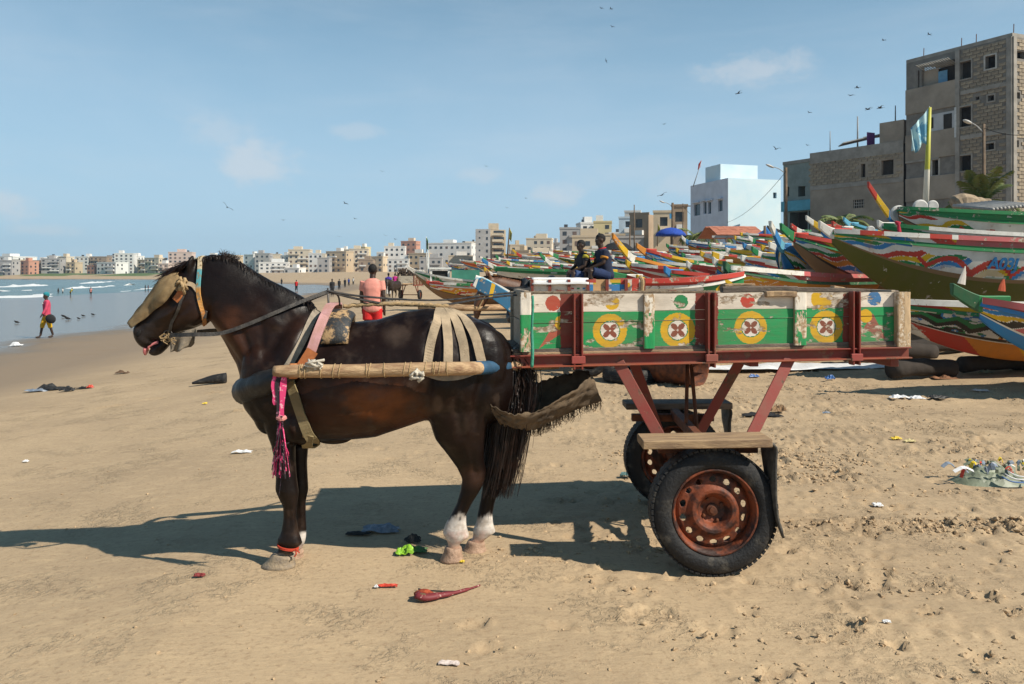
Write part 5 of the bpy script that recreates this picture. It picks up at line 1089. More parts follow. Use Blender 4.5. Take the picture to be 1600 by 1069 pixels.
# reins
ring_top = pxy(513, 455); L1, _ = hit(265, 521, .02)
def shafty(px): return np.interp(px, [430, 790], [3.92, 4.30])
SAD = pxy(520, 490)
rn = thing('reins', 'long black leather reins running from bit over saddle towards the cart', 'reins', ring_top)
mb = MB(); A = spline([L1, W(300, 523, 4.04), W(345, 521, 4.06), W(385, 508, 4.08), W(430, 489, 4.10), W(480, 468, 4.16), W(512, 456, 4.20)], 40); mb.ribbon(A, .020, .004, (0, -1, .3)); mb.build('front_rein', 'leather_black', rn)
mb = MB(); A2 = [mirror(p) for p in A]; mb.ribbon(A2, .020, .004, (0, 1, .3)); mb.build('far_rein', 'leather_black', rn)
for k, (pts, w) in enumerate([([(512,455,4.20), (560,463,4.24), (640,469,4.30), (700,469,4.40), (760,462,4.62), (812,457,4.75), (840,458,4.85)], .016), ([(512,456,4.21), (560,468,4.22), (620,477,4.25), (690,477,4.32), (750,468,4.50), (800,462,4.62), (850,461,4.8)], .018)]):
    mb = MB(); mb.ribbon(spline([W(*q) for q in pts], 40), w, .004, (0, -.5, 1)); mb.build('back_rein', 'leather_black', rn)
# saddle pad
sa = thing('saddle_pad', 'worn black and tan pad with pink girth strap and steel rein hoop', 'saddle', SAD)
mb = MB()
def arch(px, py, rad, hw, n=18):
    out = []
    for th in np.linspace(-1.15, 1.15, n):
        c_ = pxy(px, py); out.append(c_+YV*(math.sin(th)*hw)+UP*(math.cos(th)*.05-.05-.075*abs(math.sin(th))**2.2*1.6))
    return out
rows = [(502, 503, .02), (508, 492, .045), (520, 486, .055), (535, 486, .055), (548, 490, .045), (556, 496, .02)]
prof = []
for (x, y, th_) in rows:
    c_ = pxy(x, y); prof.append(c_)
rings = []
for th in np.linspace(-1.25, 1.25, 21):
    ring = []
    s, c0 = math.sin(th), math.cos(th)
    for k in range(14):
        a = 2*math.pi*k/14; lx = 27+math.cos(a)*27*(1-.25*abs(s)); ly = math.sin(a)
        q = pxy(502+lx+3*s, 500); endt = max(.15, 1-abs(th/1.25)**5)
        rr_ = .205+.035*ly*endt
        ring.append(q+YV*(s*rr_*.95)+UP*(c0*rr_*.98-.175))
    rings.append(np.array(ring))
mb.rings(rings); pad = mb.build('pad', None, sa, smooth=True)
m_, t, b = nodes('pad_leather'); f = rng(t, noise(t, 9, 6, .7), .47, .53); c = mixcol(t, f, (.022, .025, .028), (.40, .26, .13)); c = mixcol(t, rng(t, noise(t, 40, 5, .7), .55, .65), c, (.10, .06, .03)); t.links.new(c, b.inputs['Base Color']); b.inputs['Roughness'].default_value = .6; bump(t, b, noise(t, 30, 6, .7), .6, .01); pad.data.materials.append(m_)
mb = MB()
A = [(521,476,4.20), (515,480,4.10), (506,498,4.02), (497,520,3.965), (488,545,3.94), (480,565,3.93), (474,577,3.93)]
Q = spline([W(*a) for a in A], 26); full = [mirror(p) for p in Q][::-1]+list(Q); N = np.array([(0, .9, .4)]*26+[(0, -.9, .4)]*26); N[18:34] = (0, 0, 1); mb.ribbon(full, .048, .010, N); mb.build('pink_strap', 'webbing_pink', sa)
mb = MB(); mb.ribbon(spline([W(*a) for a in [(489,548,3.925), (480,562,3.915), (470,578,3.905)]], 8), .058, .012, (0, -1, .1)); mb.build('strap_buckle', 'leather_orange', sa)
mb = MB(); A = [W(514, 478, 4.17), W(513, 462, 4.20), W(515, 457, 4.21), W(522, 457, 4.22), W(529, 464, 4.24), W(531, 478, 4.25)]; mb.tube(spline(A, 20), .005, 6); mb.tube([W(513,478,4.19), W(512,450,4.2)], .004, 6); mb.build('rein_hoop', 'steel_dark', sa, smooth=True)
mb = MB(); strap(mb, [(500,478), (490,495), (478,520), (463,548), (448,574), (442,585)], .040, .008, full=True, out=.006); mb.build('grey_strap', 'webbing_grey', sa)
mb = MB(); strap(mb, [(452,588), (462,620), (472,650), (483,680), (494,691)], .050, .008, out=.006); 
g0 = W(494, 691, 4.1); H = [hit(a, b, .006)[0] for a, b in [(455,590), (470,640), (482,678)]]
low = [H[2], pxy(488, 690)+YV*.12, pxy(490, 694), pxy(488, 690)-YV*.12, mirror(H[2]), mirror(H[1]), mirror(H[0])]; mb.ribbon(spline(low, 24), .055, .008, np.array([(0, -1, -.2)]*4+[(0, 0, -1)]*12+[(0, 1, -.2)]*8)); mb.build('girth', 'webbing_olive', sa)
# breast collar
mb = MB(); near_ = [W(476,577,3.97), W(455,582,3.96), W(434,590,3.97), W(412,599,4.0), W(397,605,4.06)]; fr = pxy(386, 610)
path = near_+[W(387,610,4.13), fr, mirror(W(387,610,4.13))]+[mirror(p) for p in near_][::-1]
P = spline(path, 44); rad = np.interp(np.linspace(0, 1, 44), [0, .08, .2, .36, .5, .64, .8, .92, 1], [.018, .038, .058, .070, .072, .070, .058, .038, .018]); rad = rad*(1+.05*np.sin(np.arange(44)*1.3))
mb.tube(P, rad, 16); co = mb.build('breast_collar', None, smooth=True); m_, t, b = nodes('rubber_hide'); c = mixcol(t, rng(t, noise(t, 14, 6, .7), .4, .75), (.007, .007, .008), (.035, .034, .033)); t.links.new(c, b.inputs['Base Color']); b.inputs['Roughness'].default_value = .48; bump(t, b, noise(t, 25, 6, .65), .5, .012); co.data.materials.append(m_)
tag(co, 'thick black padded breast collar across the chest of the horse', 'collar')
# rump straps
ru = thing('rump_harness', 'fan of four tan webbing straps over the rump of the horse', 'harness', pxy(692, 484))
for k, pts in enumerate([[(688,482), (682,505), (674,535), (667,568)], [(693,482), (697,505), (700,535), (700,568)], [(699,483), (713,505), (724,535), (727,568)], [(704,483), (726,500), (742,525), (752,566)]]):
    mb = MB(); strap(mb, pts, .046, .005, full=True, out=.006); mb.build('webbing_strap', 'webbing_tan', ru)
mb = MB(); A = [W(540,480,4.24), W(552,481,4.25)]; Q = spline([pxy(536,482)+UP*.01, pxy(580,481)+UP*.018, pxy(630,481)+UP*.02, pxy(665,480)+UP*.012, pxy(700,482)+UP*.01], 60)
Q = Q+.003*np.stack([np.zeros(60), np.sin(np.arange(60)*1.2), np.cos(np.arange(60)*1.2)], 1); mb.tube(Q, .011, 7); mb.build('back_rope', 'rope_tan', ru, smooth=True)
mb = MB(); strap(mb, [(792,485) if 0 else (752,500), (772,505)], .02)
mb = MB(); Q = [W(752,566,4.02), W(745,578,3.97), W(720,588,3.96), W(690,590,3.96), W(662,582,3.95)]; mb.ribbon(spline(Q, 16), .03, .005, (0, -1, 0)); mb.build('lower_strap', 'webbing_grey', ru)
# tassels
ta = thing('tassel', 'pink and black cloth tassel hanging from the shaft tip before the forelegs', 'tassel', W(440, 582, 3.89))
M('cloth_pink', (.62, .045, .16), .85, .5, 60, col2=(.75, .35, .42), thr=(.55, .62)); M('cloth_black', (.02, .015, .02), .85, .5, 60, col2=(.25, .10, .14), thr=(.55, .62))
for k in range(3):
    x0 = (428, 434, 442)[k]; mb = MB(); Q = spline([W(x0+3, 580, 3.89), W(x0+1, 600, 3.885), W((430, 436, 440)[k], (620, 640, 645)[k], 3.885), W((432, 438, 440)[k], (632, 655, 658)[k], 3.89)], 14); mb.ribbon(Q, [.026-.006*math.sin(i) for i in range(14)], .006, (.2, -1, 0)); mb.build('tassel_band', 'cloth_pink' if k != 1 else 'cloth_black', ta)
for nm, mt, cnt in (('pink_fringe', 'cloth_pink', 34), ('black_fringe', 'cloth_black', 40)):
    mb = MB()
    for k in range(cnt):
        e = 728+rr.randint(-40, 22); x = 440+rr.uniform(-15, 14); Q = spline([W(439+rr.randn()*1.5, 650, 3.89+rr.randn()*.008), W(438+(x-438)*.5, 690, 3.89+rr.randn()*.015), W(x, e, 3.89+rr.randn()*.02)], 8); mb.ribbon(Q, .006, .0015, (rr.randn(), -1, 0))
    if nm == 'black_fringe': mb.ribbon(spline([W(442,700,3.89), W(440,740,3.89), W(436,775,3.89)], 8), .003, .0015, (0, -1, 0))
    mb.build(nm, mt, ta)
mb = MB(); mb.tube(spline([W(434,653,3.89), W(440,655,3.875), W(446,652,3.89)], 8), .012, 7); mb.build('tassel_tie', M('cloth_rose', (.55, .22, .2), .8), ta)
# fetlock cord
mb = MB(); 
for k in range(2):
    Q = []
    for a in np.linspace(0, 2*math.pi, 25): Q.append(W(450, 853+2*k+3*math.cos(a), 4.11)+np.array((.052*math.cos(a), -.047*math.sin(a), 0)))
    mb.tube(Q, .004, 5)
mb.tube([W(462,858,4.07), W(463,866,4.06), W(460,870,4.06)], .004, 5); mb.tube([W(462,858,4.07), W(468,864,4.06)], .004, 5)
tag(mb.build('fetlock_cord', M('cord_red', (.50, .05, .02), .8)), 'red cord tied round the near front fetlock', 'cord')
# ================================================================ pirogues hauled up on the beach
HULLP = paintmat('boat_paint', .22, (.55, .50, .42), (.25, .18, .12), .30, 5, .55, streak=(1, 1, .6), rust=.55, bmp=.25)
CAPP = paintmat('gunwale_paint', .38, (.55, .48, .38), (.25, .17, .10), .3, 9, .6, bmp=.3)
INNER = M('boat_inside', (.34, .29, .22), .85, .4, 3, .4, 20, col2=(.16, .12, .08))
K = dict(w=(.72, .69, .62), r=(.50, .05, .035), g=(.02, .21, .07), y=(.66, .40, .02), b=(.03, .20, .46), o=(.62, .23, .03), k=(.03, .028, .025), n=(.24, .14, .07), l=(.10, .098, .014), p=(.50, .12, .12), c=(.12, .42, .58), s=(.40, .36, .28), d=(.02, .11, .05))
def hull_colors(um, v, P):
    """um: metres from the bow, v: 0 keel .. 1 gunwale"""
    n = len(um); c = np.tile(np.array(K[P['mid']]), (n, 1)); L = P['L']; sd_ = P['seed']
    wob = .03*(vnoise(um*1.5, v*0, sd_)-.5)
    wl = P.get('wl', .34); rv = P.get('rv', .82); vv = v+wob*.3
    # flame panel near the bow
    f = um/(L*.34); dec = P.get('dec', 'flame')
    band = (v > wl) & (v < rv)
    t = (v-wl)/(rv-wl)
    if 'flame' in dec:
        ph = um*1.0+1.1*(1-t)+.10*np.sin(um*9+v*7)+.20*(fbm(um*3.5, v*7, sd_+2, 3)-.5)
        cols = P.get('flame', 'rygbw'); k = np.floor(ph/.30).astype(int)
        m = band & (f < 1) & (t < 1.08-f*.75+.10*np.sin(um*7))
        for i, q in enumerate(cols): c[m & (k % len(cols) == i)] = K[q]
        edge = np.abs((ph/.30) % 1-.0) < .10; c[m & edge] = K['w']
    if 'scallop' in dec:
        s = np.abs(np.sin(um*4.2)); tt = .25+.38*s; m = band & (um > L*.12); ln = np.abs(t-tt) < .09; c[m & ln] = K[P.get('sc', 'r')]; c[m & (t < tt-.22) & (t > .02)] = c[m & (t < tt-.22) & (t > .02)]*.5+np.array(K[P.get('sc2', 'w')])*.5
    if 'leaf' in dec:
        x = um*2.4; q = fbm(x*1.4+sd_, v*9, sd_+3, 3); m = band & (um < L*.8)
        c[m & (q > .61)] = K['r']; c[m & (q > .575) & (q <= .61)] = K['y']; c[m & (q < .41)] = K['g']; c[m & (q < .35)] = K['k']; q2 = vnoise(x*2.2, v*14, sd_+8); c[m & (q2 > .80)] = K['b']; c[m & (q2 > .88)] = K['w']
    if 'zig' in dec:
        z = np.abs(((um*2.2) % 1)-.5)*2; m = band & (np.abs(t-.25-.3*z) < .12); c[m] = K['k']; m = band & (np.abs(t-.45-.3*z) < .10); c[m] = K['g']
    if 'line' in dec: c[band & (np.abs(t-.5) < .18)] = K[P.get('sc', 'r')]
    # waterline
    c[vv < wl] = K[P['bot']]; c[(vv >= wl) & (vv < wl+.05)] = K[P.get('line', 'k')]
    if 'tri' in P:
        k = np.floor((um+v*1.2)/.75).astype(int); m = vv < wl-.02
        for i, q in enumerate(P['tri']): c[m & (k % len(P['tri']) == i)] = K[q]
    if 'bowc' in P: q_, l_ = P['bowc']; m = (um < l_+.25*v+.1*np.sin(v*14)) & (v > wl); c[m] = K[q_]; m2 = m & (np.abs(um-l_*.55-.1*np.sin(v*9)) < .05); c[m2] = K['b']; m2 = m & (np.abs(um-l_*.8+.15*v) < .04); c[m2] = K['y']
    c[(v > rv-.02) & (v < rv+.035)] = K[P.get('rub', 'g')]
    m = v >= rv+.035; k = np.floor((um+.12*(v-.83)*20)/P.get('seg', .75)).astype(int); seq = P.get('top', 'ryg')
    for i, q in enumerate(seq): c[m & (k % len(seq) == i)] = K[q]
    if 'topc' in P: c[m & (um > P.get('segend', 3))] = K[P['topc']]
    return c
def pirogue(label, bow, ang, L=9., beam=1.5, depth=.95, rise=.75, pitch=0., nx=70, nv=20, beak=.9, beakcol='ryb', eye=None, text=None, sup=True, tflip=False, thwart='wsrw', cabin=None, group='painted fishing boats drawn up on the beach', beakup=.55, name='fishing_boat', stern=.5, ov=None, **P):
    """bow: world point of the stem head; ang: heading of the hull from bow to stern (0 = +X)"""
    P['L'] = L; P.setdefault('seed', random.randint(0, 999)); P.setdefault('mid', 'w'); P.setdefault('bot', 'd')
    ca, sa = math.cos(ang), math.sin(ang); bow = np.array(bow, float)
    def tow(x, y, z):
        return np.stack([bow[0]+x*ca-y*sa, bow[1]+x*sa+y*ca, bow[2]+z-x*math.tan(pitch)], -1)
    u = np.concatenate([np.linspace(0, .25, nx//2, endpoint=False), np.linspace(.25, 1, nx-nx//2)])
    zg = -rise*(1-np.clip(1-u/.42, 0, 1)**2.0)+rise*stern*np.clip((u-.68)/.32, 0, 1)**2
    fl = -rise-depth; zk = fl+(depth+rise-.22)*np.clip(1-u/.30, 0, 1)**2.3+(depth+rise*stern-.15)*np.clip((u-.80)/.20, 0, 1)**2.2
    zk = np.minimum(zk, zg-.08)
    hb_ = beam/2*np.clip(1-np.clip(1-u/.40, 0, 1)**2.2, 0, 1)**.75*np.clip(1-np.clip((u-.62)/.40, 0, 1)**2.4, 0, 1)+.025
    v = np.linspace(0, 1, nv)
    U, Vv = np.meshgrid(u, v, indexing='ij')
    prof = .10+.90*(1-(1-Vv)**1.9)
    y = hb_[:, None]*prof*(.72+.28*Vv); y[:, 0] = .02
    z = zk[:, None]+(zg-zk)[:, None]*Vv**1.12
    um = (U*L)
    cc = hull_colors(((um[:-1, :-1]+um[1:, 1:])/2).ravel(), ((Vv[:-1, :-1]+Vv[1:, 1:])/2).ravel(), P)
    base = tow(np.array([L*.5]), np.array([0.]), np.array([fl]))[0]
    t = thing(name, label, 'boat', base, group)
    mb = MB()
    mb.grid(tow(um, -y, z), cc); mb.grid(tow(um, y, z)[:, ::-1], cc.reshape(nx-1, nv-1, 3)[:, ::-1].reshape(-1, 3))
    bt = tow(um[:, :1], np.concatenate([y[:, :1]], 1), z[:, :1]); b2 = tow(um[:, :1], -y[:, :1], z[:, :1]); mb.grid(np.concatenate([bt, b2], 1), np.tile(np.array(K[P['bot']]), (nx-1, 1)))
    mb.add(np.concatenate([tow(um[-1], -y[-1], z[-1]), tow(um[-1], y[-1], z[-1])]), [(i, nv+i, nv+i+1, i+1) for i in range(nv-1)], K['w'])
    mb.build('hull', HULLP, t, smooth=True, paint=True)
    mb = MB(); yi = np.clip(y-.045, .005, None); zi = z+.03*(1-Vv)
    ix = np.unique(np.r_[np.arange(0, nx, 4 if nx > 100 else 2), nx-1]); jx = np.unique(np.r_[np.arange(0, nv, 4 if nv > 30 else 2), nv-1]); sel = np.ix_(ix, jx)
    mb.grid(tow(um[sel], -yi[sel], zi[sel])[:, ::-1]); mb.grid(tow(um[sel], yi[sel], zi[sel])); mb.build('lining', INNER, t, smooth=True)
    # gunwale caps and rubbing strakes
    for s_ in (-1, 1):
        mb = MB(); g_ = tow(u*L, s_*(hb_+.004), zg); seq = P.get('cap', P.get('top', 'ryg')); rings = []
        side_ = np.array((-sa, ca, 0.))*s_
        for p in g_: rings.append(np.array([p-side_*.075+np.array((0, 0, -.01)), p-side_*.075+np.array((0, 0, .045)), p+side_*.035+np.array((0, 0, .045)), p+side_*.035+np.array((0, 0, -.035))]))
        kk = np.floor(u[:-1]*L/P.get('seg', .75)*1.0).astype(int); col = []
        for i in range(nx-1):
            q = seq[kk[i] % len(seq)]; q = P['topc'] if 'topc' in P and u[i]*L > P.get('segend', 3) else q; col += [K[P.get('captop', 'w')] if j == 1 else K[q] for j in range(4)]
        mb.rings(rings, True, np.array(col+[K['w']]*2)); mb.build('gunwale', CAPP, t, paint=True)
        mb = MB(); rv = P.get('rv', .82); zr = zk+(zg-zk)*rv**1.12; yr = hb_*(.10+.90*(1-(1-rv)**1.9))*(.72+.28*rv)
        mb.ribbon(tow(u*L, s_*(yr-.005), zr-.0), .05, .03, np.tile(side_, (nx, 1)), K[P.get('rub', 'g')]); mb.build('rubbing_strake', CAPP, t, paint=True)
    # thwarts
    nth = max(3, int(L/1.6))
    for k in range(nth):
        uu = .22+.66*k/(nth-1); i = int(np.searchsorted(u, uu)); h_ = float(hb_[min(i, nx-1)]); zz = float(zg[min(i, nx-1)])
        mb = MB(); a = tow(np.array([uu*L]), np.array([-h_*.97]), np.array([zz-.07]))[0]; b_ = tow(np.array([uu*L]), np.array([h_*.97]), np.array([zz-.07]))[0]; mb.beam(a, b_, .20, .04, col=K[thwart[k % len(thwart)]]); mb.build('thwart', CAPP, t, paint=True)
    # stem post running out into a beak
    if beak:
        n_ = 12; xs_ = np.linspace(.35, -beak, n_); zz = np.linspace(0, 1, n_); up_ = np.where(xs_ > 0, 0, (-xs_/beak)**1.2*beak*beakup)
        mb = MB(); rings = []; th = np.linspace(.075, .045, n_); hh = np.linspace(.20, .085, n_)
        for i in range(n_):
            q = [(xs_[i], -th[i], up_[i]+.06), (xs_[i], th[i], up_[i]+.06), (xs_[i], th[i]*.6, up_[i]-hh[i]), (xs_[i], -th[i]*.6, up_[i]-hh[i])]
            rings.append(np.array([tow(np.array([a]), np.array([b_]), np.array([c_]))[0] for a, b_, c_ in q]))
        col = []
        for i in range(n_-1): col += [K[beakcol[(i*len(beakcol)//(n_-1)) % len(beakcol)]]]*4
        mb.rings(rings, True, np.array(col+[K[beakcol[0]], K[beakcol[-1]]])); mb.build('beak', CAPP, t, paint=True, bevel=.012)
    if eye:
        for s_ in (-1, 1):
            ux_ = eye; i = int(np.searchsorted(u, ux_/L)); p = tow(np.array([ux_]), np.array([s_*(float(hb_[i])*.93+.02)]), np.array([float(zk[i]+(zg[i]-zk[i])*.62)]))[0]
            for rad, cl, o_ in ((.15, 'y', .0), (.09, 'k', .012), (.045, 'w', .02)):
                mb = MB(); mb.lathe([(0, 0), (rad, 0), (rad, .02), (0, .02)], (0, 0, 0), 'Y', 20, col=K[cl], closed=False)
                mb.v = [w_ @ rotm('Z', ang).T+p+np.array((-sa, ca, 0))*s_*(o_+.0)-np.array((-sa, ca, 0))*.01 for w_ in mb.v]; mb.build('painted_eye', CAPP, t, paint=True)
    if text:
        for (st, x0, vpos, size, cl) in text:
            cu = bpy.data.curves.new('txt', 'FONT'); cu.body = st; cu.size = size; cu.extrude = .006; cu.offset = .012*size/.3
            ot = bpy.data.objects.new('txt', cu); C.objects.link(ot); dg = bpy.context.evaluated_depsgraph_get(); m2 = bpy.data.meshes.new_from_object(ot.evaluated_get(dg)); bpy.data.objects.remove(ot)
            vv = mverts(m2)
            xx = x0-vv[:, 0] if tflip else x0+vv[:, 0]; vz = np.interp(xx/L, u, zk+(zg-zk)*vpos**1.12)+vv[:, 1]
            kz, gzz, hh = np.interp(xx/L, u, zk), np.interp(xx/L, u, zg), np.interp(xx/L, u, hb_)
            tv = np.clip(((vz-kz)/(gzz-kz)), 0, 1)**(1/1.12); yy = hh*(.10+.90*(1-(1-tv)**1.9))*(.72+.28*tv)+.010+vv[:, 2]*.3
            q = tow(xx, yy if tflip else -yy, vz); m2.vertices.foreach_set('co', (q-np.array(base)).ravel()); m2.update()
            m2.materials.clear(); m2.materials.append(M('lettering_'+cl, K[cl], .6, .3, 20)); o = bpy.data.objects.new('lettering', m2); C.objects.link(o); o.parent = t
    return t, tow
def wp(px, py, d): return W(px, py, d)
# --- big boats at the right
pirogue('white-sided boat with olive bottom and blue letters A03 at the right', wp(1300, 362, 14.2), R(7), 11, 1.7, 1.42, .20, nx=320, nv=72, beak=.25, beakcol='rw', bot='l', wl=.52, rv=.88, dec='flame scallop', mid='w', top='wryb', topc='p', segend=1.9, seg=.36, line='n', rub='g', text=[('A03J', 2.52, .68, .27, 'b')], seed=4, captop='w', cap='wrw')
pirogue('white boat with green and red scrollwork nearest the cart at right', wp(1376, 470, 11.3), R(7), 9, 1.5, .80, .10, nx=300, nv=60, beak=.15, beakcol='w', bot='w', wl=.36, dec='leaf zig', mid='w', top='ryyg', seg=.95, line='k', rub='g', tri='wroygw', seed=12, captop='w', cap='w', stern=.3)
pirogue('boat with blue and maroon prow and green beak at the right edge', wp(1530, 470, 9.6), R(3), 6.5, 1.3, .62, .30, nx=200, nv=40, beak=.35, beakcol='gd', bot='b', wl=.30, dec='flame', flame='pbyk', mid='b', top='pbp', line='w', rub='b', beakup=.45, seed=5, captop='s', pitch=R(0), stern=.2)
pirogue('boat with rust-streaked orange bow and yellow eye behind the olive-bottomed one', wp(1240, 368, 16.4), R(24), 9.5, 1.6, 1.0, .45, nx=240, nv=50, beak=.35, beakcol='rg', eye=3.1, bot='n', wl=.38, dec='flame', flame='obwgr', mid='o', top='ryrg', line='k', rub='g', seed=23)
pirogue('boat with tall red, yellow and blue upswept beak and eye', wp(1404, 350, 19.0), R(14), 9, 1.6, 1.0, .6, nx=110, nv=26, beak=.85, beakcol='gbyr', beakup=1.1, eye=.45, bot='d', wl=.3, dec='flame', flame='gwbyr', mid='w', top='gby', line='k', rub='g', seed=31)
pirogue('rust-stained boat with green gunwale and red scallops standing highest', wp(1404, 326, 18.2), R(4), 10, 1.6, 1.0, .20, nx=280, nv=56, beak=.0, bot='n', wl=.22, dec='flame scallop', flame='ygrw', mid='w', top='g', topc='k', segend=3.4, seg=.5, line='k', rub='g', seed=41, captop='w', cap='g')
pirogue('boat with faded white and green gunwale wedged under the scalloped one', wp(1378, 352, 16.6), R(6), 9, 1.5, .7, .25, nx=90, nv=22, beak=.1, beakcol='w', bot='d', wl=.3, dec='line', sc='r', mid='g', top='gwwr', line='k', rub='g', seed=43, captop='s', cap='gw', topc='w', segend=1.5)
pirogue('small boat with white and red tip behind the yellow-eyed prow', wp(1313, 357, 21.), R(12), 8, 1.4, .8, .4, nx=60, beak=.25, beakcol='wr', bot='g', dec='flame', mid='w', top='wrw', seed=50)
pirogue('boat with yellow and red pointed tip left of the white-red one', wp(1283, 354, 24.), R(10), 8, 1.4, .8, .5, nx=60, beak=.5, beakcol='ryw', bot='b', dec='flame', mid='y', top='ryg', seed=51)
pirogue('boat with green, white and red slanting prow behind the rusty bow', wp(1252, 362, 27.), R(14), 8, 1.4, .8, .5, nx=60, beak=.4, beakcol='gwr', bot='c', dec='flame', mid='w', top='wgr', seed=52)
pirogue('teal boat end showing behind the palm fronds', wp(1328, 350, 27.), R(25), 8, 1.4, .8, .6, nx=60, beak=.3, beakcol='c', bot='c', dec='flame', mid='c', top='cy', seed=53)
# --- mid ground, right of the boys
pirogue('boat with tall white and blue beak left of the rusty bow', wp(1222, 384, 17.), R(48), 8.5, 1.5, .9, .8, nx=100, nv=24, beak=.6, beakcol='bcbw', beakup=.75, bot='b', wl=.35, dec='flame', flame='bywgr', mid='w', top='bwb', line='k', rub='b', seed=61)
pirogue('orange-sided boat with red scrolls and white gunwale behind the cart', wp(1137, 419, 13.6), R(46), 8.0, 1.5, .72, .14, nx=280, nv=50, beak=.12, beakcol='d', bot='d', wl=.30, dec='flame scallop', flame='oryo', mid='o', sc='r', sc2='y', top='gwrwb', topc='p', segend=1.5, seg=.22, line='k', rub='d', seed=72, captop='w', cap='w', text=[('H', 3.3, .50, .24, 'k')], stern=.4)
pirogue('white boat with red strake and green eyed prow, lettered HOME NDE, above the cart', wp(1162, 428, 13.4), R(174), 3.7, 1.1, .66, .12, nx=220, nv=44, beak=.0, bot='w', wl=.2, rv=.86, dec='line', sc='w', mid='w', top='r', seg=1.0, line='g', rub='w', seed=81, captop='w', cap='r', tflip=True, eye=.36, bowc=('g', .62), text=[('HOME', 1.72, .62, .13, 'k'), ('NDE', 1.16, .60, .16, 'b')], stern=.1)
pirogue('boat with red and green gunwale and yellow nose in the middle row', wp(1046, 425, 17.5), R(30), 8, 1.5, .70, .20, nx=110, nv=24, beak=.15, beakcol='b', bot='o', wl=.3, dec='flame', flame='oyg', mid='y', top='rrygg', seg=.6, line='k', rub='g', seed=91, captop='w', cap='rrygg')
pirogue('boat with orange side panel and dark blue keel in the third row', wp(1008, 392, 22.), R(26), 9, 1.5, .95, .55, nx=110, nv=26, beak=.3, beakcol='ro', bot='b', wl=.30, dec='flame', flame='owbyr', mid='w', top='ryg', topc='r', segend=4.5, seg=.6, line='n', rub='b', seed=95, captop='w', cap='ryg')
pirogue('boat with upswept orange, blue and white beak near the boys', wp(990, 404, 20.), R(38), 8, 1.4, .8, .5, nx=90, nv=22, beak=.75, beakcol='bwyo', beakup=.75, bot='b', dec='flame', flame='ybwr', mid='w', top='oyb', seed=97)
rb2 = np.random.RandomState(77)
cols = ['wry', 'gwy', 'rwb', 'wrw', 'ywg', 'rwg', 'oyw', 'wgw', 'wbw', 'rwy']
CN = dict(r='red', y='yellow', g='green', b='blue', w='white', o='orange')
spec = [  # bow px, py, distance, heading, length
 (902,421,24,4,8), (942,425,19,5,8), (978,433,16.5,2,8), (1010,440,15,3,8), (1000,424,21,8,8), (1062,408,24,6,9), (1130,402,20,4,9), (1165,385,24,9,8), (1110,383,29,7,8), (1075,378,33,6,8), (1150,372,34,10,8), (1190,398,21,3,9), (1180,376,30,5,8), (1060,392,28,3,8), (1120,410,17.5,2,9), (1236,394,19.5,8,9),
 (770,430,26,6,8), (775,417,33,8,8), (782,405,44,10,8), (840,440,22,4,8), (835,423,28,12,8), (862,412,34,20,8), (872,400,42,25,8), (815,400,50,6,8), (893,397,46,14,8), (850,436,25,14,7), (880,430,27,18,7), (905,408,36,6,8), (930,398,40,10,8), (950,412,30,8,8), (800,413,40,5,8), (745,412,60,5,8), (760,405,70,10,8), (700,412,80,4,8), (865,392,58,6,8), (910,390,60,4,8), (955,392,50,5,8), (985,396,40,4,8), (832,394,75,4,8), (1030,396,36,5,8)]
spec += [(985,414,19.5,2,7), (1025,410,22,3,7), (1080,416,19,1,7), (1100,398,23,2,7), (1140,392,24,2,7), (1165,404,19,1,6), (1195,388,23,3,6), (1015,401,26,2,7), (1070,400,27,1,7), (1128,382,30,2,7), (1205,380,27,2,6), (1045,385,34,1,7), (960,402,33,2,7), (930,412,27,1,7), (800,425,30,1,7), (820,432,27,1,7), (790,398,55,2,8), (850,404,46,2,8), (880,416,32,1,7), (720,407,75,2,8), (1160,366,38,3,7), (1215,372,30,3,6)]
for i, (px, py, d, a, L_) in enumerate(spec):
    flat = i >= 40
    sc = cols[i % len(cols)]; md = 'wwwowwyw'[i % 8]; bc = cols[(i*3+1) % len(cols)]
    row = 'near the boys' if 860 < px < 1000 else ('rows left of the boys' if px < 870 else 'rows right of the boys')
    L_ = min(L_, max(3.2, ((1300-px)/F*d)*1.05)) if d < 26 else L_
    lab = f'{CN.get(md, "white")} boat, {CN[sc[0]]} {CN[sc[1]]} strake, {row}'
    z = W(px, py, d)
    pirogue(lab, z, R(8+a+rb2.uniform(-4, 8)), L_, 1.4, rb2.uniform(.6, .85), rb2.uniform(.08, .2) if flat else rb2.uniform(.12, .42), nx=60 if d < 30 else 40, nv=16 if d < 30 else 12, beak=.12 if flat else rb2.choice([.1, .2, .3, .6]), beakcol=bc, beakup=rb2.uniform(.2, .75), bot=rb2.choice(list('wbonw')), wl=rb2.uniform(.2, .38), dec=rb2.choice(['flame', 'flame scallop', 'line', 'flame', 'zig']), flame=rb2.choice(['rygbw', 'obwgr', 'ywbrg']), mid=md, top=sc, seg=rb2.uniform(.35, .8), line='k', rub=rb2.choice(list('gbrrw')), seed=200+i, captop='w', **({'cap': 'ww'+sc[0]} if i % 2 else {}))
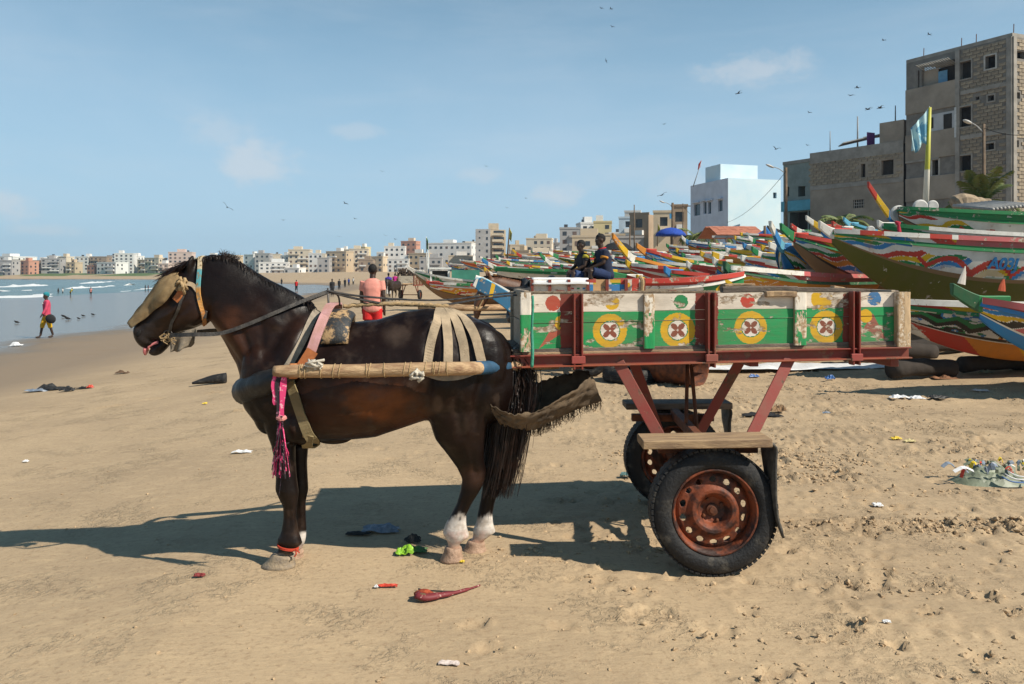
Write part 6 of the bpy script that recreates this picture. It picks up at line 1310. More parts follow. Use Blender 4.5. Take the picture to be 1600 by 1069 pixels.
# cabin boat at the left of the rows
t_, tow = pirogue('white boat with small cabin and green tarpaulin behind the horse\'s rump', wp(650, 424, 34.), R(4), 8, 1.8, 1.0, .45, nx=80, nv=20, beak=.35, beakcol='w', bot='n', wl=.42, dec='line', sc='w', mid='w', top='gwg', seg=1.2, line='g', rub='g', seed=301, captop='w', cap='w')
def bx(mat, name, x0, x1, y0, y1, z0, z1):
    mb = MB(); v = tow(np.array([x0, x1, x0, x1, x0, x1, x0, x1]), np.array([y0, y0, y1, y1, y0, y0, y1, y1]), np.array([z0, z0, z0, z0, z1, z1, z1, z1])); mb.add(v, [(0,2,3,1), (4,5,7,6), (0,1,5,4), (2,6,7,3), (0,4,6,2), (1,3,7,5)]); mb.build(name, mat, t_)
CW = M('cabin_white', (.70, .70, .66), .7, .15, 2); bx(CW, 'cabin_post', .62, .70, -.5, -.42, -.6, .10); bx(CW, 'cabin_roof', .58, 1.5, -.55, .5, .08, .16); bx(CW, 'cabin_post', 1.36, 1.44, -.5, -.42, -.6, .08); bx(DIM, 'cabin_window', .70, 1.36, -.43, -.40, -.42, .02); bx(CW, 'cabin_side', .70, 1.36, -.46, -.43, -.75, -.42); bx(M('tarp_green', (.06, .26, .18), .8, .35, 2, .4, 8), 'tarpaulin', 1.52, 2.7, -.60, .55, -.6, .05); bx(CW, 'stub_mast', .5, .56, -.04, .04, -.5, .9)
pirogue('low boat with red, white and orange strakes in front of the cabin boat', wp(672, 442, 30.), R(2), 7, 1.4, .55, .10, nx=80, nv=18, beak=.15, beakcol='r', bot='n', wl=.25, dec='flame', flame='oyrw', mid='o', top='rwgrw', seg=.5, line='k', rub='w', seed=303, captop='w')
pirogue('boat with long green gunwale above the brown horse\'s head', wp(776, 420, 25.), R(1), 8, 1.4, .5, .08, nx=80, nv=16, beak=.1, beakcol='g', bot='n', wl=.2, dec='line', sc='w', mid='w', top='g', topc='n', segend=3.6, line='k', rub='g', seed=305, captop='g', cap='g')
# blue prow piece leaning by the second cart
bt_ = thing('broken_prow', 'blue painted prow timber with yellow and white marks beyond the horse\'s rump', 'prow', W(790, 480, 11.6))
mb = MB(); n_ = 14; A = spline([W(738, 440, 11.3), W(760, 450, 11.35), W(785, 466, 11.45), W(815, 488, 11.6)], n_); hh = np.interp(np.linspace(0, 1, n_), [0, .15, .6, 1], [.10, .20, .22, .28]); th = np.linspace(.05, .10, n_); rings = []
for i in range(n_):
    dx = np.array((.02, .0, 0)); rings.append(np.array([A[i]+np.array((.0, -th[i], -hh[i]/2)), A[i]+np.array((.05, -th[i]*1.2, hh[i]/2)), A[i]+np.array((.05, th[i]*1.2, hh[i]/2)), A[i]+np.array((.0, th[i], -hh[i]/2))]))
col = []
for i in range(n_-1):
    col += [K['y'] if i in (5,) else ((.02, .13, .25) if i > 0 else K['w']), K['c'] if i < 5 else (.02, .14, .26), (.02, .13, .25), (.02, .13, .25)]
mb.rings(rings, True, np.array(col+[K['b']]*2)); mb.build('prow_timber', CAPP, bt_, paint=True, bevel=.01)
mb = MB(); B_ = spline([W(742, 436, 11.38), W(765, 444, 11.4), W(790, 458, 11.5)], 8); mb.ribbon(B_, .22, .05, (0, -.1, 1), K['w']); mb.build('top_plank', CAPP, bt_, paint=True)
# dark logs, sheets and clutter lying under the boats
LOG = M('dark_log', (.05, .04, .033), .95, .4, 5, .7, 20)
for k, (px, py, d, L_, r_, lab) in enumerate([(1440, 552, 11.4, 1.0, .17, 'thick dark log under the near white boat'), (1560, 556, 11.8, 1.2, .16, 'dark log under the right end of the near boat'), (1390, 507, 13.2, 1.6, .18, 'dark log in the shade under the olive-bottomed boat'), (1480, 512, 13.6, 1.6, .16, 'second dark log in the shade under the olive-bottomed boat'), (1320, 470, 14.5, 1.6, .16, 'dark roller log in the shade behind the cart\'s right end')]):
    p = W(px, py, d); p[2] = max(gz(p[0], p[1])+r_*.8, 0); mb = MB(); A = spline([p+np.array((-L_/2, -.1, 0)), p+np.array((0, 0, .03)), p+np.array((L_/2, .1, 0))], 10); mb.tube(A, [r_*(.72+.05*math.sin(i*1.7+k)) for i in range(10)], 12); tag(mb.build('log', LOG, smooth=True), lab, 'log', 'logs under the boats')
# ================================================================ people
def skinmat(name, col): return M(name, col, .5, .2, 20, .1, 80)
SK = skinmat('skin_dark', (.045, .024, .015)); SKB = skinmat('skin_brown', (.085, .042, .024)); HAIR = M('hair_black', (.008, .007, .007), .8, .3, 60, .6, 200)
def person(label, o, s, J, top, bottom, sleeve=.5, legs=.5, face=-1, hair=True, cap=None, vox=.016, skin=None, shoes=None, hang=0., group=None):
    """o: foot point on the ground, s: height scale (1.75 m = 1); J: joint positions in metres for a 1.75 m figure (x right, y away, z up)"""
    skin = skin or SK; t = thing('person', label, 'person', o, group); o = np.array(o, float)
    def p(k): return o+np.array(J[k])*s
    def limb(mb, ks, rs, n=12, ext=1.):
        P = np.array([p(k) if isinstance(k, str) else o+np.array(k)*s for k in ks]); m = 5*(len(ks)-1)+1; Q = []
        for i in range(len(ks)-1):
            for j in range(5): Q.append(P[i]*(1-j/5)+P[i+1]*(j/5))
        Q.append(P[-1]); rr_ = np.interp(np.linspace(0, len(ks)-1, m), np.arange(len(ks)), rs)*s*ext; mb.tube(Q, rr_, n)
    side_ = p('shR')-p('shL'); side_ /= np.linalg.norm(side_)
    def torso(mb, g=0.):
        hip = (p('hipL')+p('hipR'))/2; sh = (p('shL')+p('shR'))/2; up = (sh-hip)/np.linalg.norm(sh-hip); fw = np.cross(up, side_); fw /= np.linalg.norm(fw); side2 = np.cross(fw, up); rings = []
        for tt, w_, dp in ((-.16, .10, .08), (-.08, .155, .115), (0, .168, .12), (.25, .150, .11), (.5, .155, .115), (.75, .175, .12), (.93, .165, .10), (1.04, .11, .075), (1.10, .05, .05)):
            rings.append(ell_ring(hip+(sh-hip)*tt, side2, fw, (w_+g)*s, (dp+g)*s, 18, 2.4))
        mb.rings(rings)
    mb = MB(); torso(mb)
    for q in 'LR':
        limb(mb, ['sh'+q, 'el'+q, 'wr'+q], [.056, .043, .030]); limb(mb, ['hip'+q, 'kn'+q, 'an'+q], [.085, .058, .040])
        w_ = p('wr'+q); e_ = p('el'+q); d_ = (w_-e_)/np.linalg.norm(w_-e_); mb.ball(w_+d_*.045*s, (.034*s, .022*s, .045*s), nu=10, nv=8)
        for f_ in range(4): b0 = w_+d_*.075*s+side_*(f_-1.5)*.016*s; mb.tube([b0-d_*.02*s, b0+d_*.04*s, b0+d_*.075*s-np.array((0, 0, .008*s))], [.010*s, .009*s, .006*s], 6)
        mb.tube([w_+d_*.03*s+side_*.025*s*(1 if q == 'L' else -1), w_+d_*.075*s+side_*.045*s*(1 if q == 'L' else -1)], [.012*s, .008*s], 6)
        a_ = p('an'+q); ft = p('to'+q); mb.tube([a_+np.array((0, 0, -.03*s)), (a_+ft)/2+np.array((0, 0, -.03*s)), ft], [.042*s, .040*s, .028*s], 10)
    hd = p('head'); nk = (p('shL')+p('shR'))/2; mb.tube([nk+np.array((0, 0, -.02*s)), hd+np.array((0, 0, -.09*s))], .058*s, 12)
    fw = np.array(J.get('look', (-1, 0, 0)), float); fw /= np.linalg.norm(fw); lr = np.cross(fw, (0, 0, 1)); Rm = np.stack([fw, lr, (0, 0, 1)], 1)
    def H(a, b_, c_): return hd+Rm @ np.array((a, b_, c_))*s
    mb.ball(H(0, 0, .025), (.098*s, .078*s, .098*s), nu=18, nv=14, rot=Rm); mb.ball(H(.022, 0, -.05), (.075*s, .062*s, .072*s), nu=16, nv=12, rot=Rm)
    mb.tube([H(.08, 0, .02), H(.104, 0, -.022), H(.096, 0, -.032)], [.012*s, .017*s, .014*s], 8); mb.ball(H(.085, 0, -.062), (.016*s, .026*s, .014*s), nu=10, nv=6, rot=Rm)
    for q in (-1, 1): mb.ball(H(0, q*.078, -.005), (.020*s, .012*s, .032*s), nu=8, nv=6, rot=Rm)
    me = remeshed(mb, 'body', vox*s, 2, .5); me.materials.append(skin); bo = bpy.data.objects.new('body', me); C.objects.link(bo); setpar(bo, t)
    for q in (-1, 1): mb = MB(); mb.ball(H(.086, q*.030, .008), .011*s, nu=8, nv=6); mb.build('eye', M('eye_white', (.20, .18, .16), .4), t, smooth=True); mb = MB(); mb.ball(H(.0935, q*.030, .008), .006*s, nu=8, nv=6); mb.build('iris', M('eye_dark', (.006, .004, .003), .1), t, smooth=True)
    if hair or cap:
        mb = MB(); mb.ball(H(-.008, 0, .035), (.104*s, .084*s, .100*s), nu=18, nv=12, rot=Rm); v = mb.v[0]; q = (v-hd) @ Rm/s; keep = (q[:, 2] > .03+.35*q[:, 0]) | (q[:, 0] < -.045) & (q[:, 2] > -.05); v[~keep] = hd+(v[~keep]-hd)*.82
        if cap: v[keep] = hd+(v[keep]-hd)*1.16+np.array((0, 0, .015*s))
        mb.build('head_wrap' if cap else 'hair', cap or HAIR, t, smooth=True)
    mb = MB(); torso(mb, .018)
    for q in 'LR':
        e = 'el'+q; a_ = np.array(J['sh'+q], float); b_ = np.array(J[e], float); c_ = np.array(J['wr'+q], float)
        if sleeve <= 1: limb(mb, [tuple(a_), tuple(a_+(b_-a_)*sleeve)], [.070, .064])
        else: limb(mb, [tuple(a_), tuple(b_), tuple(b_+(c_-b_)*(sleeve-1))], [.076, .058, .045])
    me = remeshed(mb, 'shirt', vox*s, 3, .5); v = mverts(me); hipz = min(p('hipL')[2], p('hipR')[2])
    me.materials.append(top); so_ = bpy.data.objects.new('shirt', me); C.objects.link(so_); setpar(so_, t)
    mb = MB(); hip = (p('hipL')+p('hipR'))/2; sh = (p('shL')+p('shR'))/2; up = (sh-hip)/np.linalg.norm(sh-hip); fw2 = np.cross(up, side_); mb.rings([ell_ring(hip+up*z_*s, side_, fw2, w_*s, dp*s, 18, 2.3) for z_, w_, dp in ((-.10, .13, .10), (-.03, .175, .125), (.06, .172, .122), (.10, .150, .11))])
    for q in 'LR':
        a_ = np.array(J['hip'+q], float); b_ = np.array(J['kn'+q], float); c_ = np.array(J['an'+q], float)
        if legs <= 1: limb(mb, [tuple(a_), tuple(a_+(b_-a_)*legs)], [.112, .098])
        else: limb(mb, [tuple(a_), tuple(b_), tuple(b_+(c_-b_)*(legs-1))], [.112, .086, .080])
    me = remeshed(mb, 'shorts' if legs <= 1 else 'trousers', vox*s, 2, .5); me.materials.append(bottom); so_ = bpy.data.objects.new('shorts' if legs <= 1 else 'trousers', me); C.objects.link(so_); setpar(so_, t)
    return t, p, H
def stand(look=(0, 1, 0), stride=0., lean=0.):
    f = np.array(look, float)/np.linalg.norm(look); r = np.array((f[1], -f[0], 0.)); z = np.array((0, 0, 1.))
    J = dict(look=tuple(look)); 
    for q, sg in (('L', -1), ('R', 1)):
        k = stride*sg
        J['hip'+q] = tuple(r*.085*sg+z*.90); J['kn'+q] = tuple(r*.09*sg+f*k*.55+z*.49+f*abs(stride)*.10); J['an'+q] = tuple(r*.09*sg+f*k*1.0+z*(.085+max(0, -k)*.12)); J['to'+q] = tuple(r*.10*sg+f*(k+.17)+z*(.03+max(0, -k)*.02))
        J['sh'+q] = tuple(r*.175*sg+z*1.43+f*lean); J['el'+q] = tuple(r*.225*sg-f*k*.35+z*1.13+f*lean*.8); J['wr'+q] = tuple(r*.225*sg-f*k*.65+f*.08+z*.90+f*lean*.6)
    J['head'] = tuple(z*1.63+f*(lean+.02)); return J
def cloth(name, c, var=.3): return M(name, c, .9, var, 9, .35, 30)
PINK = cloth('shirt_pink', (.72, .29, .23), .2); RED_ = cloth('shorts_red', (.62, .02, .02)); NAVY = cloth('navy', (.018, .025, .055), .4); MAG = cloth('shirt_magenta', (.55, .06, .12), .25); YEL = cloth('trousers_yellow', (.62, .36, .015), .25); TEAL = cloth('wrap_teal', (.02, .22, .26)); WHT = cloth('shirt_white', (.6, .58, .55)); BLU = cloth('cloth_blue', (.03, .06, .30)); BLK_ = cloth('cloth_dark', (.02, .02, .022))
d = 15.4; o = W(582, 0, d); o[2] = gz(o[0], d)
person('man in salmon T-shirt and red shorts walking away behind the horse', o, 1.0, stand((.05, 1, 0), .10), PINK, RED_, sleeve=.62, legs=.55, vox=.014)
d = 30.; o = W(73, 0, d); o[2] = gz(o[0], d)
w_, p, H = person('person in pink top, yellow trousers and teal head wrap walking along the shore', o, .96, stand((-.75, -.65, 0), .20), MAG, YEL, sleeve=1.8, legs=1.25, cap=TEAL, vox=.016)
mb = MB(); h = p('wrL')+np.array((.30, .05, -.14)); mb.ball(h, (.20, .10, .17), nu=14, nv=8, rot=rotm('Y', .5)); mb.tube([h+np.array((-.06, 0, .10)), p('wrL')], .012, 5); tag(mb.build('carried_bag', BLK_, smooth=True), 'dark bag carried by the person in the teal head wrap', 'bag')
mb = MB(); c_ = p('shL')*.5+p('shR')*.5+np.array((0, 0, -.12)); fwd = np.array((-.75, -.65, 0))/np.hypot(.75, .65); rgt = np.array((fwd[1], -fwd[0], 0))
for a in (-1, 1): mb.beam(c_+fwd*.135, c_+fwd*.135+rgt*a*.07+np.array((0, 0, .05)), .03, .02, up=fwd)
pm = mb.build('shirt_mark', WHT, w_)
# two boys on the second cart
def sit(look, drop=.0, kneeup=.0):
    f = np.array(look, float)/np.linalg.norm(look); r = np.array((f[1], -f[0], 0.)); z = np.array((0, 0, 1.)); J = dict(look=tuple(look))
    for q, sg in (('L', -1), ('R', 1)):
        J['hip'+q] = tuple(r*.09*sg+z*.10); J['kn'+q] = tuple(r*.11*sg+f*.40+z*(.14+kneeup)); J['an'+q] = tuple(r*.10*sg+f*.36+z*(-.30+kneeup)); J['to'+q] = tuple(r*.10*sg+f*.52+z*(-.34+kneeup))
        J['sh'+q] = tuple(r*.17*sg+z*.60+f*.10); J['el'+q] = tuple(r*.20*sg+z*.36+f*.16); J['wr'+q] = tuple(r*.07*sg+z*.24+f*.40)
    J['head'] = tuple(z*.81+f*.14); return J
SEATZ = 1.40
b1, p, H = person('boy in dark shirt with yellow shoulders, left of the two sitting on the far cart', (W(916, 0, 12.4)[0], 12.4, SEATZ), .70, sit((-.9, -.45, 0), kneeup=.05), cloth('shirt_black_yellow', (.02, .022, .03), .5), cloth('shorts_denim', (.03, .06, .15)), sleeve=.55, legs=.95, vox=.013, group=None)
for q in 'LR':
    a_ = p('sh'+q)*.8+p('el'+q)*.2; ax = p('el'+q)-p('sh'+q); ax /= np.linalg.norm(ax); mb = MB(); mb.tube([a_-ax*.03, a_+ax*.02], .056, 12); mb.build('shoulder_patch', cloth('patch_yellow', (.45, .38, .04)), b1, smooth=True)
b2, p, H = person('boy in navy shirt with red collar, right of the two sitting on the far cart', (W(948, 0, 12.2)[0], 12.2, SEATZ+.02), .77, sit((-.95, -.30, 0), kneeup=.06), NAVY, cloth('shorts_navy', (.015, .03, .09)), sleeve=.6, legs=.9, vox=.013)
mb = MB(); th = np.linspace(0, 2*math.pi, 17); nk = (p('shL')+p('shR'))/2+np.array((0, 0, .035)); mb.tube([nk+np.array((.055*math.cos(a), .055*math.sin(a), .012*math.cos(a))) for a in th], .010, 6); mb.build('collar', RED_, b2, smooth=True)
for q in 'LR':
    a_ = p('sh'+q)*.42+p('el'+q)*.58; ax = p('el'+q)-p('sh'+q); ax /= np.linalg.norm(ax); mb = MB(); mb.tube([a_-ax*.014, a_+ax*.014], .062, 12); mb.build('sleeve_band', cloth('band_orange', (.6, .25, .03)), b2, smooth=True)
# small figures
def small(px, d, label, top, bot, look=(0, 1, 0), stride=.1, s=1.0, legs=1.7, sleeve=.6, lean=0, group='small figures far along the beach', dz=0):
    o = W(px, 0, d); o[2] = gz(o[0], d)+dz; return person(label, o, s, stand(look, stride, lean), top, bot, sleeve=sleeve, legs=legs, vox=.03, group=group)
small(607, 58, 'person in purple-blue clothes walking ahead of the man in salmon', cloth('top_violet', (.06, .03, .30)), cloth('skirt_pale', (.5, .48, .45)), (0, 1, 0))
small(617, 82, 'person in magenta top standing beside the far loaded cart', cloth('top_magenta', (.50, .02, .22)), BLK_)
small(519, 78, 'dark figure standing on the sand beyond the saddle', BLK_, BLK_, (.2, -1, 0), .02)
small(530, 125, 'tiny dark figure to the right of the dark standing one', BLK_, BLK_)
small(463, 120, 'tiny figure in red near the far pool of water', RED_, BLK_)
small(91, 112, 'wader in black at the edge of the foam, left of a pair', BLK_, BLK_, (1, 0, 0), .1, .62); small(98, 113, 'wader in white shirt at the edge of the foam, right of a pair', WHT, BLK_, (1, 0, 0), .1, .62)
small(110, 94, 'bather in yellow top bending over the shallows', cloth('top_yellow', (.6, .5, .08)), BLK_, (1, 0, 0), .1, .62, 1.0, lean=.3)
small(142, 94, 'person in red and white standing in the shallows', cloth('top_rose', (.6, .25, .22)), BLK_, (0, -1, 0), .05, .65, .6)
small(227, 128, 'figure in black, left of a pair walking near the horse\'s nose', BLK_, BLK_, (1, .2, 0), .1, .6); small(231.5, 128.5, 'figure in dark red, right of a pair walking near the horse\'s nose', cloth('top_maroon', (.12, .03, .03)), BLK_, (1, .2, 0), .1, .6)
for k, (px, d_) in enumerate([(545, 170), (552, 185), (539, 150), (660, 110), (586, 120), (440, 200)]): small(px, d_, ['tiny far figure in blue among beach launches', 'tiny far figure in white among beach launches', 'tiny far figure in black near the water pool', 'tiny far figure in red before the cabin boat', 'tiny far figure in pink beyond the man in salmon', 'tiny far figure in dark clothes beside the far pool'][k], [BLU, WHT, BLK_, RED_, PINK, BLK_][k], BLK_)
# ================================================================ birds
BIRD = M('bird_dark', (.02, .018, .017), .8, .3, 8)
def bird(px, py, d, span, roll, yaw, flap, label):
    c_ = W(px, py, d); rot = np.array(Matrix.Rotation(yaw, 3, 'Z') @ Matrix.Rotation(roll, 3, 'Y')); mb = MB(); s = span/1.4
    mb.tube([np.array((0, y, 0))*s for y in (-.30, -.15, 0, .2, .38)], [.01*s, .05*s, .065*s, .05*s, .02*s], 8); mb.tube([np.array((0, y, 0))*s for y in (.30, .42, .5)], [.02*s, .05*s, .01*s], 6)
    mb.add(np.array([(-.03, -.25, 0), (.03, -.25, 0), (.09, -.5, .0), (-.09, -.5, 0), (-.03, -.25, .02), (.03, -.25, .02), (.09, -.5, .02), (-.09, -.5, .02)])*s, [(0,1,2,3), (7,6,5,4), (0,4,5,1), (2,6,7,3), (1,5,6,2), (3,7,4,0)])
    for q in (-1, 1):
        up_ = [0, flap*.22, flap*.30, flap*.22]; xs_ = [.03, .28, .5, .72]; ch = [.22, .24, .18, .03]; sw = [.05, .08, .02, -.10]; rings = []
        for i in range(4): rings.append(np.array([(q*xs_[i], sw[i]+ch[i]/2, up_[i]), (q*xs_[i], sw[i]+ch[i]*.1, up_[i]+.025), (q*xs_[i], sw[i]-ch[i]/2, up_[i]), (q*xs_[i], sw[i], up_[i]-.006)])*s)
        mb.rings(rings)
    mb.v = [v @ rot.T+c_ for v in mb.v]; tag(mb.build('flying_bird', BIRD, smooth=True), label, 'bird', 'birds over the beach')
BL = [(355,324,70,1.1,.7,.4,.6,'dark bird banking low above the horse\'s mane'), (1154,146,90,1.2,-.5,.8,.5,'dark bird gliding beneath the cloud at upper right'), (1213,233,95,1.1,.2,.2,1.,'bird with raised wings above the pale blue house'), (1034,305,90,1.3,-.4,.3,.4,'long-winged bird left of the lamp post'), (1357,171,85,1.2,-.2,.5,.7,'left bird of the pair by the tall block building'), (1376,169,85,1.2,-.3,.7,.8,'right bird of the pair by the tall block building'), (1340,137,100,1.1,.1,1.,.3,'bird above the pair by the tall block building'), (1330,149,100,1.1,0,.2,.2,'gliding bird just above the left of the pair'), (1381,63,120,1.,.1,.6,.5,'small bird high above the low block house'), (1452,54,120,1.,.3,.6,.5,'small bird high left of the tall roof'), (540,318,110,1.,.4,1.,.4,'small bird over the horse\'s saddle'), (597,268,150,1.,.2,.1,.6,'tiny bird high above the saddle'), (957,42,140,1.,.2,.4,.6,'tiny bird near the top edge of the sky'), (955,14,140,1.,.2,1.1,.5,'topmost tiny bird at the top edge'), (940,13,150,1.,.2,.5,.5,'tiny bird just left of the topmost one'), (947,95,150,1.,1.2,.5,.3,'tiny bird below the topmost ones'), (1265,176,130,1.,.2,.4,.5,'tiny bird under the upper right cloud'), (1038,194,140,1.,-.3,.4,.5,'tiny bird in the middle of the right sky'), (760,260,170,1.,.2,.4,.6,'tiny bird above the concrete tower'), (443,344,150,1.,0,.6,.5,'tiny bird over the horse\'s neck'), (530,370,160,1.,.1,.2,.5,'tiny bird close above the skyline by the saddle'), (555,342,150,1.,.2,.8,.5,'tiny bird left of centre above the skyline'), (602,368,170,1.,.3,.2,.6,'tiny bird above the man in salmon'), (618,374,170,1.,.1,.9,.6,'tiny bird right of the one above the man in salmon'), (792,325,170,1.,.3,.2,.6,'tiny bird left of the flag on the tower'), (822,310,200,1.,.1,.7,.6,'tiny bird right of the flag on the tower'), (1262,227,130,.9,.2,.2,.5,'tiny bird above the turquoise house')]
for a in BL: bird(*a)
# birds standing on the wet sand
for k, (px, py, s, l) in enumerate([(6,496,1.,'at the left edge'), (26,497,.9,'second from the left edge'), (91,492,1.1,'just right of the walking person'), (106,488,1.,'second right of the walking person'), (123,487,.8,'near a lone dark clump'), (137,491,.7,'right of the lone dark clump'), (145,485,.8,'rightmost of the row on the wet sand'), (222,474,.9,'in front of the horse\'s nose')]):
    d_ = 2.3*F/(py+6-HOR); c_ = W(px, py, d_); c_[2] = gz(c_[0], d_); s = s*.42; c_[0] += (k*7 % 5-2)*.25; mb = MB(); s_ = .30*s
    mb.ball(c_+np.array((0, 0, .22*s)), (.30*s, .15*s, .14*s), nu=10, nv=8, rot=rotm('Y', .25)); mb.ball(c_+np.array((-.24*s, 0, .34*s)), .07*s, nu=8, nv=6); mb.tube([c_+np.array((-.28*s, 0, .34*s)), c_+np.array((-.38*s, 0, .31*s))], [.02*s, .005*s], 5); mb.tube([c_+np.array((.2*s, 0, .2*s)), c_+np.array((.5*s, 0, .10*s))], [.07*s, .02*s], 6)
    for q in (-.05, .05): mb.tube([c_+np.array((q, q, .12*s)), c_+np.array((q, q, -.01))], .012*s, 5)
    tag(mb.build('standing_bird', BIRD, smooth=True), f'dark gull-sized bird standing on the wet sand {l}', 'bird', 'birds standing on the wet sand')
# ================================================================ second horse, far carts
def place(mb, o, yaw, s=1.):
    r = rotm('Z', yaw); mb.v = [(v*s) @ r.T+np.array(o) for v in mb.v]; return mb
def simple_horse(label, o, yaw, coat, s=1., vox=.02):
    t = thing('horse', label, 'horse', o); mb = MB(); Y3 = np.array((0, 1., 0)); Z3 = np.array((0, 0, 1.))
    def ring(x, zt_, zb_, hw): return ell_ring((x, 0, (zt_+zb_)/2), Y3, Z3, hw, (zt_-zb_)/2, 18, 2.2)
    mb.rings([ring(*a) for a in [(-.62, 1.10, .82, .08), (-.52, 1.24, .70, .17), (-.35, 1.30, .66, .22), (-.1, 1.24, .63, .26), (.2, 1.22, .63, .27), (.5, 1.28, .68, .26), (.75, 1.27, .75, .23), (.9, 1.15, .85, .12)]])
    def pr_(pts): mb.rings([ell_ring(((a+c)/2, 0, (b_+d_)/2), Y3, np.array(((a-c)/2, 0, (b_-d_)/2)), hw, 1., 16, 2.1) for (a, b_), (c, d_), hw in pts])
    pr_([((-.30, 1.26), (-.55, .80), .15), ((-.55, 1.32), (-.72, 1.02), .11), ((-.78, 1.36), (-.85, 1.12), .09), ((-.93, 1.34), (-.92, 1.14), .08)])
    pr_([((-.88, 1.36), (-.84, 1.14), .075), ((-1.02, 1.26), (-.92, 1.02), .095), ((-1.09, 1.12), (-.98, .93), .085), ((-1.12, .98), (-1.02, .86), .06), ((-1.13, .86), (-1.05, .78), .052), ((-1.12, .78), (-1.06, .74), .04)])
    for q in (-1, 1):
        mb.tube([(-.90, q*.05, 1.33), (-.93, q*.07, 1.40), (-.95, q*.065, 1.47)], [.03, .026, .006], 8)
        mb.tube([(-.42, q*.13, .85), (-.43, q*.13, .65), (-.44, q*.12, .42), (-.44, q*.12, .2), (-.45, q*.12, .1), (-.48, q*.12, 0)], [.10, .065, .048, .034, .04, .055], 12)
        mb.tube([(.62, q*.13, 1.0), (.55, q*.14, .72), (.68, q*.13, .48), (.70, q*.13, .42), (.64, q*.13, .2), (.62, q*.13, .1), (.59, q*.13, 0)], [.17, .11, .055, .05, .034, .04, .055], 12)
    place(mb, o, yaw, s); me = remeshed(mb, 'body', vox*s, 4); me.materials.append(coat); b_ = bpy.data.objects.new('body', me); C.objects.link(b_); setpar(b_, t)
    mb = MB()
    for k in range(240):
        a = RS.rand(); p_ = np.array((-.90+.55*a, RS.randn()*.03, 1.37-.06*a+.0)); mb.tube([p_, p_+np.array((RS.randn()*.03, .05+RS.rand()*.08, -.04)), p_+np.array((RS.randn()*.05, .10+RS.rand()*.06, -.16))], [.006, .005, .002], 3, caps=False)
    for k in range(60): p_ = np.array((-.93+RS.randn()*.02, RS.randn()*.03, 1.36)); mb.tube([p_, p_+np.array((-.08, RS.randn()*.02, -.06)), p_+np.array((-.13, RS.randn()*.03, -.18))], [.006, .005, .002], 3, caps=False)
    place(mb, o, yaw, s).build('mane', MATS['mane_hair'], t)
    mb = MB(); mb.tube(spline([(.90, 0, 1.12), (1.0, 0, .95), (1.0, 0, .6), (.97, 0, .35)], 12), list(np.linspace(.05, .02, 12)), 8); place(mb, o, yaw, s).build('tail', MATS['mane_hair'], t, smooth=True)
    for q in (-1, 1): mb = MB(); mb.ball((-1.03, q*.085, 1.16), .02); place(mb, o, yaw, s).build('eye', MATS['eye_dark'], t, smooth=True)
    return t
CO2 = M('coat_bay', (.17, .075, .036), .5, .4, 6, .2, 60, col2=(.08, .034, .018))
H2 = np.array((W(862, 0, 12.4)[0], 12.4, .0)); yaw2 = R(14)
simple_horse('brown horse with lowered head in harness beyond the near horse\'s rump', H2, yaw2, CO2, 1.1)
def hm(name, mat, label, cat, fn, **k): mb = MB(); fn(mb); tag(place(mb, H2, yaw2, 1.1).build(name, mat, **k), label, cat)
hm('horse_collar', 'rubber_hide', 'grey-black padded collar round the neck of the brown horse', 'collar', lambda m: m.tube([(-.50+.10*math.sin(a), .20*math.cos(a), 1.02+.26*math.sin(a)) for a in np.linspace(0, 2*math.pi, 25)], .055, 10), smooth=True)
def br2(m):
    for pts in ([(-.89, .085, 1.30), (-.95, .105, 1.16), (-1.08, .075, .90)], [(-.89, -.085, 1.30), (-.95, -.105, 1.16), (-1.08, -.075, .90)], [(-1.06, -.10, 1.10), (-1.125, 0, 1.08), (-1.06, .10, 1.10)], [(-1.10, -.075, .93), (-1.15, 0, .93), (-1.10, .075, .93)]): m.tube(spline(pts, 9), .010, 5)
    for k in range(22): m.tube([(-.86+RS.randn()*.05, -.13-.02*RS.rand(), 1.20), (-.84+RS.randn()*.06, -.16, 1.04+RS.rand()*.06)], .006, 4)
hm('bridle', 'rope_tan', 'rope bridle with straw tassel on the brown horse', 'bridle', br2)
hm('back_pad', 'rubber_hide', 'black padded roll on the back of the brown horse', 'pad', lambda m: m.tube([(.0, .30*math.cos(a), 1.0+.33*math.sin(a)) for a in np.linspace(0, math.pi, 16)], .045, 10), smooth=True)
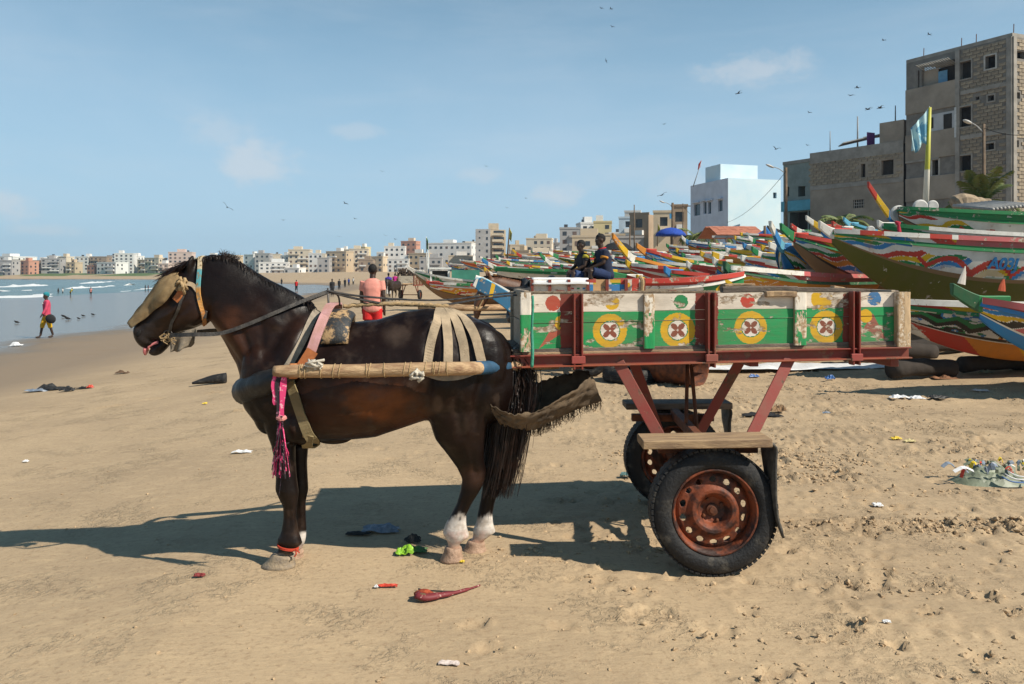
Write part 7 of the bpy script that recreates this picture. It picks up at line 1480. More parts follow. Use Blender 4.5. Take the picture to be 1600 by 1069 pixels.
def simple_cart(label, o, yaw, panels, load=None, fine=True, L=1.85, wdt=1.0, top=1.44, bot=1.10):
    t = thing('horse_cart', label, 'cart', o)
    def B(mb, name, mat, **k): place(mb, o, yaw).build(name, mat, t, **k)
    for sy in (-1, 1):
        n_ = len(panels)
        for i, p in enumerate(panels):
            mb = MB(); nx_, nz_ = 26, 14; xs_ = np.linspace(i*L/n_+.005, (i+1)*L/n_-.005, nx_+1); zs_ = np.linspace(bot, top, nz_+1); X_, Z_ = np.meshgrid(xs_, zs_, indexing='ij'); xc = ((X_[:-1, :-1]+X_[1:, 1:])/2-(i+.5)*L/n_).ravel(); zc = ((Z_[:-1, :-1]+Z_[1:, 1:])/2).ravel(); c_ = p(xc, zc) if callable(p) else np.tile(np.array(p), (len(xc), 1))
            g_ = np.stack([X_, np.full_like(X_, sy*wdt/2), Z_], -1); g2 = g_.copy(); g2[..., 1] -= sy*.025
            mb.grid(g_ if sy < 0 else g_[::-1], c_); mb.grid(g2 if sy > 0 else g2[::-1], (.4, .3, .2)); B(mb, 'side_panel', BOARDP, paint=True)
        for i in range(n_+1): mb = MB(); mb.box((min(max(i*L/n_, .02), L-.02), sy*(wdt/2+.02), (top+bot)/2-.02), (.045, .04, top-bot+.04), col=MAR); B(mb, 'upright', RED, paint=True)
        mb = MB(); mb.box((L/2, sy*wdt/2, bot-.04), (L+.1, .06, .07), col=MAR); B(mb, 'bed_rail', RED, paint=True)
        mb = MB(); mb.tube([(0, sy*wdt*.42, 1.02), (-.9, sy*.36, 1.0), (-1.7, sy*.34, 1.02)], .035, 8); B(mb, 'shaft', SH, smooth=True)
        for dx in (-.3, .3): mb = MB(); mb.beam((L/2+dx, sy*wdt*.4, bot-.05), (L/2, sy*wdt*.5, .36), .03, .05, up=(0, 1, 0), col=MAR); B(mb, 'strut', RED, paint=True)
        mb = MB(); mb.lathe([(.20, -.07), (.27, -.08), (.31, -.05), (.31, .05), (.27, .08), (.20, .07), (.20, -.07)], (L/2, sy*(wdt/2+.12), .31), 'Y', 36, closed=False); B(mb, 'tyre', TYRE, smooth=True)
        mb = MB(); mb.lathe([(0, -.03), (.08, -.04), (.13, -.02), (.2, -.03), (.2, .03), (0, .03)], (L/2, sy*(wdt/2+.12), .31), 'Y', 28, closed=False); B(mb, 'disc', RIMM, smooth=True)
    for s_ in (0.01, L-.01): mb = MB(); mb.box((s_, 0, (top+bot)/2), (.025, wdt-.06, top-bot-.02), col=(.6, .52, .4)); B(mb, 'end_board', BOARDP, paint=True)
    for k in range(5): mb = MB(); mb.box((L/2, (k-2)*wdt/5.2, bot), (L, wdt/5.2-.01, .025)); B(mb, 'floor_plank', GREYW)
    mb = MB(); mb.beam((L/2, -wdt/2-.1, .31), (L/2, wdt/2+.1, .31), .05, .05); B(mb, 'axle', RUST)
    return t
def pn_dots(x, z):
    c_ = np.tile(np.array(Wc), (len(x), 1)); k = ((x+.3)/.085).astype(int); m = np.hypot((x+.3) % .085-.042, (z-1.36) % .10-.05) < .022
    for i, q in enumerate('ryrgb'): c_[m & (k % 5 == i)] = K[q]
    return c_
def pn_flower(x, z):
    c_ = np.tile(np.array(Wc), (len(x), 1)); a = np.arctan2(z-1.33, x); r = np.hypot(x, z-1.33); m = r < .13+.05*np.cos(a*6); c_[m & (z < 1.36)] = K['b']; c_[m & (z >= 1.36)] = K['g']; c_[(x > .06) & (z > 1.37)] = K['r']; c_[(np.abs(x) < .10) & (z > 1.39) & (x < .06)] = K['y']; return c_
def pn_wood(x, z):
    c_ = np.tile(np.array((.55, .33, .16)), (len(x), 1)); c_[(x < -.02) & (z > 1.36)] = K['y']; c_[(x < -.06)] = K['w']; c_[(x < -.06) & (z < 1.36)] = K['b']; c_[(x < -.02) & (z > 1.40)] = K['r']; return c_
def pn_red(x, z):
    c_ = np.tile(np.array(Wc), (len(x), 1)); c_[np.abs(x) < .05] = K['r']; c_[(np.hypot(x+.1, z-1.36) < .03)] = K['y']; c_[(np.hypot(x-.1, z-1.36) < .03)] = K['g']; return c_
c2o = (W(828, 0, 12.0)[0], 12.45, 0.)
simple_cart('painted cart with flower panels carrying the two boys', c2o, 0.02, [Wc, Wc, pn_dots, pn_wood, pn_flower, pn_red], L=1.72, top=1.445, bot=1.10)
mb = MB(); X_, Y_ = np.meshgrid(np.linspace(.30, 1.15, 20), np.linspace(11.9, 12.9, 12), indexing='ij'); mb.grid(np.stack([X_, Y_, 1.455-.10*sstep(.85, 1.15, X_)*0+.02*fbm(X_*6, Y_*6, 3, 3)-.10*sstep(12.0, 11.88, Y_)], -1)); tag(mb.build('white_sheet', cloth('sheet_white', (.74, .73, .72), .1), smooth=True, solid=.01), 'white sheet spread over the front of the far cart', 'sheet')
mb = MB(); mb.tube(spline([W(1000, 432, 11.9), W(1004, 440, 11.85), W(1003, 456, 11.85)], 10), .03, 7); tag(mb.build('rope_bundle', 'rope_tan'), 'bundle of tan rope hanging at the end of the far cart', 'rope')
mb = MB(); th = np.linspace(0, 2*math.pi, 29); c_ = W(806, 452, 11.9); mb.tube([c_+np.array((.20*math.cos(a), .2*math.sin(a), .012*math.sin(a*2))) for a in th], .035, 8); tag(mb.build('inner_tube', TYRE, smooth=True), 'black rubber tube lying at the front of the far cart', 'tube')
o3 = W(634, 0, 49.); o3[2] = gz(o3[0], 49.)
simple_cart('brown loaded cart seen end-on down the beach', o3, R(80), [(.16, .10, .06)]*3, top=1.5, bot=.95)
mb = MB()
for k in range(70): p_ = o3+np.array((RS.uniform(-.6, .5), RS.uniform(0, 1.8), 1.5)); mb.tube([p_, p_+np.array((RS.randn()*.2, RS.randn()*.2, RS.uniform(.15, .5)))], .03, 5)
stuff(tag(mb.build('stick_load', M('sticks', (.10, .07, .05), .9, .4, 5)), 'load of dark sticks on the loaded cart down the beach', 'sticks'))
simple_horse('dark horse standing in front of the stick-loaded cart', (o3[0]-.5, 47.3, o3[2]), R(75), M('coat_dark', (.03, .018, .012), .6), .95, .04)
# ================================================================ poles, lamps, flags
POLE = M('pole_wood', (.16, .11, .07), .85, .4, 3, .4, 20); STEEL = M('pole_steel', (.33, .33, .33), .5, .3, 3)
def lamp(px, yt, yb, d, arm, label):
    a = W(px, yb, d); b_ = W(px, yt, d); a[2] = min(a[2], gz(a[0], d)); t = thing('street_lamp', label, 'street lamp', a); mb = MB(); r_ = .0016*d+.03; mb.tube([a, (a+b_)/2, b_], [r_*1.2, r_, r_*.8], 10); mb.build('pole', POLE, t, smooth=True)
    e = b_+np.array((arm, -.1, .05)); mb = MB(); mb.tube(spline([b_+np.array((0, 0, -.5)), b_+np.array((arm*.5, 0, -.12)), e], 10), .035, 6); mb.build('arm', STEEL, t, smooth=True); mb = MB(); mb.ball(e+np.array((arm*.28, 0, .06)), (abs(arm)*.36, .14, .09), nu=12, nv=8, rot=rotm('Y', .4 if arm < 0 else -.4)); mb.build('lamp_head', M('lamp_shell', (.55, .53, .50), .5), t, smooth=True)
lamp(1537, 194, 300, 44., -.75, 'street lamp on a brown pole before the tall block building'); lamp(1228, 262, 375, 62., -1.0, 'street lamp on a dark pole beside the pale blue house'); lamp(1051, 317, 375, 95., -1.0, 'street lamp on a pole before the tan house')
def pole(px, yt, yb, d, r_, label, lean=0., mat=None, name='pole'):
    a = W(px, yb, d); b_ = W(px+lean, yt, d); a[2] = min(a[2], gz(a[0], d)) if yb > 360 else a[2]; mb = MB(); mb.tube([a, a*.4+b_*.6, b_], [r_, r_*.9, r_*.7], 8); tag(mb.build(name, mat or POLE, smooth=True), label, 'pole', 'poles and masts')
pole(991, 320, 375, 90., .08, 'tall bare pole before the bluish white house'); pole(984, 352, 390, 80., .09, 'short thick post left of the tall bare pole'); pole(1340, 182, 245, 66., .07, 'thick steel mast on the low block house roof', mat=STEEL); pole(1297, 205, 240, 66., .04, 'thin mast at the left end of the low block house roof', mat=STEEL); pole(1399, 165, 190, 62., .05, 'short pale mast on the stair tower roof', mat=STEEL); pole(1195, 353, 400, 40., .09, 'dark post at the front corner of the tiled shack'); pole(1067, 318, 372, 105., .09, 'utility pole with cross arm beside the pale blue house')
mb = MB(); c_ = W(1067, 322, 105.); mb.beam(c_-np.array((1.2, 0, 0)), c_+np.array((1.2, 0, 0)), .15, .15); tag(mb.build('cross_arm', POLE), 'cross arm with insulators on the utility pole', 'cross arm')
def wire(a, b_, sag, label):
    a, b_ = W(*a), W(*b_); P = [a*(1-t)+b_*t-np.array((0, 0, sag*4*t*(1-t))) for t in np.linspace(0, 1, 24)]; mb = MB(); mb.tube(P, .018, 4); tag(mb.build('wire', BIRD), label, 'wire', 'wires')
wire((1228, 268, 61.), (1067, 322, 105.), 3.2, 'sagging wire from the dark lamp post across the pale blue house'); wire((1067, 322, 105.), (1051, 320, 95.), .3, 'wire from the utility pole to the tan house lamp'); wire((1537, 200, 44.), (1640, 205, 40.), .3, 'wire running right from the brown lamp pole')
def flag(px0, y0, px1, y1, d, outline, colr, label, rpole=.05, pmat=None, folds=.08):
    a, b_ = W(px0, y0, d), W(px1, y1, d); t = thing('flag', label, 'flag', a, 'flags'); mb = MB(); mb.tube([a, (a+b_)/2, b_], [rpole*1.25, rpole, rpole*.6], 8); mb.build('flag_pole', pmat or POLE, t, smooth=True)
    # outline: list of (top, bottom) photo points from hoist to fly
    n_ = 16; T_ = spline([W(*q[0], d) for q in outline], n_); B_ = spline([W(*q[1], d) for q in outline], n_); rows = np.array([[T_[i]*(1-v)+B_[i]*v+np.array((0, folds*math.sin(i*1.1+v*2.5)*(i/n_+.15), 0)) for v in np.linspace(0, 1, 10)] for i in range(n_)]); mb = MB(); mb.grid(rows); mb.build('flag_cloth', colr, t, smooth=True, solid=.006)
m_, t_, b_ = nodes('flag_pale'); f_ = rng(t_, noise(t_, 2.2, 4, .6, dist=1.), .50, .56); t_.links.new(mixcol(t_, f_, (.42, .60, .62), (.12, .32, .45)), b_.inputs['Base Color']); b_.inputs['Roughness'].default_value = .8
m2_, t2_, b2_ = nodes('mast_paint'); tc = t2_.nodes.new('ShaderNodeTexCoord'); sp = t2_.nodes.new('ShaderNodeSeparateXYZ'); t2_.links.new(tc.outputs['Object'], sp.inputs[0]); t2_.links.new(mixcol(t2_, rng(t2_, sp.outputs[2], 3.95, 4.0), (.66, .62, .52), (.42, .40, .04)), b2_.inputs['Base Color'])
flag(1446, 325, 1453, 168, 18.6, [((1453, 166), (1449, 228)), ((1442, 180), (1441, 224)), ((1431, 192), (1433, 238)), ((1422, 204), (1424, 236))], m_, 'torn pale blue flag on a white and yellow mast', .055, m2_, .06)
flag(1083, 292, 1096, 252, 84., [((1096, 250), (1094, 262)), ((1091, 257), (1090, 266))], cloth('flag_red', (.50, .03, .03)), 'small red flag on a thin leaning pole above the pale blue house', .04, STEEL)
flag(792, 415, 796, 356, 48., [((796, 356), (795, 372)), ((800, 364), (799, 378))], cloth('flag_yellow', (.45, .42, .12)), 'yellowish flag on a pole before the concrete tower', .05, POLE)
flag(667, 432, 666, 370, 40., [((666, 370), (666, 386)), ((669, 376), (669, 392))], cloth('flag_green', (.12, .25, .10)), 'narrow green and white flag on a mast near the cabin boat', .035, M('mast_white', (.65, .65, .62), .6))
flag(1027, 385, 1028, 350, 60., [((1028, 350), (1028, 366)), ((1031, 356), (1031, 370))], cloth('flag_lime', (.45, .42, .05)), 'small yellow-green flag left of the blue parasol', .03, POLE)
# ================================================================ palms
FR = M('palm_frond', (.07, .115, .022), .6, .45, 3, col2=(.13, .14, .035)); TR = M('palm_trunk', (.17, .12, .075), .9, .4, 5, .7, 14)
def palm(px, py, d, R_, n_, label, trunk_h=1.6, up=1., seed=1):
    rr = np.random.RandomState(seed); c_ = W(px, py, d); g0 = gz(c_[0], d); t = thing('palm_tree', label, 'palm', (c_[0], d, g0), 'palms'); mb = MB(); mb.tube([(c_[0]+.1, d, g0-.2), (c_[0]+.05, d, (g0+c_[2])/2), c_], [.20, .16, .12], 10); mb.build('trunk', TR, t, smooth=True)
    for k in range(n_):
        az = 2*math.pi*k/n_+rr.uniform(-.3, .3); el = rr.uniform(.2, 1.25)*up; L_ = R_*rr.uniform(.75, 1.1); P = []; p = c_.copy(); dirr = np.array((math.cos(az)*math.cos(el), math.sin(az)*math.cos(el), math.sin(el)))
        for i in range(12): P.append(p.copy()); p = p+dirr*L_/11; dirr = dirr+np.array((0, 0, -.115-.02*i*(1.2-el))); dirr /= np.linalg.norm(dirr)
        mb = MB(); mb.tube(P, list(np.linspace(.022, .006, 12)), 4, caps=False)
        for i in np.linspace(1.2, 10.8, 34):
            j = int(i); q = P[j]*(1-(i-j))+P[min(j+1, 11)]*(i-j); tg = P[min(j+1, 11)]-P[j]; tg /= np.linalg.norm(tg); sd_ = np.cross(tg, (0, 0, 1)); sd_ /= (np.linalg.norm(sd_) or 1); ll = R_*.26*math.sin(max(.15, i/11.5)*math.pi)**.6
            for s_ in (-1, 1):
                e = q+(sd_*s_*.8+tg*.65+np.array((0, 0, -.25-.3*rr.rand())))*ll; m_ = (q+e)/2+np.array((0, 0, .05*ll)); w_ = tg*.022*R_/1.6+np.array((0, 0, .012)); mb.add([q-w_*.4, q+w_*.4, m_+w_, m_-w_, e], [(0, 1, 2, 3), (3, 2, 4)])
        mb.build('frond', FR, t)
palm(1533, 322, 36., 2.0, 17, 'bushy palm in front of the tall block building', 1.4, 1.15, 3); palm(1318, 352, 40., 1.6, 13, 'small dark palm between the boats and the low block house', 1., .8, 4); palm(1112, 368, 52., 2.0, 13, 'palm beside the tiled shack', 1.5, .75, 5); palm(1088, 372, 60., 2.0, 11, 'slimmer palm left of the shack palm', 1.5, .9, 6)
# ================================================================ shack, parasol, awning roof
d = 44.; a = W(1113, 368, d); b_ = W(1196, 368, d); zt_ = W(1150, 351, d)[2]; ze = a[2]
sh_ = thing('tiled_shack', 'open shack with orange tiled roof among the boats', 'shack', ((a[0]+b_[0])/2, d, gz(a[0], d)))
w_ = b_[0]-a[0]; TILE = M('roof_tile', (.50, .20, .12), .85, .35, 4, .3, 20, col2=(.36, .13, .08)); nrow, ncol = 5, 14
for r_ in range(nrow):
    for c_ in range(ncol):
        mb = MB(); x0 = a[0]+.25+(w_-.25)*c_/ncol; u0 = r_/nrow; zc = ze+(zt_-ze)*(u0+.5/nrow); yc = d+1.9*(u0+.5/nrow); mb.box((x0+w_/ncol/2, yc, zc+.03*(1-u0)+RS.rand()*.015), (w_/ncol-.015, 2.1/nrow*1.12, .035), rotm('X', math.atan2(zt_-ze, 1.9)-.06)); mb.build('roof_tile', TILE, sh_)
mb = MB(); mb.box(((a[0]+b_[0])/2+.1, d+2.9, (ze+zt_)/2), (w_, 1.9, .06), rotm('X', -math.atan2(zt_-ze, 1.9))); mb.build('back_roof', TILE, sh_)
for px in (1117, 1136, 1158, 1177, 1194): mb = MB(); p_ = W(px, 368, d); mb.box((p_[0], d+.1, (gz(p_[0], d)+ze)/2), (.10, .10, ze-gz(p_[0], d)+.02)); mb.build('post', POLE, sh_)
mb = MB(); mb.beam((a[0], d+.08, ze-.06), (b_[0], d+.08, ze-.06), .08, .12); mb.build('eaves_beam', M('beam_white', (.5, .48, .45), .8), sh_)
mb = MB(); mb.box(((a[0]+b_[0])/2, d+1.8, (gz(a[0], d)+ze)/2-.3), (w_*.9, .1, ze-gz(a[0], d)-.6)); mb.build('back_wall', PLAST, sh_)
def hang(name, pts, label, mat, d, drop):
    T_ = spline([W(x, y, d) for x, y in pts], 14); rows = np.array([[p_+np.array((0, -.1*v+.08*math.sin(i*1.3)*v, -drop*v*(.75+.25*math.sin(i*.9)))) for v in np.linspace(0, 1, 8)] for i, p_ in enumerate(T_)]); mb = MB(); mb.grid(rows); tag(mb.build(name, mat, smooth=True, solid=.01), label, 'tarpaulin')
TB = cloth('tarp_blue', (.02, .10, .33)); hang('tarpaulin', [(1166, 363), (1180, 366), (1196, 358)], 'blue tarpaulin hanging from the eaves of the tiled shack', TB, 43., .65); hang('tarpaulin', [(1196, 352), (1206, 366), (1224, 384)], 'bright blue sheet stretched from the shack\'s corner post', cloth('tarp_azure', (.02, .15, .42)), 41., 1.1)
hang('tarpaulin', [(1198, 352), (1222, 360), (1246, 366)], 'black sheet sloping right of the shack\'s corner post', BLK_, 42., .35)
pc = W(1048, 368, 58.); pz = gz(pc[0], 58.); um_ = thing('beach_parasol', 'round blue parasol over the boats', 'parasol', (pc[0], 58., pz)); mb = MB(); rings = []
for r_, z_ in ((.04, .58), (.40, .52), (.80, .36), (1.05, .16), (1.12, .0)): rings.append(np.array([(pc[0]+r_*math.cos(a), 58+r_*math.sin(a), pc[2]+z_+(.0 if r_ < 1 else -.05*abs(math.sin(a*4)))) for a in np.linspace(0, 2*math.pi, 33)[:-1]]))
mb.rings(rings, True); mb.build('canopy', cloth('parasol_blue', (.02, .07, .38)), um_, smooth=True); mb = MB(); mb.tube([(pc[0], 58, pz), (pc[0], 58, pc[2]+.55)], .03, 6); mb.build('pole', POLE, um_)
small(1056, 57., 'person in orange-brown clothes bending under the blue parasol', cloth('top_rust', (.35, .13, .05)), cloth('bottom_rust', (.3, .12, .05)), (1, 0, 0), .05, 1., 1.5, .9, lean=.35, group=None, dz=.5)
um2 = W(965, 390, 40.); mb = MB(); mb.rings([np.array([(um2[0]+r_*math.cos(a), 40+r_*math.sin(a), um2[2]+z_) for a in np.linspace(0, 2*math.pi, 21)[:-1]]) for r_, z_ in ((.03, .42), (.5, .28), (.85, .0))], True); tag(mb.build('black_parasol', BLK_), 'black parasol behind the right boy', 'parasol')
d = 26.; aw = thing('awning_roof', 'dark open shelter with corrugated sheet roof at the right edge', 'shelter', (W(1590, 0, d)[0], d, gz(16, d)))
for k in range(12): mb = MB(); p_ = W(1552+k*6, 327-k*.6, d); mb.tube([p_, p_+np.array((.15, 2.6, .35))], .055, 8); mb.build('roof_sheet', M('corrugated', (.36, .35, .33), .6, .4, 3), aw, smooth=True)
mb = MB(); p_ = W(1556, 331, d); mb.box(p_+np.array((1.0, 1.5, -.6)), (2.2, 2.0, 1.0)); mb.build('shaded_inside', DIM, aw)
mb = MB(); mb.tube(spline([W(1490, 322, 30.), W(1500, 318, 30.), W(1525, 322, 30.), W(1550, 322, 30.)], 12), [.15, .3, .35, .35, .4, .4, .4, .35, .35, .3, .3, .2], 10); tag(mb.build('thatch_heap', M('thatch', (.36, .27, .18), .95, .4, 6, .8, 20), smooth=False), 'heap of dry thatch behind the scalloped boat', 'thatch')
# round white floats on the top boat
for px, py, r_ in ((1404, 334, 13), (1438, 324, 12), (1457, 322, 9), (1360, 360, 6)):
    mb = MB(); c_ = W(px, py, 18.4 if px > 1370 else 16.); q_ = r_/F*18.4; mb.lathe([(0, -.04), (q_*.8, -.045), (q_, -.02), (q_, .02), (q_*.8, .045), (0, .04)], c_, 'Y', 24, closed=False); tag(mb.build('float_disc', M('float_white', (.55, .53, .5), .7, .3, 4)), {1404: 'large round pale disc at the tip of the scalloped boat', 1438: 'large round pale disc behind the flag mast foot', 1457: 'smaller round pale disc right of the flag mast', 1360: 'small round pale disc near the yellow eye'}[px], 'disc')
mb = MB(); c_ = W(1405, 372, 14.); mb.rings([ell_ring(c_+np.array((x, 0, z)), (1, 0, 0), (0, 1, 0), r_, r_*.7, 10) for x, z, r_ in ((0, 0, .06), (.0, .14, .035), (-.01, .22, .025), (-.03, .28, .06), (-.05, .30, .01))]); tag(mb.build('red_pennant', cloth('pennant_red', (.42, .02, .05)), smooth=True), 'small dark red cloth standing on the olive-bottomed boat', 'pennant')
mb = MB(); mb.tube([W(1502, 444, 9.3), W(1505, 432, 9.3), W(1508, 416, 9.3)], [(.05, .015), (.035, .012), (.006, .005)], 8, up=(1, 0, 0)); tag(mb.build('pale_fin', M('fin_white', (.6, .56, .5), .7)), 'pale upright wooden fin on the green-beaked prow', 'fin')
mb = MB(); mb.tube([W(1565, 455, 9.6), W(1566, 447, 9.6), W(1568, 436, 9.6)], [(.05, .015), (.04, .014), (.012, .008)], 8, up=(1, 0, 0)); tag(mb.build('red_fin', M('fin_red', (.45, .08, .03), .7)), 'small red fin at the right edge boat', 'fin')
# ================================================================ things lying on the sand
def gp(px, py, dz=0.):
    d_ = F*CAMH/(py-HOR)
    for _ in range(6): x = (px-800)/F*d_; d_ = F*(CAMH-gz(x, d_))/(py-HOR)
    x = (px-800)/F*d_; return np.array((x, d_, float(ground_z([x], [d_])[0])+dz))
def tyre_lying(px, py, Ro, h, label):
    c_ = gp(px, py); mb = MB(); mb.lathe([(Ro*.62, 0.01), (Ro*.70, 0), (Ro*.95, .015), (Ro, h*.3), (Ro, h*.7), (Ro*.95, h*.97), (Ro*.72, h), (Ro*.60, h*.93), (Ro*.63, h*.85), (Ro*.85, h*.75), (Ro*.85, h*.2), (Ro*.62, .01)], c_, 'Z', 44, closed=False); t = thing('old_tyre', label, 'tyre', c_); mb.build('tyre', TYRE, t, smooth=True)
    for z_ in (.35, .5, .65): mb = MB(); th = np.linspace(0, 2*math.pi, 45); mb.tube([c_+np.array((Ro*1.003*math.cos(a), Ro*1.003*math.sin(a), h*z_)) for a in th], .006, 4, caps=False); mb.build('tread_rib', TYRE, t)
tyre_lying(984, 596, .385, .20, 'black car tyre lying flat on the sand under the cart')
bd = gp(1072, 604); brl = thing('rusty_barrel', 'rusty open drum lying on its side under the cart', 'barrel', bd); ax = np.array((.72, -.69, 0)); RB = np.stack([np.array((.69, .72, 0)), ax, (0, 0, 1)], 1); mb = MB(); mb.lathe([(.0, -.45), (.24, -.45), (.25, -.42), (.25, -.15), (.26, -.13), (.25, -.11), (.25, .15), (.26, .17), (.25, .19), (.25, .38), (.262, .40), (.25, .41), (.235, .40), (.235, -.40), (0, -.41)], (0, 0, 0), 'Y', 32, closed=False); mb.v = [v @ RB.T+bd+np.array((-.12, .25, .25)) for v in mb.v]; mb.build('drum', RUST, brl, smooth=True)
def crumple(name, px, py, sx, sy, h, mat, label, cat='litter', seed=0, n=14, group='litter on the sand', rotz=0):
    rr = np.random.RandomState(seed+1); c_ = gp(px, py); u = np.linspace(-1, 1, n); X_, Y_ = np.meshgrid(u, u, indexing='ij'); Z_ = h*(fbm(X_*2.2+seed, Y_*2.2, seed, 3)*1.4-.25)*(1-.7*np.maximum(np.abs(X_), np.abs(Y_))**3); x = X_*sx/2*(1+.25*(vnoise(Y_*3, X_*0+seed, 2)-.5)); y = Y_*sy/2*(1+.25*(vnoise(X_*3, Y_*0+seed, 3)-.5)); ca, sa = math.cos(rotz), math.sin(rotz); mb = MB(); mb.grid(np.stack([c_[0]+x*ca-y*sa, c_[1]+x*sa+y*ca, c_[2]+np.maximum(Z_, 0)+.006+.004*rr.rand(n, n)], -1)); tag(mb.build(name, mat, solid=.004), label, cat, group)
PW = M('plastic_white', (.70, .70, .70), .5, .2, 20); PG = M('plastic_green', (.26, .52, .03), .45, .4, 30); PB_ = M('plastic_bluegrey', (.22, .26, .32), .4, .4, 20); PRD = M('plastic_red', (.60, .06, .03), .5, .3, 20); PLG = M('plastic_palegreen', (.22, .25, .17), .5, .4, 12); PYE = M('plastic_yellow', (.70, .50, .03), .5, .2, 20); PBL = M('plastic_blue', (.05, .15, .40), .4, .3, 20); PBK = M('litter_black', (.02, .02, .02), .6, .3, 20); PAP = M('paper_pale', (.62, .52, .47), .8, .2, 10)
crumple('plastic_bag', 633, 866, .09, .07, .06, PG, 'crumpled bright green plastic near the hind hooves', seed=3); crumple('leaf_scrap', 652, 863, .10, .06, .03, M('leaf_green', (.06, .15, .05), .6), 'dark green scrap right of the bright green plastic', seed=4); crumple('dark_scrap', 645, 848, .09, .05, .05, PBK, 'dark lump behind the bright green plastic', seed=5)
crumple('plastic_bag', 596, 831, .20, .10, .05, PB_, 'blue-grey plastic bag in the horse\'s shadow', seed=6); crumple('plastic_strip', 560, 836, .14, .05, .02, PBK, 'dark plastic strip left of the blue-grey bag', seed=7)
crumple('paper_scrap', 702, 1037, .075, .03, .004, PAP, 'pale paper scrap in the foreground sand', seed=8, rotz=-.1); crumple('yellow_scrap', 722, 880, .025, .02, .012, PYE, 'small yellow scrap right of the hind hoof', seed=9); crumple('red_scrap', 312, 902, .05, .03, .02, M('scrap_maroon', (.22, .03, .03), .7), 'small maroon scrap at the left foreground', seed=10); crumple('yellow_scrap', 320, 632, .05, .05, .03, PYE, 'small yellow scrap below the black sole', seed=11)
c_ = gp(666, 940); sh2 = thing('torn_shoe', 'torn red and orange shoe with trailing strap on the sand', 'shoe', c_); mb = MB(); mb.tube(spline([c_+np.array((-.045, 0, .03)), c_+np.array((0, -.01, .022)), c_+np.array((.06, .02, .02)), c_+np.array((.12, .06, .014)), c_+np.array((.19, .12, .01)), c_+np.array((.24, .17, .008))], 18), [(.016, .024)]*4+[(.015, .021)]*3+[(.012, .015)]*3+[(.008, .009)]*4+[(.004, .005)]*4, 8); mb.build('strap', M('strap_red', (.16, .02, .025), .6, .5, 60, col2=(.5, .3, .25), thr=(.6, .65)), sh2, smooth=True); mb = MB(); mb.tube(spline([c_+np.array((-.06, .03, .02)), c_+np.array((-.01, .035, .026)), c_+np.array((.03, .05, .014))], 8), [.008, .014, .017, .018, .017, .015, .010, .006], 8); mb.build('upper', M('shoe_orange', (.42, .07, .025), .8, .5, 60, .8, 90), sh2, smooth=True); mb = MB(); mb.ball(c_+np.array((-.018, -.018, .026)), (.026, .008, .018), nu=14, nv=8, rot=rotm('X', -.4)); mb.build('opening', M('shoe_inside', (.12, .08, .04), .9), sh2, smooth=True); mb = MB(); mb.tube(spline([c_+np.array((-.05, .12, .01)), c_+np.array((-.02, .10, .012)), c_+np.array((.08, .09, .01)), c_+np.array((.15, .09, .01))], 14), .004, 5); mb.build('lace', PBK, sh2)
crumple('red_scrap', 606, 918, .09, .02, .015, PRD, 'strip of red plastic left of the torn shoe', seed=12); crumple('white_scrap', 588, 919, .018, .02, .012, PW, 'tiny white scrap left of the red strip', seed=13)
mb = MB(); c_ = gp(328, 601); A = spline([c_+np.array((-.26, -.05, .03)), c_+np.array((-.12, -.02, .055)), c_+np.array((.05, .02, .085)), c_+np.array((.24, .05, .09))], 14); mb.tube(A, [(.018+.006*i, .045+.003*i) for i in range(14)], 10, up=(0, 0, 1)); tag(mb.build('rubber_piece', TYRE, smooth=True), 'curved black piece of tyre on the sand left of the chest', 'rubber')
wsx = gp(1230, 578); mb = MB(); X_, Y_ = np.meshgrid(np.linspace(-1.5, 1.55, 60), np.linspace(-.35, .4, 14), indexing='ij'); mb.grid(np.stack([wsx[0]+X_, wsx[1]+Y_*(.6+.4*np.cos(X_))+.12*np.sin(X_*1.7), wsx[2]+.03+.10*fbm(X_*2.5, Y_*5, 3, 3)*(1-np.abs(Y_/.4)**3*.8)], -1)); tag(mb.build('plastic_sheet', PW, smooth=True, solid=.006), 'long crumpled white plastic sheet on the sand behind the cart', 'plastic sheet')
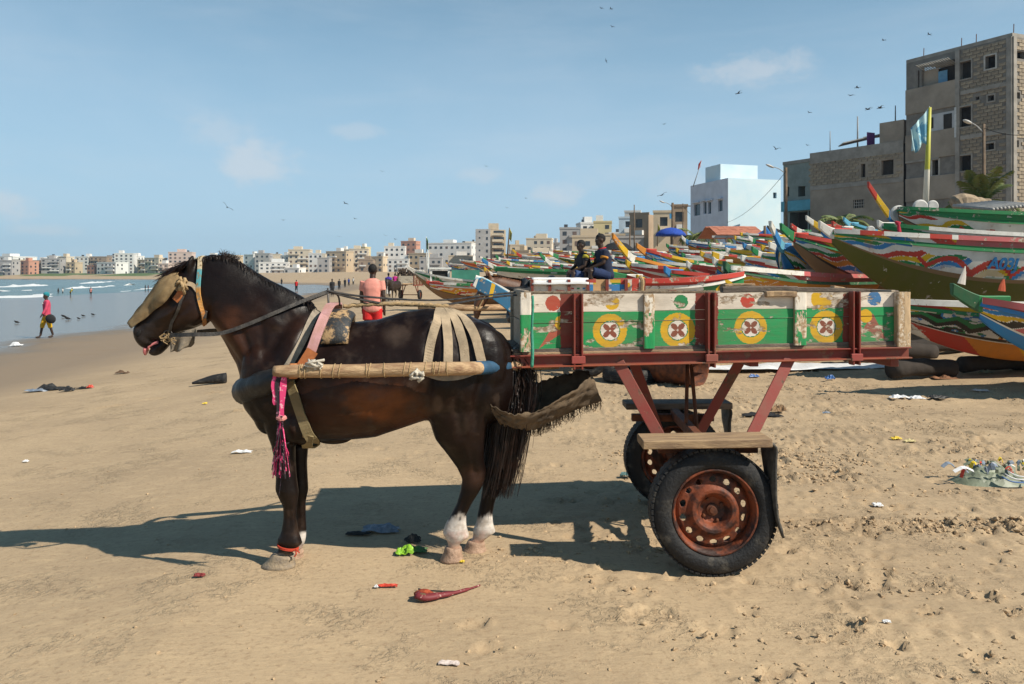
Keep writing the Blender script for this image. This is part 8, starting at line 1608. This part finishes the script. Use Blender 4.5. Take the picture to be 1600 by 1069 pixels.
for k, (px, py, sx, sy, h, mt, lb) in enumerate([(1215,646,.16,.10,.12,M('dry_leaf', (.28,.17,.09),.9),'dry brown palm scraps by the cart\'s right strut'), (1190,652,.4,.10,.06,BLK_,'dark seaweed tangle by the mud flap'), (1178,590,.14,.10,.06,PBL,'small blue plastic behind the rear strut') , (1297,597,.12,.08,.08,PBL,'small blue bottle on the sand behind the cart'), (1291,646,.08,.05,.03,PB_,'pale blue scrap below the blue bottle'), (1405,625,.22,.12,.05,PW,'white plastic on the sand right of the cart'), (1432,624,.20,.12,.05,PW,'second white plastic beside the first'), (1466,625,.22,.12,.05,PBK,'dark plastic right of the white plastics'), (1533,613,.20,.10,.04,PAP,'pale scrap at the far right sand'), (1473,592,.35,.2,.08,M('leaf_brown',(.25,.12,.06),.9),'patch of brown leaves in the boat\'s shadow'), (1540,585,.16,.12,.08,PLG,'pale green plastic in the boat\'s shadow'), (1400,688,.09,.06,.03,PYE,'small yellowish scrap right of the cart'), (1422,692,.10,.06,.03,M('scrap_cream',(.6,.5,.25),.8),'cream scrap beside the yellowish one'), (1371,792,.06,.05,.03,PW,'white scrap in the churned wheel track'), (980,748,.10,.07,.06,M('scrap_teal',(.10,.20,.20),.7),'teal rag left of the far wheel'), (905,632,.22,.14,.16,M('rag_pale',(.62,.45,.36),.8),'pale crumpled rag under the hessian sack'), (1030,577,.10,.08,.04,PG,'green scrap beside the flat tyre'), (25,541,.35,.3,.16,PW,'clear white bag on the damp sand at left'), (60,612,.4,.2,.08,PB_,'grey plastic strip at the left of the beach'), (78,610,.45,.25,.12,PBK,'dark seaweed heap at the left of the beach'), (105,612,.22,.14,.10,PBK,'small dark clump right of the seaweed heap'), (128,608,.25,.12,.05,PBK,'dark strip beside a red scrap at left'), (141,607,.10,.08,.08,PRD,'red scrap at the left of the beach'), (191,584,.25,.15,.08,M('clump_brown',(.12,.07,.04),.9),'brown clump on the left sand'), (378,708,.16,.05,.03,PW,'thin white strip behind the forelegs'), (40,722,.05,.04,.02,PW,'tiny white scrap at the left edge sand'), (1385,975,.03,.02,.012,PW,'tiny white shell in the right foreground')]): crumple('litter', px, py, sx, sy, h, mt, lb, seed=30+k)
# heap of rubbish at the right
RU = thing('rubbish_heap', 'tangled heap of pale green net and plastic on the right sand', 'rubbish', gp(1545, 752)); rr = np.random.RandomState(4); c0 = gp(1545, 752)
mb = MB(); u = np.linspace(-1, 1, 26); X_, Y_ = np.meshgrid(u, u, indexing='ij'); mb.grid(np.stack([c0[0]+X_*.30, c0[1]+Y_*.16, c0[2]-.01+.13*(1-np.clip(np.hypot(X_, Y_), 0, 1)**2)*(.45+.8*fbm(X_*3, Y_*3, 7, 3))], -1)); mb.build('net_heap', PLG, RU, smooth=False)
for k in range(44):
    p_ = c0+np.array((rr.uniform(-.28, .30), rr.uniform(-.15, .12), .07+rr.rand()*.05)); q_ = rr.randn(3)*np.array((.028, .02, .014)); mb = MB(); mb.ribbon(spline([p_-q_, p_+np.array((0, 0, .03)), p_+q_], 6), rr.uniform(.008, .03), .003, (rr.randn()*.3, -.6, 1)); mb.build('plastic_shred', [PLG, PW, PLG, PB_, PRD, PLG, PYE, PB_][k % 8], RU)
for k in range(3): mb = MB(); p_ = c0+np.array((.05+.02*k, -.17, .03+.02*k)); mb.tube(spline([p_+np.array((-.06, 0, .05)), p_+np.array((.0, -.03, .02)), p_+np.array((.12, -.03, .02)), p_+np.array((.16, 0, .04))], 10), .005, 6); mb.build('loop', PW if k else PBL, RU, smooth=True)
# ---------------------------------------------------------------- sea haze: the air over the whole bay
mb = MB(); mb.box((0, 820, 36), (3800, 1800, 86)); hz = mb.build('haze', None); stuff(hz)
m_ = bpy.data.materials.new('haze_air'); m_.use_nodes = True; t = m_.node_tree; t.nodes.clear()
o_ = t.nodes.new('ShaderNodeOutputMaterial'); pv = t.nodes.new('ShaderNodeVolumePrincipled'); pv.inputs['Color'].default_value = (.66, .82, 1, 1); pv.inputs['Density'].default_value = .00024; pv.inputs['Anisotropy'].default_value = .3
t.links.new(pv.outputs[0], o_.inputs['Volume']); hz.data.materials.append(m_)
# ---------------------------------------------------------------- every label names one thing
seen = {}
for o in bpy.data.objects:
    if o.parent is None and 'label' in o: seen.setdefault(o['label'], []).append(o)
for lab, L_ in seen.items():
    if len(L_) > 1:
        L_.sort(key=lambda o: o.location.x/max(o.location.y, .1))
        for k, o in enumerate(L_): o['label'] = lab+', '+ordn(k)+' from left'
